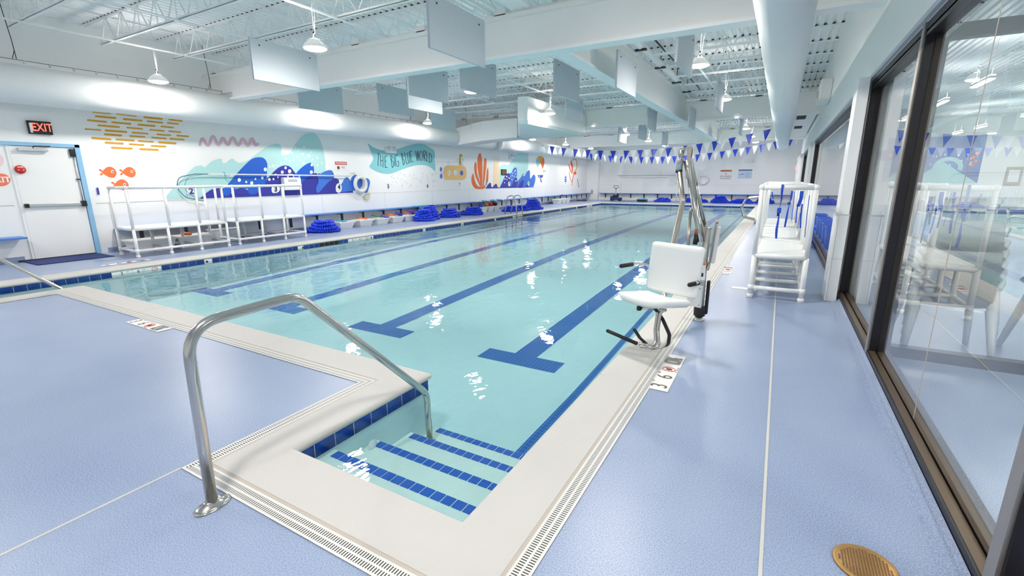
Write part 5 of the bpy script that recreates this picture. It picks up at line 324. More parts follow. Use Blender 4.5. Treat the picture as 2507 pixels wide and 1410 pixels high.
# pale control joints and the cove along the windows
b = MB(); b.box((0.088,YB,-.002),(0.102,YF,0.0035),'seam'); b.box((-2.635,YB,-.002),(-2.623,1.02,0.0035),'seam'); b.box((-10.9,YB,-.002),(-10.885,1.0,0.0035),'seam')
struct(b.build('trim_1'))
b = MB(); pr_ = [(0.70,0.0),(0.735,0.006),(0.765,0.016),(0.786,0.034)]
for i in range(3):
    (a0,h0),(a1,h1) = pr_[i],pr_[i+1]; b.face([(a0,YB,h0),(a1,YB,h1),(a1,6.85,h1),(a0,6.85,h0)],'deck_blue',True)
struct(b.build('trim_2'), 'coved edge of the blue deck below the windows')

# coping ring with a rounded nose
b = MB(); sg = [((1 if o[0]>i[0] else -1),(1 if o[1]>i[1] else -1)) for i,o in zip(IN,OUT)]
def ring(d): return [(i[0]+s[0]*d, i[1]+s[1]*d) for i,s in zip(IN,sg)]
prof = [(None,-.03),(None,.006),(.035,.006),(.018,.003),(.007,-.006),(0,-.02),(0,-.036),(.006,-.046),(.022,-.05)]
rs = []
for d,z in prof: rs.append([b.bm.verts.new((x,y,z)) for x,y in (OUT if d is None else ring(d))])
k = b.mi('coping')
for i in range(len(rs)-1):
    for j in range(8):
        f = b.bm.faces.new((rs[i][j],rs[i][(j+1)%8],rs[i+1][(j+1)%8],rs[i+1][j])); f.material_index=k; f.smooth = i>1
coping = struct(b.build('pool_coping', recalc=True), 'white cast coping with a rounded nose around the pool')
# joints across the coping
b = MB()
for y in [3.28+2.44*i for i in range(11)]: b.box((-1.08,y,.004),(-.78,y+.004,.0072),'seam')
for x in (-4.0,-6.4): b.box((x,2.35,.004),(x+.004,2.65,.0072),'seam')
struct(b.build('trim_3'))

# slotted grate channel outside the coping
b = MB(); g2 = [.012,.10]
def gring(d): return [(o[0]+s[0]*d, o[1]+s[1]*d) for o,s in zip(OUT,sg)]
A,Bq,C0 = OUT, gring(.018), gring(.105)
for j in range(8):
    n = (j+1)%8
    b.face([(*A[j],.0042),(*A[n],.0042),(*Bq[n],.0042),(*Bq[j],.0042)],'grout_strip')
    ax = 1 if abs(A[j][0]-A[n][0])<1e-6 else 0
    L = [Bq[j],Bq[n],C0[n],C0[j]]
    b.uvface([(*p,.0045) for p in L],[(L[0][ax],0),(L[1][ax],0),(L[2][ax],1),(L[3][ax],1)],'grate_y')
struct(b.build('trim_4'), 'white slotted drain channel around the coping')

# pool basin
def zfl(y):
    pts = [(0,-.64),(4.2,-.63),(8,-.50),(12,-.40),(20,-.36),(31,-.36)]
    for (a,za),(c,zc) in zip(pts,pts[1:]):
        if a<=y<=c: return za+(zc-za)*(y-a)/(c-a)
    return -.36
b = MB(); W = ring(.022)
for j in range(8):
    n=(j+1)%8; (xa,ya),(xb,yb)=W[j],W[n]; N=max(1,int(math.hypot(xb-xa,yb-ya)/1.0))
    for i in range(N):
        x0,y0=xa+(xb-xa)*i/N,ya+(yb-ya)*i/N; x1,y1=xa+(xb-xa)*(i+1)/N,ya+(yb-ya)*(i+1)/N
        b.face([(x0,y0,-.05),(x1,y1,-.05),(x1,y1,-.7),(x0,y0,-.7)],'plaster')
ys=[1.43]+[2+i for i in range(0,28)]+[29.33]
for a,c in zip(ys,ys[1:]): b.face([(-9.98,a,zfl(a)),(-1.06,a,zfl(a)),(-1.06,c,zfl(c)),(-9.98,c,zfl(c))],'plaster')
basin = struct(b.build('pool_basin'), 'pale plastered pool basin')
# blue lane markings of small tiles on the pool floor
def strip(b,x0,x1,y0,y1,m='mosaic',dz=.004):
    ys=[y0]+[y for y in range(int(y0)+1,int(math.ceil(y1)))]+[y1]
    for a,c in zip(ys,ys[1:]): b.face([(x0,a,zfl(a)+dz),(x1,a,zfl(a)+dz),(x1,c,zfl(c)+dz),(x0,c,zfl(c)+dz)],m)
for i,x in enumerate((-2.50,-4.83,-7.16,-9.45)):
    b=MB(); y0=4.42+.04*i; strip(b,x-.52 if i<3 else x-.45,x+.52,y0,y0+.3,dz=.005); strip(b,x-.15,x+.15,y0+.3,27.2); strip(b,x-.5 if i<3 else x-.45,x+.5,27.2,27.5)
    o=b.build('lane_line',basin); o['label']='blue tiled T ended lane line on the pool floor'
b=MB(); strip(b,-1.62,-1.54,2.74,28.8); b.build('floor_line',basin)
# entry steps in both corner bays
for xa,xb in ((-2.26,-1.09),(-9.95,-8.81)):
    b=MB(); bz=[(1.43,1.72,-.165),(1.72,2.07,-.285),(2.07,2.41,-.40),(2.41,2.72,-.51)]
    for y0,y1,z in bz: b.box((xa-.02,y0,-.72),(xb+.02,y1,z),'step_plaster')
    st=b.build('pool_step',basin)
    b=MB()
    for y0,y1,z in bz:
        n=16; w=(xb-xa-.03)/n
        for i in range(n):
            x=xa+.015+i*w; b.box((x+.004,y1-.068,z),(x+w-.004,y1-.006,z+.004),'mosaic_tile' if 'mosaic_tile' in MAT else 'tile_step')if 0 else b.box((x+.004,y1-.068,z),(x+w-.004,y1-.006,z+.004),'paint_royal')
    b.build('nosing_tile',st)
b=MB(); b.lathe([(.001,0),(.035,.004),(.04,.012),(.03,.02),(.0,.024)],(-2.24,1.98,-.26),'plastic_white',16,'x'); b.build('return_jet',basin)
# waterline tiles
b=MB(); TW=.1525
marks=[(3.42,4.22)]+[(8.62+9.0*i,9.5+9.0*i) for i in range(3)]
dots=[4.98+2.22*i for i in range(11)]; black=[(7.75,8.35),(18.4,18.9),(25.2,25.6)]
def band(ax,fixed,a0,a1,nrm,special=False):
    def q(c0,c1,z0,z1,m,off):
        f=fixed+nrm*off
        P=[(f,c0,z0),(f,c1,z0),(f,c1,z1),(f,c0,z1)] if ax=='y' else [(c0,f,z0),(c1,f,z0),(c1,f,z1),(c0,f,z1)]
        b.face(P,m)
    q(a0,a1,-.147,-.05,'seam',.002)
    n=max(1,round((a1-a0)/TW)); t=(a1-a0)/n
    for i in range(n):
        c0,c1=a0+i*t+.003,a0+(i+1)*t-.003; mid=(c0+c1)/2; m='tile_blue'
        if special:
            if any(u<mid<v for u,v in marks) or any(abs(mid-d)<TW/2 for d in dots): m='sign_white'
            elif any(u<mid<v for u,v in black): m='black'
        q(c0,c1,-.144,-.052,m,.004)
band('y',W[0][0],W[0][1],W[1][1],-1); band('x',W[1][1],W[2][0],W[1][0],-1); band('y',W[2][0],W[3][1],W[2][1],1,True)
band('x',W[3][1],W[3][0],W[4][0],1); band('y',W[5][0],W[4][1],W[5][1],-1); band('x',W[5][1],W[5][0],W[6][0],1); band('y',W[6][0],W[7][1],W[6][1],1); band('x',W[7][1],W[7][0],W[0][0],1)
def MX(x,y,z,flip=1):   # text plane standing against the left wall, read from +x
    return Matrix(((0,0,1,x),(1,0,0,y),(0,1,0,z),(0,0,0,1)))
xx=W[2][0]+.0055
for (u,v) in marks:
    b.text('3',.085,MX(xx,u+.13,-.097),'black'); b.text('6' if u<4 else '0',.085,MX(xx,u+.38,-.097),'black'); b.text('FT',.03,MX(xx,u+.22,-.08),'black'); b.text('IN',.03,MX(xx,u+.47,-.08),'black')
    b.tube([(xx,u+.64+.045*math.cos(2*PI*k/20),-.097+.036*math.sin(2*PI*k/20)) for k in range(20)],.004,'sign_red',5,closed=True); b.tube([(xx,u+.61,-.12),(xx,u+.67,-.075)],.003,'sign_red',5)
for d in dots: b.lathe([(.026,0),(.026,.001)],(xx-.001,d,-.105),'black',14,'x')
o=b.build('waterline_tile_band',basin); o['label']='navy glazed tiles along the waterline with white depth tiles'
# water surface
b=MB()
for q in ((-9.97,1.43,-8.79,2.68),(-2.28,1.43,-1.07,2.68),(-9.97,2.68,-1.07,29.32)): flat(b,*q,ZW,'water')
o=b.build('pool_water'); struct(o,'clear rippling turquoise pool water')

# ------------------------------------------------------------------ walls
b=MB()
b.box((XL-.2,YB,0),(XL,YF,ZC+.1),'wall_white')
for y in (4.47,7.2,9.9,12.6,15.3,18.0,20.7,23.4,26.1,28.8): b.box((XL,y,0.02),(XL+.004,y+.008,1.06),'grout_strip') if y<5 else b.box((XL,y,0.02),(XL+.003,y+.006,1.06),'seam')
b.box((XL,YB,1.06),(XL+.006,3.03,1.068),'grout_strip'); b.box((XL,4.26,1.045),(XL+.006,YF,1.052),'seam')
wl=struct(b.build('wall_left'),'long white wall with the painted underwater mural')
b=MB(); b.box((XL,YB,0),(XL+.012,3.0,.1),'deck_blue'); b.box((XL,4.3,0),(XL+.012,YF,.1),'deck_blue'); struct(b.build('baseboard_left'))
b=MB(); b.box((XL,YF,0),(14.4,YF+.2,ZC+.1),'wall_white'); b.box((XL,YF-.004,1.06),(XR,YF,1.066),'seam'); struct(b.build('wall_far'),'white end wall beyond the pool')
b=MB(); b.box((XL,YF-.35,0),(XL+.85,YF,3.0),'wall_white'); b.box((XL+.33,YF-.355,.42),(XL+.5,YF-.35,.72),'grout_strip'); struct(b.build('wall_corner'),'white boxed column in the far left corner')
b=MB(); b.box((XL,YB-.2,0),(14.4,YB,ZC+.1),'wall_white'); struct(b.build('wall_back'))
b=MB()
b.box((XR,YB,2.6),(NX0,YF,ZC+.05),'upper_white')
b.box((XR-.03,YB,2.60),(XR,YF,2.64),'header_grey')
for y0,y1 in ((6.82,7.2),(17.8,18.15),(26.3,YF)):
    b.box((.64,y0+.01,0),(.745,y1,2.6),'wall_white'); b.box((.625,y0,0),(.75,y1,1.06),'wall_gloss'); b.box((.745,y0+.34,0),(NX0,max(y1,y0+.4),2.6),'wall_white')
    b.box((.62,y0-.004,1.06),(.755,y1,1.072),'seam'); b.box((.6245,y0-.002,.53),(.75,y0,.535),'seam'); b.box((.645,y0-.003,0),(.649,y0,1.06),'grout_strip')
struct(b.build('wall_right'),'white wall with tiled piers between the big windows')
b=MB(); b.box((14.2,YB,0),(14.4,YF,ZC+.1),'wall_white'); struct(b.build('wall_beyond'))

# ceiling: ribbed metal deck, ribs along the pool
b=MB(); P=.152; x=XL; prof=[]
while x<14.3: prof += [(x,ZC),(x+.03,ZC),(x+.055,ZC-.038),(x+.125,ZC-.038),(x+.15,ZC)]; x+=P
k=b.mi('deck_metal')
va=[b.bm.verts.new((x,YB,z)) for x,z in prof]; vb=[b.bm.verts.new((x,YF,z)) for x,z in prof]
for i in range(len(prof)-1):
    f=b.bm.faces.new((va[i],vb[i],vb[i+1],va[i+1])); f.material_index=k
b.box((XL,YB,ZC+.02),(14.4,YF,ZC+.1),'steel_white')
struct(b.build('ceiling'),'ribbed pale metal roof deck')
# open web joists across the hall
def joist(x0,x1):
    b=MB(); zt,zb=ZC-.045,4.09
    for s in(-.028,.01): b.box((x0,s,zt-.025),(x1,s+.018,zt+.005),'steel_white')
    b.box((x0,-.03,zt-.006),(x1,.03,zt),'steel_white')
    b.box((x0+.65,-.027,zb-.01),(x1-.65,.027,zb+.004),'steel_white')
    for s in(-.027,.017): b.box((x0+.65,s,zb-.01),(x1-.65,s+.01,zb+.035),'steel_white')
    n=int((x1-x0-1.3)/.6); w=(x1-x0-1.3)/n
    for i in range(n):
        a=x0+.65+i*w; b.tube([(a,0,zb),(a+w/2,0,zt)],.011,'steel_white',5,cap=False); b.tube([(a+w/2,0,zt),(a+w,0,zb)],.011,'steel_white',5,cap=False)
        b.tube([(a+w/2,0,zb),(a+w/2,0,zt)],.008,'steel_white',5,cap=False)
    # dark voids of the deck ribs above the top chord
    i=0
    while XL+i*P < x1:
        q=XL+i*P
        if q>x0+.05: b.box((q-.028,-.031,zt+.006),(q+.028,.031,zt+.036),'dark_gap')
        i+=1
    return b.build('ceiling_joist')
j0=struct(joist(XL+.02,XR-.03)); j0['group']='open web joists under the roof deck'
ys=[3.36+1.27*i for i in range(-5,24)]
for i,y in enumerate(ys):
    o=j0 if i==0 else j0.copy()
    if i: COL.objects.link(o)
    o.location=(0,y,0)
# bridging lines along the pool under the joists
for x in (-11.2,-8.9,-6.6,-4.3,-2.0):
    b=MB(); b.box((x-.02,YB+.1,4.055),(x+.02,YF-.1,4.078),'steel_white'); b.tube([(x+.5,YB+.1,4.5),(x+.5,YF-.1,4.5)],.012,'steel_white',6); struct(b.build('trim_bridging'))
# girders
def girder(y,x0=XL,x1=XR+.1):
    b=MB(); b.box((x0,y,3.53),(-11.45,y+.12,4.0),'beam_white'); b.box((-11.45,y,3.40),(x1,y+.12,4.0),'beam_white'); b.box((-11.45,y-.07,3.355),(x1,y+.19,3.40),'steel_white'); b.box((x0,y-.07,3.90),(x1,y+.19,3.96),'beam_white'); [b.box((x0+.3+i*1.6,y,3.96),(x0+.5+i*1.6,y+.12,4.08),'beam_white') for i in range(8)]
    return struct(b.build('ceiling_beam'),'deep white steel beam across the hall')
for y in (6.85,17.12,27.4): girder(y)
for y0,y1 in ((7.05,17.05),(17.35,27.3)):
    b=MB(); b.box((-3.2,y0,3.40),(-3.08,y1,4.15),'beam_white'); b.box((-3.27,y0,3.36),(-3.01,y1,3.40),'steel_white'); b.box((-3.27,y0,4.12),(-3.01,y1,4.16),'beam_white')
    struct(b.build('ceiling_beam'),'white steel beam running along the pool')
b=MB(); b.box((-3.75,-4,4.02),(-3.6,6.75,4.5),'beam_white'); b.box((-3.82,-4,4.0),(-3.53,6.75,4.03),'steel_white'); struct(b.build('ceiling_beam'),'white steel beam over the camera side of the hall')
b=MB(); b.tube([(-2.78,7.1,4.12),(-2.78,17.0,4.12)],.075,'duct_fabric',12); b.tube([(-2.6,7.1,4.3),(-2.6,17.0,4.3)],.02,'black',6)
for y in (8.4,10.2,12,14,15.6): b.tube([(-2.78,y,4.12),(-2.78,y,4.4)],.01,'black',5); b.box((-2.9,y-.05,4.03),(-2.66,y+.05,4.06),'black')
tag(b.build('roof_pipe'),'white insulated pipe with dark hangers beside the lengthwise beam','pipe')

# ------------------------------------------------------------------ mural, painted on the left wall
parents={}
for name,label,polys in MURAL:
    b=MB()
    for n_,(m,layer,P) in enumerate(polys):
        pts=[]
        for i in range(0,len(P),2):
            q=Vector((P[i],P[i+1],0))
            if not pts or ((q-pts[-1]).length>1e-4 and (q-pts[0]).length>1e-4): pts.append(q)
        x_=XL+.0015+.0025*layer+.00004*n_; vs=[b.bm.verts.new((x_,q.x,q.y)) for q in pts]; k=b.mi('paint_'+m)
        for t3 in tessellate_polygon([pts]):
            A_,B_,C_=(pts[i] for i in t3)
            if abs((B_-A_).cross(C_-A_).z)<1e-7: continue
            tri=[vs[i] for i in t3]
            if (B_-A_).cross(C_-A_).z<0: tri.reverse()
            try: f=b.bm.faces.new(tri); f.material_index=k
            except ValueError: pass
    if name=='exit_sticker': b.text('EXIT',.14,MX(XL+.009,2.925,1.53),'sign_white',0,.004)
    o=b.build(name,wl)
    if label: o['label']=label
b=MB()
for t,(y,z),s in NUMS:
    b.text(t,s,MX(XL+.0245,y,z),'paint_navy' if t in '12' else 'paint_ink',0,.009 if t in '1234' else .003)
o=b.build('lane_number',wl); o['label']='row of small dark lane numbers'

# ------------------------------------------------------------------ door in the left wall
D0,D1=3.16,4.08
dr=struct(thing('door_1','white exit door in a pale blue frame','door'),'white exit door in a pale blue frame')
del dr['category']
b=MB(); b.box((XL,D0-.06,0),(XL+.02,D0,2.17),'wall_white'); b.box((XL,D1,0),(XL+.05,D1+.085,2.22),'blue_frame',.006); b.box((XL,D0-.12,2.155),(XL+.05,D1+.085,2.225),'blue_frame',.006); b.build('door_frame',dr)
b=MB(); b.box((XL,D0-.02,.02),(XL+.025,D1-.005,2.15),'wall_white',.004); b.build('door_leaf',dr)
b=MB(); b.box((XL+.03,D0+.04,1.02),(XL+.07,D1-.03,1.075),'alu',.006); pb=b.build('panic_bar',dr); b=MB(); b.box((XL+.02,D0+.0,1.01),(XL+.085,D0+.06,1.085),'black',.006); b.build('end_cap',pb); b=MB(); b.box((XL+.02,D1-.08,1.0),(XL+.1,D1,1.11),'black',.006); b.build('latch_case',pb)
b=MB(); b.tube([(XL+.045,D1-.04,1.11),(XL+.045,D1-.04,2.02)],.009,'alu',8); b.box((XL+.02,D1-.09,1.98),(XL+.07,D1-.02,2.13),'black',.006); b.box((XL+.03,D1-.075,1.53),(XL+.06,D1-.01,1.55),'black'); b.build('latch_rod',dr)
b=MB(); b.box((XL+.03,D0+.08,2.06),(XL+.1,D0+.5,2.115),'alu',.008); b.tube([(XL+.06,D0+.3,2.11),(XL+.09,D0+.3,2.15),(XL+.06,D0+.55,2.16)],.01,'black',6); b.build('door_closer',dr)
b=MB(); b.lathe([(.001,0),(.075,0),(.078,.03),(.055,.05),(.001,.055)],(XL+.026,D0+.06,1.72),'red',20,'x'); b.box((XL+.03,D0+.02,1.755),(XL+.078,D0+.1,1.772),'sign_white',.004)
for dy in (-.03,.035): b.ball((XL+.078,D0+.06+dy,1.71),(.008,.014,.008),'sign_white',8,6)
o=b.build('strobe_alarm',dr); o['label']='red round strobe'
b=MB()
b.box((XL,D0-.045,0),(XL+.015,D0-.03,1.03),'grout_strip'); b.build('edge_trim',dr)

b=MB(); b.box((-12.48,2.95,.003),(-11.68,4.1,.016),'mat_navy',.004); b.box((-12.5,2.9,.002),(-12.46,4.12,.03),'black')
tag(b.build('door_mat'),'dark navy mat on the floor in front of the exit door','mat')
# exit sign
t=thing('exit_sign','black framed sign with glowing red EXIT letters above the door','sign',(XL,3.63,2.5))
b=MB(); b.box((0,-.17,-.12),(.06,.17,.12),'black',.008); b.box((.055,-.15,-.10),(.066,-.115,.08),'alu'); b.build('housing',t)
b=MB(); b.text('EXIT',.205,MX(.064,.025,0)@Matrix.Diagonal((.72,1,1,1)),'red_glow',0,.002); b.build('lettering',t)

# wall benches
def bench(x0,y0,x1,y1,along,label,step,first):
    t=thing('wall_bench',label,'bench')
    b=MB(); b.box((x0,y0,.455),(x1,y1,.49),'bench_blue',.006); b.build('seat',t)
    n=int((y1-y0 if along=='y' else x1-x0)/step)
    for i in range(n):
        a=(y0 if along=='y' else x0)+first+i*step; b=MB()
        if along=='y':
            if i%2: b.box((x1-.13,a-.03,.2),(x1-.09,a+.03,.455),'black',.004); b.box((x0,a-.03,.42),(x1-.07,a+.03,.455),'black',.004); nm='bracket'
            else: b.box((x1-.1,a-.035,.17),(x1-.06,a+.035,.455),'black',.004); b.box((x0,a-.025,.42),(x1-.06,a+.025,.455),'black',.004); nm='bracket'
        else: b.box((a-.03,y1-.05,.16),(a+.03,y1,.455),'black',.004); b.box((a-.03,y0+.04,.42),(a+.03,y1,.455),'black',.004); nm='bracket'
        b.build(nm,t)
    return t
bench(XL+.015,4.45,XL+.36,YF-.4,'y','long blue bench on black brackets along the mural wall',.92,.4)
bench(XL+.015,YB+1,XL+.36,3.02,'y','short blue bench end left of the exit door',.9,.3)
bench(-11.55,YF-.32,XR-.2,YF-.01,'x','thin blue bench on black brackets along the far end wall',.94,.4)

# ------------------------------------------------------------------ white pipe platforms
def platform(x0,x1,y0,y1,label,front,h=1.37,seat=.56,posts=None,group=None):
    """front = x of the tall railing"""
    cx,cy=(x0+x1)/2,(y0+y1)/2; t=thing('pipe_platform',label,'platform',(cx,cy,0),0,group); R=.03
    Y=[y0+(y1-y0)*i/3 for i in range(4)]
    back=x0 if front==x1 else x1
    for x in (x0,x1):
        for y in Y:
            b=MB(); b.tube([(x-cx,y-cy,0),(x-cx,y-cy,seat)],R,'pvc',10); b.tube([(x-cx,y-cy,.10),(x-cx,y-cy,.17)],R+.006,'pvc',10); lg=b.build('leg',t)
            b=MB(); b.tube([(x-cx,y-cy,0),(x-cx,y-cy,.05)],R+.007,'pvc',10); b.build('foot_cap',lg)
    b=MB()
    for x in (x0,x1): b.tube([(x-cx,y0-cy,.135),(x-cx,y1-cy,.135)],R*.9,'pvc',10)
    for y in Y: b.tube([(x0-cx,y-cy,.135),(x1-cx,y-cy,.135)],R*.9,'pvc',10)
    b.build('lower_rail',t)
    b=MB()
    for x in (x0,x1): b.tube([(x-cx,y0-cy,seat),(x-cx,y1-cy,seat)],R,'pvc',10)
    for y in (y0,y1): b.tube([(x0-cx,y-cy,seat),(x1-cx,y-cy,seat)],R,'pvc',10)
    b.box((x0-cx,y0-cy,seat-.01),(x1-cx,y1-cy,seat+.017),'plastic_white'); n=7; w=(x1-x0-.06)/n
    for i in range(n): b.box((x0-cx+.03+i*w+.002,y0-cy+.02,seat-.01),(x0-cx+.03+(i+1)*w-.002,y1-cy-.02,seat+.02),'plastic_white')
    b.build('deck',t)
    Pp=[(front,y0),(front,Y[1]+.05),(front,Y[2]+.05),(front,y1),(back,y0),(back,y1)]
    for x,y in Pp:
        b=MB(); b.tube([(x-cx,y-cy,seat),(x-cx,y-cy,h)],R*.88,'pvc',10); b.ball((x-cx,y-cy,h),R*1.25,'pvc'); b.build('post',t)
    b=MB(); b.tube([(front-cx,y0-cy,h),(front-cx,y1-cy,h)],R,'pvc',10)
    for y in (y0,y1): b.tube([(x0-cx,y-cy,h),(x1-cx,y-cy,h)],R,'pvc',10)
    b.build('top_rail',t)
    return t
platform(-11.78,-11.05,4.26,6.06,'white pipe platform beside the exit door, nearer of the left pair',-11.05)
platform(-11.84,-11.09,6.34,8.14,'white pipe platform beside the blue float pile, farther of the left pair',-11.09)
platform(-.195,.365,6.56,8.3,'white pipe platform by the windows hung with blue straps',.365,1.39,.55)
platform(-.22,.34,8.6,10.3,'white pipe platform behind the strap hung one on the right deck',-.22,1.39,.55)
platform(-.22,.34,10.8,12.5,'farthest white pipe platform on the right deck',-.22,1.39,.55)
def strap(label,pts,wd=.022,twist=True):
    b=MB(); P=[Vector(p) for p in pts]; n=len(P)
    vs=[]
    for i,p in enumerate(P):
        a=i/(n-1)*PI*1.2 if twist else 0; d=Vector((math.cos(a),math.sin(a)*.8,0))*wd/2; vs.append((p-d,p+d))
    th=Vector((.002,-.003,0))
    for (a,c),(d,e) in zip(vs,vs[1:]):
        b.face([a,c,e,d],'strap_blue'); b.face([q+th for q in (d,e,c,a)],'strap_blue'); b.face([a,d,d+th,a+th],'strap_blue'); b.face([c,c+th,e+th,e],'strap_blue')
    return tag(b.build('strap'),label,'strap')
def cl(x,y,top,seq): return [(x+dx,y+dy,top-dz) for dx,dy,dz in seq]
SY=6.525
def st(label,pts,wd,twist=False): return strap(label,[(x,SY,z) for x,z in pts],wd*.85,twist)
st('blue strap on the front rail ending in a long narrow tail, leftmost of the straps',[(.018,1.425),(.018,1.33),(.024,1.26),(.02,1.20),(.014,1.13),(.018,1.05),(.016,.97),(.012,.90),(.014,.84),(.019,.775)],.03,True)
b=MB(); b.box((-.008,SY-.012,1.085),(.036,SY+.012,1.15),'strap_blue',.006); b.box((-.004,SY-.013,1.05),(.024,SY+.01,1.085),'black',.004); tag(b.build('strap_buckle'),'dark tipped buckle on the leftmost blue strap','buckle')
st('blue strap knotted halfway, second from the left',[(.123,1.35),(.12,1.25),(.112,1.21),(.105,1.12),(.10,1.02),(.094,.92)],.026,True)
b=MB(); b.ball((.108,SY,1.205),(.02,.014,.018),'strap_blue',10,8); tag(b.build('strap_buckle'),'small blue knot on the second strap','buckle')
st('very thin dark blue strap, third from the left',[(.147,1.34),(.155,1.2),(.152,1.1),(.158,1.0)],.006)
st('wide doubled blue strap right of the thin one',[(.222,1.35),(.222,1.26),(.21,1.2),(.205,1.17)],.042)
st('blue tail hanging left below the doubled strap',[(.20,1.19),(.198,1.12),(.20,1.05),(.203,.975)],.013)
st('blue violet tail hanging right below the doubled strap',[(.243,1.2),(.243,1.12),(.248,1.0),(.256,.915)],.017)
st('thin blue strap beside the right post of the near platform',[(.303,1.3),(.306,1.08),(.31,.95),(.314,.81)],.007)
st('short blue strap end near the left post of the near platform',[(-.085,1.335),(-.078,1.29),(-.066,1.255)],.014)

# ------------------------------------------------------------------ handrails
def handrail(x,label,mirror=1):
    t=thing('hand_rail',label,'handrail')
    path=fillet([(x,.94,.0),(x,.955,.885),(x,1.50,.905),(x,2.49,-.08),(x,2.50,-.56)],.16,8)
    b=MB(); b.tube(path,.0245,'chrome',20); b.build('rail',t)
    b=MB(); b.lathe([(.065,.0),(.066,.008),(.055,.016),(.034,.022),(.03,.032),(.0245,.034)],(0,0,0),'chrome',28)
    for v in b.bm.verts: v.co.x*=.72; v.co.x+=x; v.co.y=v.co.y*1.25+.94; v.co.z+=.004
    b.build('base_plate',t)
    b=MB(); b.lathe([(.05,0),(.05,.012),(.03,.02)],(x,2.50,-.51),'chrome',20); b.build('anchor_plate',t)
    return t
handrail(-2.17,'bent steel handrail over the nearest entry steps')
handrail(-8.90,'steel handrail over the left entry steps, cut by the picture edge')
def ladder(x,y,label,side):
    t=thing('pool_ladder',label,'ladder')
    for dy in (-.27,.27):
        b=MB(); b.tube(fillet([(x-side*.55,y+dy,0),(x-side*.42,y+dy,.78),(x-side*.05,y+dy,.82),(x+side*.02,y+dy,.2),(x+side*.1,y+dy,-.45)],.2,6),.022,'chrome',10); b.build('side_rail',t)
    b=MB(); b.box((x-side*.02-.04,y-.27,-.08),(x-side*.02+.06,y+.27,-.05),'plastic_white',.005); b.box((x+side*.04-.04,y-.27,-.33),(x+side*.04+.06,y+.27,-.3),'plastic_white',.005); b.build('tread',t)
ladder(-9.95,18.1,'steel pool ladder on the left pool edge among the float piles',1)
t=thing('grab_rail','curved steel grab rail on the right pool edge beyond the lift','handrail')
for dx in (0,.0):
    pass
for i,y in enumerate((17.6,18.1)):
    b=MB(); b.tube(fillet([(-.62,y,0),(-.64,y,.13),(-.98,y,.2),(-1.09,y,.54),(-.98,y,.84),(-.55,y,.90),(-.45,y,.86),(-.45,y,0)][::1],.14,6),.024,'chrome',10); b.build('rail',t)

# ------------------------------------------------------------------ pool lift
L=thing('pool_lift','pool access lift with a white seat on a steel arm','lift',(0,0,0))
cx,cy=-.62,5.2
b=MB(); b.lathe([(.055,0),(.06,.006),(.045,.012),(.045,.05)],(cx,cy,.0),'chrome',20); b.build('floor_socket',L)
b=MB(); b.lathe([(.058,.05),(.06,.06),(.06,.15),(.05,.16)],(cx,cy,0),'black',20); b.build('pivot_collar',L)
b=MB(); b.tube([(cx,cy,.15),(cx-.005,cy,.62),(cx+.0,cy,1.0)],.040,'mast_grey',16); b.build('mast',L)
M=Matrix.Translation((cx-.045,cy-.075,0))@Matrix.Rotation(math.radians(-24),4,'Z')
b=MB(); b.box((-.09,-.015,.16),(.075,.012,.40),'case_white',.008,M)
for q in ((-.07,.19),(.055,.19),(-.07,.37),(.055,.37),(-.01,.3),(-.01,.25)):
    c=M@Vector((q[0],-.017,q[1])); b.ball(c,.005,'black',6,5)
b.tube(fillet([M@Vector((-.08,-.02,.36)),M@Vector((-.16,-.06,.40)),M@Vector((-.22,-.02,.40))],.04,4),.013,'case_white',8); b.build('side_plate',L)
b=MB(); M2=Matrix.Translation((cx+.035,cy+.02,0)); b.box((.012,-.03,.07),(.045,.03,.44),'black',.012,M2); b.build('battery_cover',L)
b=MB(); b.box((cx-.05,cy-.06,.45),(cx+.03,cy-.045,.64),'sign_white',.003); b.box((cx-.05,cy-.0625,.615),(cx+.025,cy-.059,.638),'sign_orange'); b.box((cx-.01,cy-.0625,.49),(cx+.012,cy-.059,.53),'black'); b.box((cx-.04,cy-.0625,.55),(cx-.01,cy-.059,.56),'text_dark'); b.build('warning_label',L)
b=MB()
Mu=Matrix.Translation((cx+.03,cy,.80))@Matrix.Rotation(math.radians(4),4,'Y')
b.box((-.062,-.06,-.24),(-.045,.05,.24),'chrome_dull',.004,Mu); b.box((.03,-.065,-.24),(.045,.05,.28),'chrome_dull',.004,Mu); b.box((.052,-.042,-.16),(.085,.042,.22),'case_white',.008,Mu)
for q in ((-.06,.2),(.04,.24),(.0,.2)):
    c=Mu@Vector((q[0],-.055,q[1])); b.ball(c,.011,'chrome',8,6)
c=Mu@Vector((.05,-.05,.26)); b.ball(c,.012,'sign_red',8,6); b.build('control_mast',L)
# main boom, apex and drop arm
ap=Vector((-.87,5.12,1.78))
b=MB(); b.tube([(-.655,5.13,.86),(-.69,5.13,1.0),(-.86,5.11,1.68)],.034,'chrome',16); b.tube([(-.635,5.19,.98),(-.85,5.16,1.72)],.026,'chrome',14); b.build('boom',L)
b=MB(); b.tube([(-.70,5.14,1.02),(-.735,5.13,.93)],.03,'orange',12) if False else b.tube([(-.70,5.12,.98),(-.705,5.12,.93)],.026,'copper',12); b.tube([(-.705,5.12,.93),(-.715,5.12,.83)],.024,'black',12); b.build('actuator',L)
b=MB(); b.tube([(-.78,5.12,.55),(-.785,5.12,1.16)],.017,'chrome_dull',12); b.ball((-.785,5.12,1.18),.02,'chrome',10,8); b.build('push_rod',L)
b=MB()
for dy in (-.035,.035): b.prism([(-.855,1.50),(-.83,1.50),(-.815,1.79),(-.83,1.82),(-.86,1.80)],ap.y+dy-.004,ap.y+dy+.004,'chrome_dull',Matrix(((1,0,0,0),(0,0,1,0),(0,1,0,0),(0,0,0,1))))
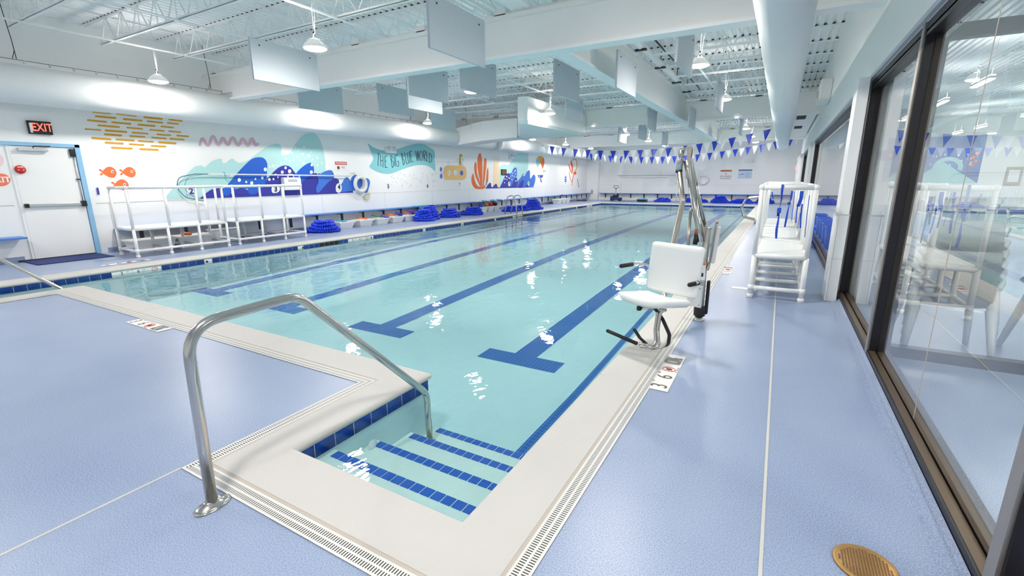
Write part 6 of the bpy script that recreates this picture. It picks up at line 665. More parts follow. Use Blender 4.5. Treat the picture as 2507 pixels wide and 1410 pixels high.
for q in ((-.86,1.80),(-.84,1.62),(-.9,1.79)): b.tube([(q[0],ap.y-.05,q[1]),(q[0],ap.y+.05,q[1])],.014,'chrome',10)
b.ball((-.915,ap.y,1.79),(.028,.03,.028),'chrome',12,8); b.build('apex_bracket',L)
b=MB(); b.tube([(-.915,5.1,1.78),(-.925,5.1,1.58)],[.028,.034],'chrome',14); b.tube([(-.925,5.1,1.585),(-.927,5.1,1.555)],.035,'black',14); b.build('boom_end',L)
b=MB(); b.tube(fillet([(-.92,5.09,1.56),(-.855,5.03,1.27),(-.87,4.85,.95),(-.86,4.45,.42),(-.80,4.30,.36)],.05,5),.028,'chrome_dull',14); b.build('drop_arm',L)
O=Vector((-.765,4.30,0)); U=Vector((.91,-.42,0)); V=Vector((-.42,-.91,0))
def ch(u,v,z): return O+U*u+V*v+Vector((0,0,z))
def pad(fn,nu,nv,th,m):
    b=MB(); k=b.mi(m); top=[];bot=[]
    for i in range(nu+1):
        a=[];c=[]
        for j in range(nv+1):
            s,t=i/nu*2-1,j/nv*2-1
            e=max(abs(s),abs(t)); r=(1-max(0,e-.82)/.18*.0)
            rim=math.sqrt(max(0,1-max(0,(e-.88)/.12)**2))
            # rounded corners
            q=.14; ss,tt=s,t
            if abs(s)>1-q and abs(t)>1-q:
                ds,dt=(abs(s)-(1-q))/q,(abs(t)-(1-q))/q; l=math.hypot(ds,dt); mx=max(ds,dt)
                if l>0: ss=math.copysign(1-q+ds*mx/l*q,s); tt=math.copysign(1-q+dt*mx/l*q,t)
            a.append(b.bm.verts.new(fn(ss,tt,th*(.35+.65*rim)))); c.append(b.bm.verts.new(fn(ss,tt,-th*(.35+.65*rim))))
        top.append(a);bot.append(c)
    for G,rv in ((top,0),(bot,1)):
        for i in range(nu):
            for j in range(nv):
                q=(G[i][j],G[i+1][j],G[i+1][j+1],G[i][j+1]); f=b.bm.faces.new(q[::-1] if rv else q); f.material_index=k; f.smooth=True
    edge=[(i,0) for i in range(nu)]+[(nu,j) for j in range(nv)]+[(i,nv) for i in range(nu,0,-1)]+[(0,j) for j in range(nv,0,-1)]
    for (i,j),(i2,j2) in zip(edge,edge[1:]+edge[:1]):
        f=b.bm.faces.new((top[i][j],bot[i][j],bot[i2][j2],top[i2][j2])); f.material_index=k; f.smooth=True
    bmesh.ops.recalc_face_normals(b.bm,faces=b.bm.faces)
    return b
pad(lambda s,t,h: ch(s*.27,-.01-.03*t-h*.98,.70+t*.225),18,18,.022,'plastic_white').build('backrest',L)
pad(lambda s,t,h: ch(-.01+s*.225*(1-.06*t),.245+t*.225,.437+.03*t+h+.022*(abs(s)**2)),18,18,.036,'plastic_white').build('seat',L)
b=MB(); b.tube(fillet([ch(-.26,-.03,.66),ch(-.30,.0,.70),ch(-.33,.12,.72),ch(-.33,.24,.716)],.05,5),.013,'chrome',10); ar=b.build('armrest',L); b=MB(); b.tube([ch(-.33,.17,.716),ch(-.33,.32,.716)],.020,'black_rubber',12); b.ball(ch(-.33,.32,.716),.020,'black_rubber'); b.build('grip',ar)['label']='black rubber grip'
b=MB(); b.tube(fillet([ch(.24,-.05,.62),ch(.285,-.02,.63),ch(.27,.06,.625)],.04,5),.013,'chrome',10); ar=b.build('armrest',L); b=MB(); b.tube([ch(.275,.02,.625),ch(.235,.09,.61)],.020,'black_rubber',12); b.ball(ch(.235,.09,.61),.020,'black_rubber'); b.build('grip',ar)['label']='black rubber grip'
b=MB(); b.tube([ch(-.02,.40,.395),ch(.12,.12,.40)],.014,'chrome',10); b.tube([ch(-.02,.40,.395),ch(-.035,.425,.395)],.022,'black_rubber',12); b.tube(fillet([ch(.10,.25,.39),ch(.05,.25,.36),ch(.07,.30,.20),ch(.12,.34,.07),ch(.0,.42,.075)],.05,5),.014,'chrome',10); b.tube(fillet([ch(.13,.25,.39),ch(.08,.25,.36),ch(.10,.30,.20),ch(.15,.33,.06),ch(.02,.43,.06)],.05,5),.014,'chrome',10); b.build('footrest_frame',L)
b=MB(); b.tube([ch(-.02,.42,.072),ch(-.31,.485,.125)],.017,'black_rubber',12); b.ball(ch(-.31,.485,.125),.017,'black_rubber'); b.build('footrest_bar',L)
def belt(pts,w,d):
    b=MB(); P=[Vector(p) for p in fillet(pts,.06,5)]; d=Vector(d)*w/2; th=Vector((.004,.004,.002))
    for a,c in zip(P,P[1:]):
        for q in ([a-d,a+d,c+d,c-d],[c-d+th,c+d+th,a+d+th,a-d+th],[a-d,c-d,c-d+th,a-d+th],[a+d,a+d+th,c+d+th,c+d]): b.face(q,'black')
    return b
belt([ch(.02,.28,.40),ch(.10,.25,.30),ch(.19,.26,.18),ch(.20,.28,.08),ch(.10,.35,.03),ch(-.05,.35,.10),ch(-.14,.33,.16)],.035,(.8,-.3,.35)).build('seat_belt',L)
b=MB(); b.tube([(cx,cy,.52),(cx+.03,cy-.02,.58),(cx+.05,cy,.66)],.006,'copper',6); b.build('cable',L)

# ------------------------------------------------------------------ deck markers and drain
def marker(o,X,Y,w,h,digits,label):
    """o = corner, X = reading direction, Y = up direction of the lettering"""
    b=MB(); o=Vector(o); X=Vector(X); Y=Vector(Y); 
    def P(u,v,z=.0): return o+X*u+Y*v+Vector((0,0,z))
    b.face([P(0,0,.004),P(w,0,.004),P(w,h,.004),P(0,h,.004)],'decal')
    def tx(s,size,u,v,sx=1,m='text_brown'):
        q=P(u,v,.006); b.text(s,size,Matrix(((X.x*sx,Y.x,0,q.x),(X.y*sx,Y.y,0,q.y),(0,0,1,q.z),(0,0,0,1))),m)
    tx('3',h*1.15,w*.10,h*.47,.85); tx('6',h*1.15,w*.34,h*.47,.85) if digits=='36' else tx('0',h*1.15,w*.34,h*.47,.85)
    tx('FT',h*.22,w*.20,h*.86,1,'sign_pale' if 0 else 'text_brown'); tx('IN',h*.22,w*.43,h*.86)
    q=P(w*.55,h*.5,.006); r=h*.34
    b.tube([q+X*r*math.cos(2*PI*k/24)*.8+Y*r*math.sin(2*PI*k/24) for k in range(24)],.0035,'sign_red',5,closed=True)
    b.tube([q+X*r*.6+Y*r*.6,q-X*r*.6-Y*r*.6],.003,'sign_red',5); b.tube([q-X*r*.2+Y*r*.35,q+X*r*.1,q+X*r*.05-Y*r*.5],.005,'text_dark',5); b.tube([q-X*r*.45,q+X*r*.3-Y*r*.1],.004,'text_dark',5)
    tx('NO DIVING',h*.16,w*.56,h*.07,1,'text_dark'); q_=P(w*.81,h*.48,.006); b.text('NO DIVING',h*1.25,Matrix(((X.x*.155,Y.x,0,q_.x),(X.y*.155,Y.y,0,q_.y),(0,0,1,q_.z),(0,0,0,1))),'text_dark',0,.004)
    return tag(b.build('depth_marker'),label,'marker')
marker((-.548,3.215,0),(0,1,0),(-1,0,0),.77,.148,'36','white deck marker reading 3 6 NO DIVING beside the lift')
marker((-6.05,2.10,0),(1,0,0),(0,1,0),.70,.14,'36','white deck marker reading 3 6 on the left promontory deck')
marker((-.548,8.0,0),(0,1,0),(-1,0,0),.77,.148,'30','distant white depth marker left of the strap hung platform')
marker((-10.5,3.5,0),(0,1,0),(-1,0,0),.75,.148,'36','white depth marker on the left deck in front of the exit door')
b=MB(); b.box((-.45,7.0,0),(-.13,7.12,.004),'decal'); tag(b.build('floor_decal'),'plain white floor decal left of the strap hung platform','decal')
b=MB(); b.lathe([(.0,.001),(.108,.001),(.108,.008),(.098,.011),(.093,.007),(.0,.007)],(.455,2.02,0),'brass',36)
for i in range(-8,9):
    for j in range(-8,9):
        x,y=i*.0105,j*.0105
        if x*x+y*y<.086**2: b.box((.455+x-.0034,2.02+y-.0034,.0072),(.455+x+.0034,2.02+y+.0034,.0078),'brass_dark')
tag(b.build('floor_drain'),'round brass floor drain cover at the bottom right','drain')

# ------------------------------------------------------------------ piles of blue lane floats
def pile(label,x,y,r,layers,seed,sx=1.0,bead=.052,top=0.0,cat='floats',tilt=0):
    """a lane line coiled up; the beads are threaded on one cable"""
    rnd=random.Random(seed); b=MB(); 
    t=thing('float_coil',label,'lane line',(x,y,0),0)
    path=[];z=bead; 
    for k in range(layers):
        rr=r*(1-.0*k)-k*r*(.62/max(layers,1)); turns=1.0; ox,oy=rnd.uniform(-.045,.045),rnd.uniform(-.045,.045)
        inner=rr
        while inner>rr*.45 or inner==rr:
            n=max(8,int(2*PI*inner/(bead*1.12)))
            for i in range(n):
                a=2*PI*i/n; path.append((ox+(inner+.02*math.sin(2*a+k*1.7))*sx*math.cos(a)+tilt*z, oy+(inner+.02*math.cos(3*a+k))*math.sin(a), z+rnd.uniform(-.01,.01)+ (.012*math.sin(3*a+k)), a))
            inner-=bead*2.0
            if k<layers-1 and inner<rr*.6: break
        z+=bead*1.55
    for px,py,pz,a in path[:520]:
        M=Matrix.Rotation(a+PI/2,4,'Z')@Matrix.Rotation(PI/2,4,'Y')
        q=[]
        c=Vector((px,py,max(pz,bead)))
        # a bead: short fat disc with rounded rim
        k=b.mi('float_blue'); rings=[]
        for rr_,h in ((.3*bead,-.52*bead),(.78*bead,-.40*bead),(bead,0),(.78*bead,.40*bead),(.3*bead,.52*bead)):
            rings.append([b.bm.verts.new(c+M@Vector((rr_*math.cos(2*PI*j/8),rr_*math.sin(2*PI*j/8),h))) for j in range(8)])
        for A,B_ in zip(rings,rings[1:]):
            for j in range(8):
                f=b.bm.faces.new((A[j],A[(j+1)%8],B_[(j+1)%8],B_[j])); f.material_index=k; f.smooth=True
    b.build('beads',t)
    b=MB(); c=path[::3]; b.tube([(p[0],p[1],max(p[2],bead)) for p in c[:60]],.008,'black',5); b.build('cable',t)
    return t
pile('low pile of blue lane floats beside the farther left platform',-11.7,9.2,.44,4,1)
pile('tallest pile of blue lane floats beyond the toy tubs, front one',-11.5,13.5,.36,5,2)
pile('blue lane float pile leaning behind the tall front one',-11.75,14.2,.36,6,9)
pile('blue lane float pile right of the tallest pair',-11.7,15.4,.42,4,3)
pile('wide blue lane float pile standing alone before the pool ladder',-11.6,16.9,.46,4,4)
pile('blue lane float pile seen through the pool ladder',-11.2,19.5,.38,3,5)
pile('low blue lane float pile right behind the pool ladder',-11.0,20.3,.34,3,15)
pile('cone shaped blue lane float pile beyond the pool ladder',-10.9,21.3,.46,6,6)
pile('blue lane float pile at the far end, left of the lift arm',-6.75,32.2,.5,3,7)
pile('flat blue lane float pile at the far end, behind the lift arm',-4.75,32.4,.62,3,8,1.25)
pile('tall blue lane float pile at the far end, right of the lift arm',-3.25,32.2,.5,5,10)
pile('wide blue lane float pile at the far end beside the grab rail',-2.0,32.2,.55,3,11,1.2)
pile('blue lane float pile at the far end nearest the windows',-.75,32.4,.5,4,12)

# ------------------------------------------------------------------ tubs of toys
def tub(x,y,rot,label,group=None,w=.52,d=.42,h=.22):
    t=thing('storage_tub',label,'tub',(x,y,0),rot,group); b=MB(); k=b.mi('plastic_white')
    def lp(s,z,n=0): return [b.bm.verts.new((sx*(w/2-s),sy*(d/2-s*.8),z)) for sx,sy in ((-1,-1),(1,-1),(1,1),(-1,1))]
    R=[lp(.09,.0),lp(.02,h-.03),lp(-.012,h-.03),lp(-.012,h),lp(.012,h),lp(.1,.015)]
    f=b.bm.faces.new(R[0][::-1]); f.material_index=k
    for A,B_ in zip(R,R[1:]):
        for j in range(4): f=b.bm.faces.new((A[j],A[(j+1)%4],B_[(j+1)%4],B_[j])); f.material_index=k
    f=b.bm.faces.new(R[-1]); f.material_index=k
    b.build('body',t); return t
cols=['cyan','orange','green','fo','flag_blue']
names=['kickboard']
for i,y in enumerate((10.25,11.05,11.8,12.55,13.2)):
    lab=['white tub nearest the float pile, first of the row of five','second white tub in the row, with an orange toy','third white tub in the row, with a green toy','fourth white tub in the row, with orange and blue toys','last white tub of the row of five, with purple toys'][i]
    tub(-12.0,y-.05,PI/2,lab,None,.62,.46)
def toy(x,y,z,m,label,a,sz=(.3,.2,.03),tilt=.25):
    b=MB(); M=Matrix.Translation((x,y,z))@Matrix.Rotation(a,4,'Z')@Matrix.Rotation(tilt,4,'Y')
    poly=[(sz[0]/2*math.copysign(abs(math.cos(q))**.6,math.cos(q)),sz[1]/2*math.copysign(abs(math.sin(q))**.6,math.sin(q))) for q in [2*PI*k/16 for k in range(16)]]
    b.prism(poly,-sz[2]/2,sz[2]/2,m,M); return tag(b.build('kickboard'),label,'toy')
toy(-12.0,10.15,.235,'cyan','pale blue float board lying in the first tub',.3,(.34,.22,.03),.05)
toy(-12.0,11.0,.26,'orange','orange float board in the second tub',1.2,(.32,.22,.04),.12)
toy(-12.05,11.7,.28,'green','green float board tilted in the third tub',1.0,(.34,.24,.04),.2)
toy(-11.9,11.95,.26,'purple','dark purple float board at the back of the third tub',.2,(.3,.2,.04),.3)
toy(-12.0,12.35,.28,'paint_fishorange','orange float board in the fourth tub',1.4,(.34,.24,.04),.2)
toy(-12.0,12.75,.28,'flag_blue','blue float board leaning at the edge of the fourth tub',1.7,(.32,.2,.04),.4)
toy(-12.05,13.2,.29,'sign_red','red float board in the last tub',1.3,(.28,.2,.04),.2)
toy(-12.0,13.45,.31,'purple','purple float board standing in the last tub',1.8,(.26,.16,.04),.6)
for i,y in enumerate((18.3,18.85,19.4)):
    tub(-12.05,y,PI/2,['white tub of toys left of the ladder, nearest of three','white tub of toys left of the ladder, middle of three','white tub of toys left of the ladder, farthest of three'][i],None,.55,.44,.26)
i=0
for y in (18.15,18.35,18.6,18.8,19.0,19.2,19.45,19.6):
    m=['flag_blue','green','brass','orange','red','red','black','sign_red'][i]; b=MB(); b.ball((-12.05+.06*(-1)**i,y,.34),(.11,.10,.10),m,12,8)
    tag(b.build('toy_ball'),['blue','green','tan','orange','dark red','bright red','black','rusty red'][i]+' toy piled on the tubs beside the ladder'+['',''][0],'toy'); i+=1
b=MB()
for k in range(10):
    y=17.95+k*.22; b.tube([(-12.15,y,.50),(-11.9,y+.06,.52+.02*(k%2)),(-11.85,y+.1,.49)],.03,'cyan' if k%3 else 'sign_white',8)
tag(b.build('foam_noodle_heap'),'heap of pale blue and white foam pieces on the bench by the ladder','foam')
for i,y in enumerate((26.6,27.2,27.8)): tub(-11.9,y,PI/2,['far white tub under the plant painting, nearest of three','far white tub under the plant painting, middle of three','far white tub under the plant painting, last of three'][i],None,.6,.5,.3)
b=MB(); b.tube(fillet([(-12.0,27.2,.3),(-12.0,27.25,.5),(-11.9,27.5,.52)],.05,4),.03,'mat_navy',8); tag(b.build('toy'),'dark toy sticking out of the far tubs','toy')
# tubs and loose parts under the left platforms
for i,(x,y) in enumerate(((-11.93,4.87),(-11.92,5.72))): tub(x,y,PI/2,['white tub on the floor under the nearer left platform, left one','white tub on the floor under the nearer left platform, right one'][i],None,.85,.5,.27)
toy(-11.92,5.6,.30,'coral' if 0 else 'paint_coral3','coral coloured toy in the tub under the platform',.4,(.22,.16,.05),.1)
for i,y in enumerate((6.35,6.75)):
    b=MB(); b.box((-12.2,y-.16,.0),(-11.95,y+.16,.30),'clear_plastic',.02); b.box((-12.21,y-.17,.3),(-11.94,y+.17,.33),'sign_white',.008); tag(b.build('clear_box'),['clear lidded box under the gap between the left platforms','clear lidded box under the farther left platform'][i],'box')
# teal towel hanging over the bench
b=MB(); V_=[(-12.12,14.0,.495),(-12.12,15.0,.495),(-12.12,14.85,.495)]
b.prism([(13.95,.50),(14.95,.50),(14.62,.505),(14.45,.22),(14.3,.25)],-12.135,-12.12,'cyan',Matrix(((0,0,1,0),(1,0,0,0),(0,1,0,0),(0,0,0,1)))); b.box((-12.45,13.95,.492),(-12.12,14.95,.505),'cyan')
tag(b.build('towel'),'teal towel draped over the bench above the float piles','towel')

# ------------------------------------------------------------------ things hung on the walls
t=thing('rescue_hook','long white shepherd\'s crook hung across the painted waves','rescue pole')
zp=1.63; xw=XL+.08
b=MB(); b.tube([(xw,6.55,zp+.03),(xw,11.0,zp)],.018,'pole_white',10); b.build('pole',t)
b=MB(); b.tube(fillet([(xw,6.6,zp+.03),(xw,6.25,zp+.03),(xw,5.86,zp-.05),(xw,5.8,zp-.30),(xw,5.95,zp-.52),(xw,6.35,zp-.62)],.25,7),.009,'hook_teal',8); b.tube(fillet([(xw+.02,6.4,zp+.02),(xw+.04,6.05,zp-.04),(xw+.04,5.92,zp-.30),(xw+.02,6.1,zp-.5),(xw+.02,6.35,zp-.58)],.2,7),.005,'hook_teal',8); b.build('crook',t)
for y in (6.95,9.75):
    b=MB(); b.tube([(XL+.032,y,zp+.08),(XL+.09,y,zp+.07),(XL+.1,y,zp-.03),(XL+.12,y,zp+.0)],.008,'clip_teal' if y<8 else 'pole_white',6)
    if y<8: b.tube([(XL+.1,y,zp-.02),(XL+.1,y+.01,zp-.13),(XL+.12,y+.05,zp-.16),(XL+.12,y+.07,zp-.12)],.007,'clip_teal',6)
    b.build('wall_clip',t)
def ringbuoy(x,y,z,R,r,label,axis,mt='bag_white'):
    t=thing('ring_buoy',label,'ring buoy'); b=MB()
    def pt(a,RR,o=0): return (x+o,y+RR*math.cos(a),z+RR*math.sin(a)) if axis=='x' else (x+RR*math.cos(a),y+o,z+RR*math.sin(a))
    b.tube([pt(2*PI*k/32,R) for k in range(32)],r,mt,12,closed=True); b.build('ring',t)
    b=MB()
    for k in range(4):
        a=PI/4+PI/2*k; b.tube([pt(a-.07,R),pt(a+.07,R)],r*1.08,'rope_white',12)
    b.tube([pt(2*PI*k/32,R+r*1.15) for k in range(32)],.006,'rope_white',6,closed=True); b.build('rope',t); return t
t=ringbuoy(XL+.1,11.42,1.36,.235,.06,'white ring buoy hanging at the right end of the painted waves','x')
b=MB(); b.box((XL,11.15,1.72),(XL+.06,11.25,1.78),'pole_white',.005); b.tube([(XL+.06,11.2,1.75),(XL+.1,11.3,1.64)],.01,'rope_white',6); b.tube(fillet([(XL+.1,11.3,1.1),(XL+.12,11.5,1.02),(XL+.1,11.75,1.08)],.05,4),.012,'rope_white',6); b.build('hanger',t)
b=MB(); b.prism([(11.62,1.05),(11.86,1.02),(11.82,.84),(11.60,.86)],XL+.05,XL+.06,'paper_tan',Matrix(((0,0,1,0),(1,0,0,0),(0,1,0,0),(0,0,0,1)))); b.build('tag',t)
t=thing('rescue_kit','white handled case mounted on the painted waves','case')
b=MB(); b.box((XL,8.55,1.22),(XL+.16,9.1,1.58),'case_white',.02)
for k,z in enumerate((1.50,1.47)): b.box((XL+.161,8.68,z),(XL+.162,8.97,z+.012),'text_brown')
b.box((XL+.161,8.76,1.37),(XL+.162,8.9,1.39),'text_brown'); b.build('case',t)
b=MB(); b.tube(fillet([(XL+.08,8.73,1.57),(XL+.08,8.73,1.66),(XL+.08,8.92,1.66),(XL+.08,8.92,1.57)],.03,4),.016,'case_white',8); b.build('handle',t)
def wsign(name,label,cat,build): 
    b=MB(); build(b); return tag(b.build(name),label,cat)
def s1(b):
    y0,z0=10.5,1.79; b.box((XL,y0,z0),(XL+.006,y0+.5,z0+.30),'sign_white'); b.box((XL+.006,y0+.01,z0+.19),(XL+.008,y0+.49,z0+.29),'sign_red'); b.text('WARNING',.09,MX(XL+.009,y0+.25,z0+.24),'sign_white')
    b.lathe([(.055,0),(.055,.002)],(XL+.007,y0+.13,z0+.1),'sign_red',18,'x'); b.text('NO',.09,MX(XL+.009,y0+.32,z0+.11),'text_dark'); b.box((XL+.01,y0+.1,z0+.07),(XL+.0105,y0+.16,z0+.13),'text_dark')
wsign('warning_sign','small white warning sign with a red band right of the painted waves','sign',s1)
def MYm(x,y,z): return Matrix(((1,0,0,x),(0,0,-1,y),(0,1,0,z),(0,0,0,1)))
def s2(b):
    x,z=-3.55,1.42; b.box((x,YF-.012,z),(x+.75,YF,z+.62),'sign_white'); b.box((x+.04,YF-.014,z+.5),(x+.71,YF-.012,z+.6),'sign_orange'); b.text('WARNING',.09,MYm(x+.375,YF-.016,z+.55),'text_dark')
    b.text('NO DIVING',.13,MYm(x+.375,YF-.014,z+.2),'text_dark'); b.text('ALLOWED',.13,MYm(x+.375,YF-.014,z+.07),'text_dark'); b.box((x+.36,YF-.014,z+.3),(x+.39,YF-.012,z+.42),'text_dark')
wsign('warning_sign','white sign with an orange band on the far wall','sign',s2)
def s3(b):
    x,z=-2.45,1.48; b.box((x,YF-.012,z),(x+.78,YF,z+.56),'sign_pale'); b.box((x,YF-.014,z+.48),(x+.78,YF-.012,z+.56),'sign_blue'); b.text('SWIM RULES',.06,MYm(x+.39,YF-.016,z+.52),'sign_white') if 0 else None
    for k in range(5): b.box((x+.42,YF-.014,z+.08+.07*k),(x+.74,YF-.012,z+.09+.07*k),'sign_blue')
    b.tube([(x+.08,YF-.014,z+.24),(x+.2,YF-.014,z+.26),(x+.28,YF-.014,z+.3),(x+.34,YF-.014,z+.24)],.014,'sign_blue',6)
wsign('rules_sign','pale blue sign with a dark blue band on the far wall','sign',s3)
t=thing('rescue_hook','pale crook pole hung on the far end wall','rescue pole')
b=MB(); y=YF-.06; b.tube([(-10.3,y,1.72),(-6.35,y,1.72)],.014,'grout_strip',8); b.tube([(-10.1,y,1.58),(-6.7,y,1.58)],.012,'rope_white',8); b.build('pole',t)
b=MB(); b.tube(fillet([(-6.8,y,1.72),(-6.15,y,1.68),(-6.05,y,1.4),(-6.3,y,1.15)],.2,6),.011,'rope_white',8); b.build('crook',t)
ringbuoy(-4.5,YF-.1,1.42,.28,.05,'white ring buoy on the far end wall behind the lift arm','y','plastic_white')
t=thing('cleaner_cart','small pool cleaner caddy with an upright handle at the far end','cart',(-10.0,32.3,0))
b=MB(); b.box((-.32,-.2,.06),(.42,.2,.22),'mat_navy',.03); b.box((-.15,-.15,.2),(.1,.15,.42),'black',.02); b.ball((-.28,0,.2),(.12,.15,.14),'black')
for x in (-.25,.3):
    for yy in (-.2,.2): b.lathe([(.07,-.02),(.07,.02)],(x,yy,.07),'black_rubber',12,'y')
b.build('body',t)
b=MB(); b.box((-.04,-.03,.4),(.04,.03,.8),'alu',.01); b.build('column',t)
b=MB(); b.tube([(0,0,.78),(0,0,.86)],.03,'black',8); b.tube(fillet([(0,0,.86),(-.17,0,.88),(-.17,0,1.02),(.17,0,1.02),(.17,0,.88),(0,0,.86)],.06,4),.016,'black',8); b.build('handle',t)
t=thing('pool_robot','dark teal pool robot on the far deck','robot',(-7.95,31.6,0))
b=MB(); b.box((-.28,-.2,.04),(.28,.2,.22),'cyan',.06); b.box((-.3,-.24,.0),(.3,-.16,.16),'black',.04); b.box((-.3,.16,.0),(.3,.24,.16),'black',.04); b.build('body',t)
b=MB(); b.tube(fillet([(-.2,0,.2),(-.55,-.1,.03),(-1.0,.1,.02),(-1.6,0,.02)],.2,5),.012,'black',6); b.build('cable',t)
t=thing('floor_squeegee','push squeegee leaning in the far left corner','squeegee')
b=MB(); b.tube([(-12.0,30.9,.05),(-12.42,31.1,1.5)],.012,'pole_white',8); b.tube([(-12.25,31.0,.9),(-12.42,31.1,1.5)],.014,'black',8); b.build('handle',t)
b=MB(); b.box((-12.35,30.85,0),(-11.6,30.93,.05),'black',.006); b.build('blade',t)
t=thing('pole_stand','thin pale pole standing on the far deck','pole')
b=MB(); b.tube([(-5.95,32.3,0),(-5.9,32.32,.78)],.02,'pole_white',8); b.build('pole',t)

# ------------------------------------------------------------------ pendant lamps
def make_lamp():
    t=thing('pendant_lamp','lamp','lamp')
    b=MB(); b.lathe([(.168,0),(.177,.006),(.174,.018),(.150,.040),(.120,.062),(.092,.085),(.072,.105),(.06,.125)],(0,0,0),'lamp_body',28); 
    for k in range(12):
        a=2*PI*k/12; b.tube([(.15*math.cos(a),.15*math.sin(a),.045),(.066*math.cos(a),.066*math.sin(a),.125)],.006,'lamp_body',5)
    hs=b.build('housing',t)
    b=MB(); b.lathe([(.002,-.034),(.07,-.030),(.12,-.019),(.148,-.008),(.158,.0)],(0,0,0),'lens',28); o=b.build('lens',hs)
    b=MB(); b.lathe([(.052,.128),(.001,.129)],(0,0,0),'added_uplight',20); b.build('added_uplight_disc',hs)  # upward glow added on top of the housing to brighten the ceiling
    b=MB(); b.tube([(-.045,0,.12),(0,0,.21),(.045,0,.12)],.006,'black',6); b.ball((0,0,.21),.02,'black',8,6); b.build('hook',t)
    b=MB(); b.tube([(0,0,.21),(0,0,1.13)],.0035,'steel_white',5); b.tube([(.02,0,.2),(.06,0,.6),(.02,0,1.1)],.004,'steel_white',5); b.build('cord',t)
    return t
lamp0=make_lamp(); note_kids()
rows=[(5.07,'nearest visible'),(9.15,'second'),(13.25,'third'),(17.2,'fourth'),(21.2,'fifth'),(25.3,'sixth'),(29.4,'seventh')]
colsx=[(-10.88,'left column, above the mural duct'),(-6.23,'middle column over the pool'),(-1.46,'right column near the round duct')]
first=True
for y,rn in rows:
    for x,cn in colsx:
        lab='white dome pendant lamp, %s row, %s'%(rn,cn)
        if first: lamp0.location=(x,y,3.4); lamp0['label']=lab; first=False
        else: dup(lamp0,(x,y,3.4),0,lab)
for y in (0.2,):  # unseen row, assumed and placed to light the near deck
    for x,cn in colsx:
        o=dup(lamp0,(x,y,3.4),0,'assumed white dome pendant lamp out of view, lighting the near deck'); o['group']='assumed pendant lamps out of view'

# ------------------------------------------------------------------ hanging sound baffles
def make_baffle():
    t=thing('sound_baffle','b','baffle'); b=MB(); b.box((-.02,0,0),(.02,1.22,.61),'baffle',.006); b.build('panel',t)
    for y in (.15,1.07):
        b=MB(); b.tube([(0,y,.59),(0,y,1.50)],.003,'steel_white',5); b.ball((.022,y,.52),.012,'black',6,5); b.build('hanger',t)
    return t
baf=make_baffle(); note_kids()
BF=[(-7.4,4.80,'large pale baffle left of the picture\'s upper middle, before the first beam'),(-3.87,4.80,'largest pale baffle, cut by the top edge of the picture'),
(-9.42,7.08,'baffle just beyond the first beam, leftmost one'),(-6.25,7.08,'baffle just beyond the first beam, second from the left'),(-5.08,7.08,'baffle just beyond the first beam, under the largest one'),(-1.44,7.08,'baffle just beyond the first beam, beside the bright right lamp'),
(-8.3,8.35,'baffle hanging in the gap left of the middle, second row'),(-7.4,8.35,'baffle overlapping its left neighbour in the second row'),(-3.87,8.40,'baffle in front of the big duct box'),(-2.69,8.40,'baffle covering the lengthwise beam'),
(-9.5,11.75,'small looking baffle above the left duct'),(-5.08,11.75,'baffle at the right corner of the duct box'),(-1.46,11.75,'baffle lit by the second lamp of the right column'),
(-3.85,15.3,'baffle before the second beam, left of a pair'),(-2.67,15.6,'baffle before the second beam, right of a pair'),(-5.1,19.1,'narrow distant baffle beyond the second beam, left'),(-1.5,19.1,'narrow distant baffle beyond the second beam, right'),(-6.3,20.3,'distant baffle beyond the duct box'),(-2.7,23.3,'farthest hanging baffle on the right side'),(-5.1,23.3,'farthest hanging baffle on the left side')]
for i,(x,y,lab) in enumerate(BF):
    if i==0: baf.location=(x,y,3.05); baf['label']=lab
    else: dup(baf,(x,y,3.05),0,lab)

# ------------------------------------------------------------------ fabric ducts
def round_duct(x,z,R,y0,y1,name,label,hem=1.3,wob=.0):
    t=thing(name,label,'duct'); b=MB(); k=b.mi('duct_fabric'); n=40; N=int((y1-y0)/.33); rings=[]
    for i in range(N+1):
        y=y0+(y1-y0)*i/N; s=1+wob*math.sin(i*1.9)*.012-(.012 if i%6==0 else 0)*(1 if wob else 0)
        rings.append([b.bm.verts.new((x+R*s*math.cos(2*PI*j/n),y,z+R*s*math.sin(2*PI*j/n))) for j in range(n)])
    for A,B_ in zip(rings,rings[1:]):
        for j in range(n): f=b.bm.faces.new((A[j],B_[j],B_[(j+1)%n],A[(j+1)%n])); f.material_index=k; f.smooth=True
    for R_ in (rings[0][::-1],rings[-1]): f=b.bm.faces.new(R_); f.material_index=k
    b.build('sleeve',t); return t
t=round_duct(-11.85,3.165,.328,YB+.1,18.9,'fabric_duct','long round white fabric duct above the mural, near run')
b=MB(); zc=3.165+.328+.09
pts=[(-11.85,YB+.2+i*.5,zc+.012*math.cos((i%6-3)/3*PI/2)*-1) for i in range(45)]
b.tube(pts,.0045,'black',5); b.build('cable',t)
b=MB()
for i in range(66):
    y=YB+.3+i*.34; b.box((-11.865,y-.012,zc-.06),(-11.835,y+.012,zc),'alu')
b.build('cable_clip',t)
for y in (3.35,6.6,10.0,13.5,17.0):
    b=MB(); b.tube([(-11.85,y,zc),(-11.85,y-.01,3.9),(-11.87,y-.05,ZC-.05)],.006,'black',5); b.tube([(-11.85,y-.05,zc),(-11.85,y,zc+.15)],.005,'black',5); b.build('hanger',t)
t=round_duct(-11.85,3.165,.328,19.4,YF-.4,'fabric_duct','far run of the round white duct beyond the supply box')
t=round_duct(-.144,3.09,.257,YB+.1,27.0,'fabric_duct','round white duct hanging along the window side of the pool',wob=1.0)
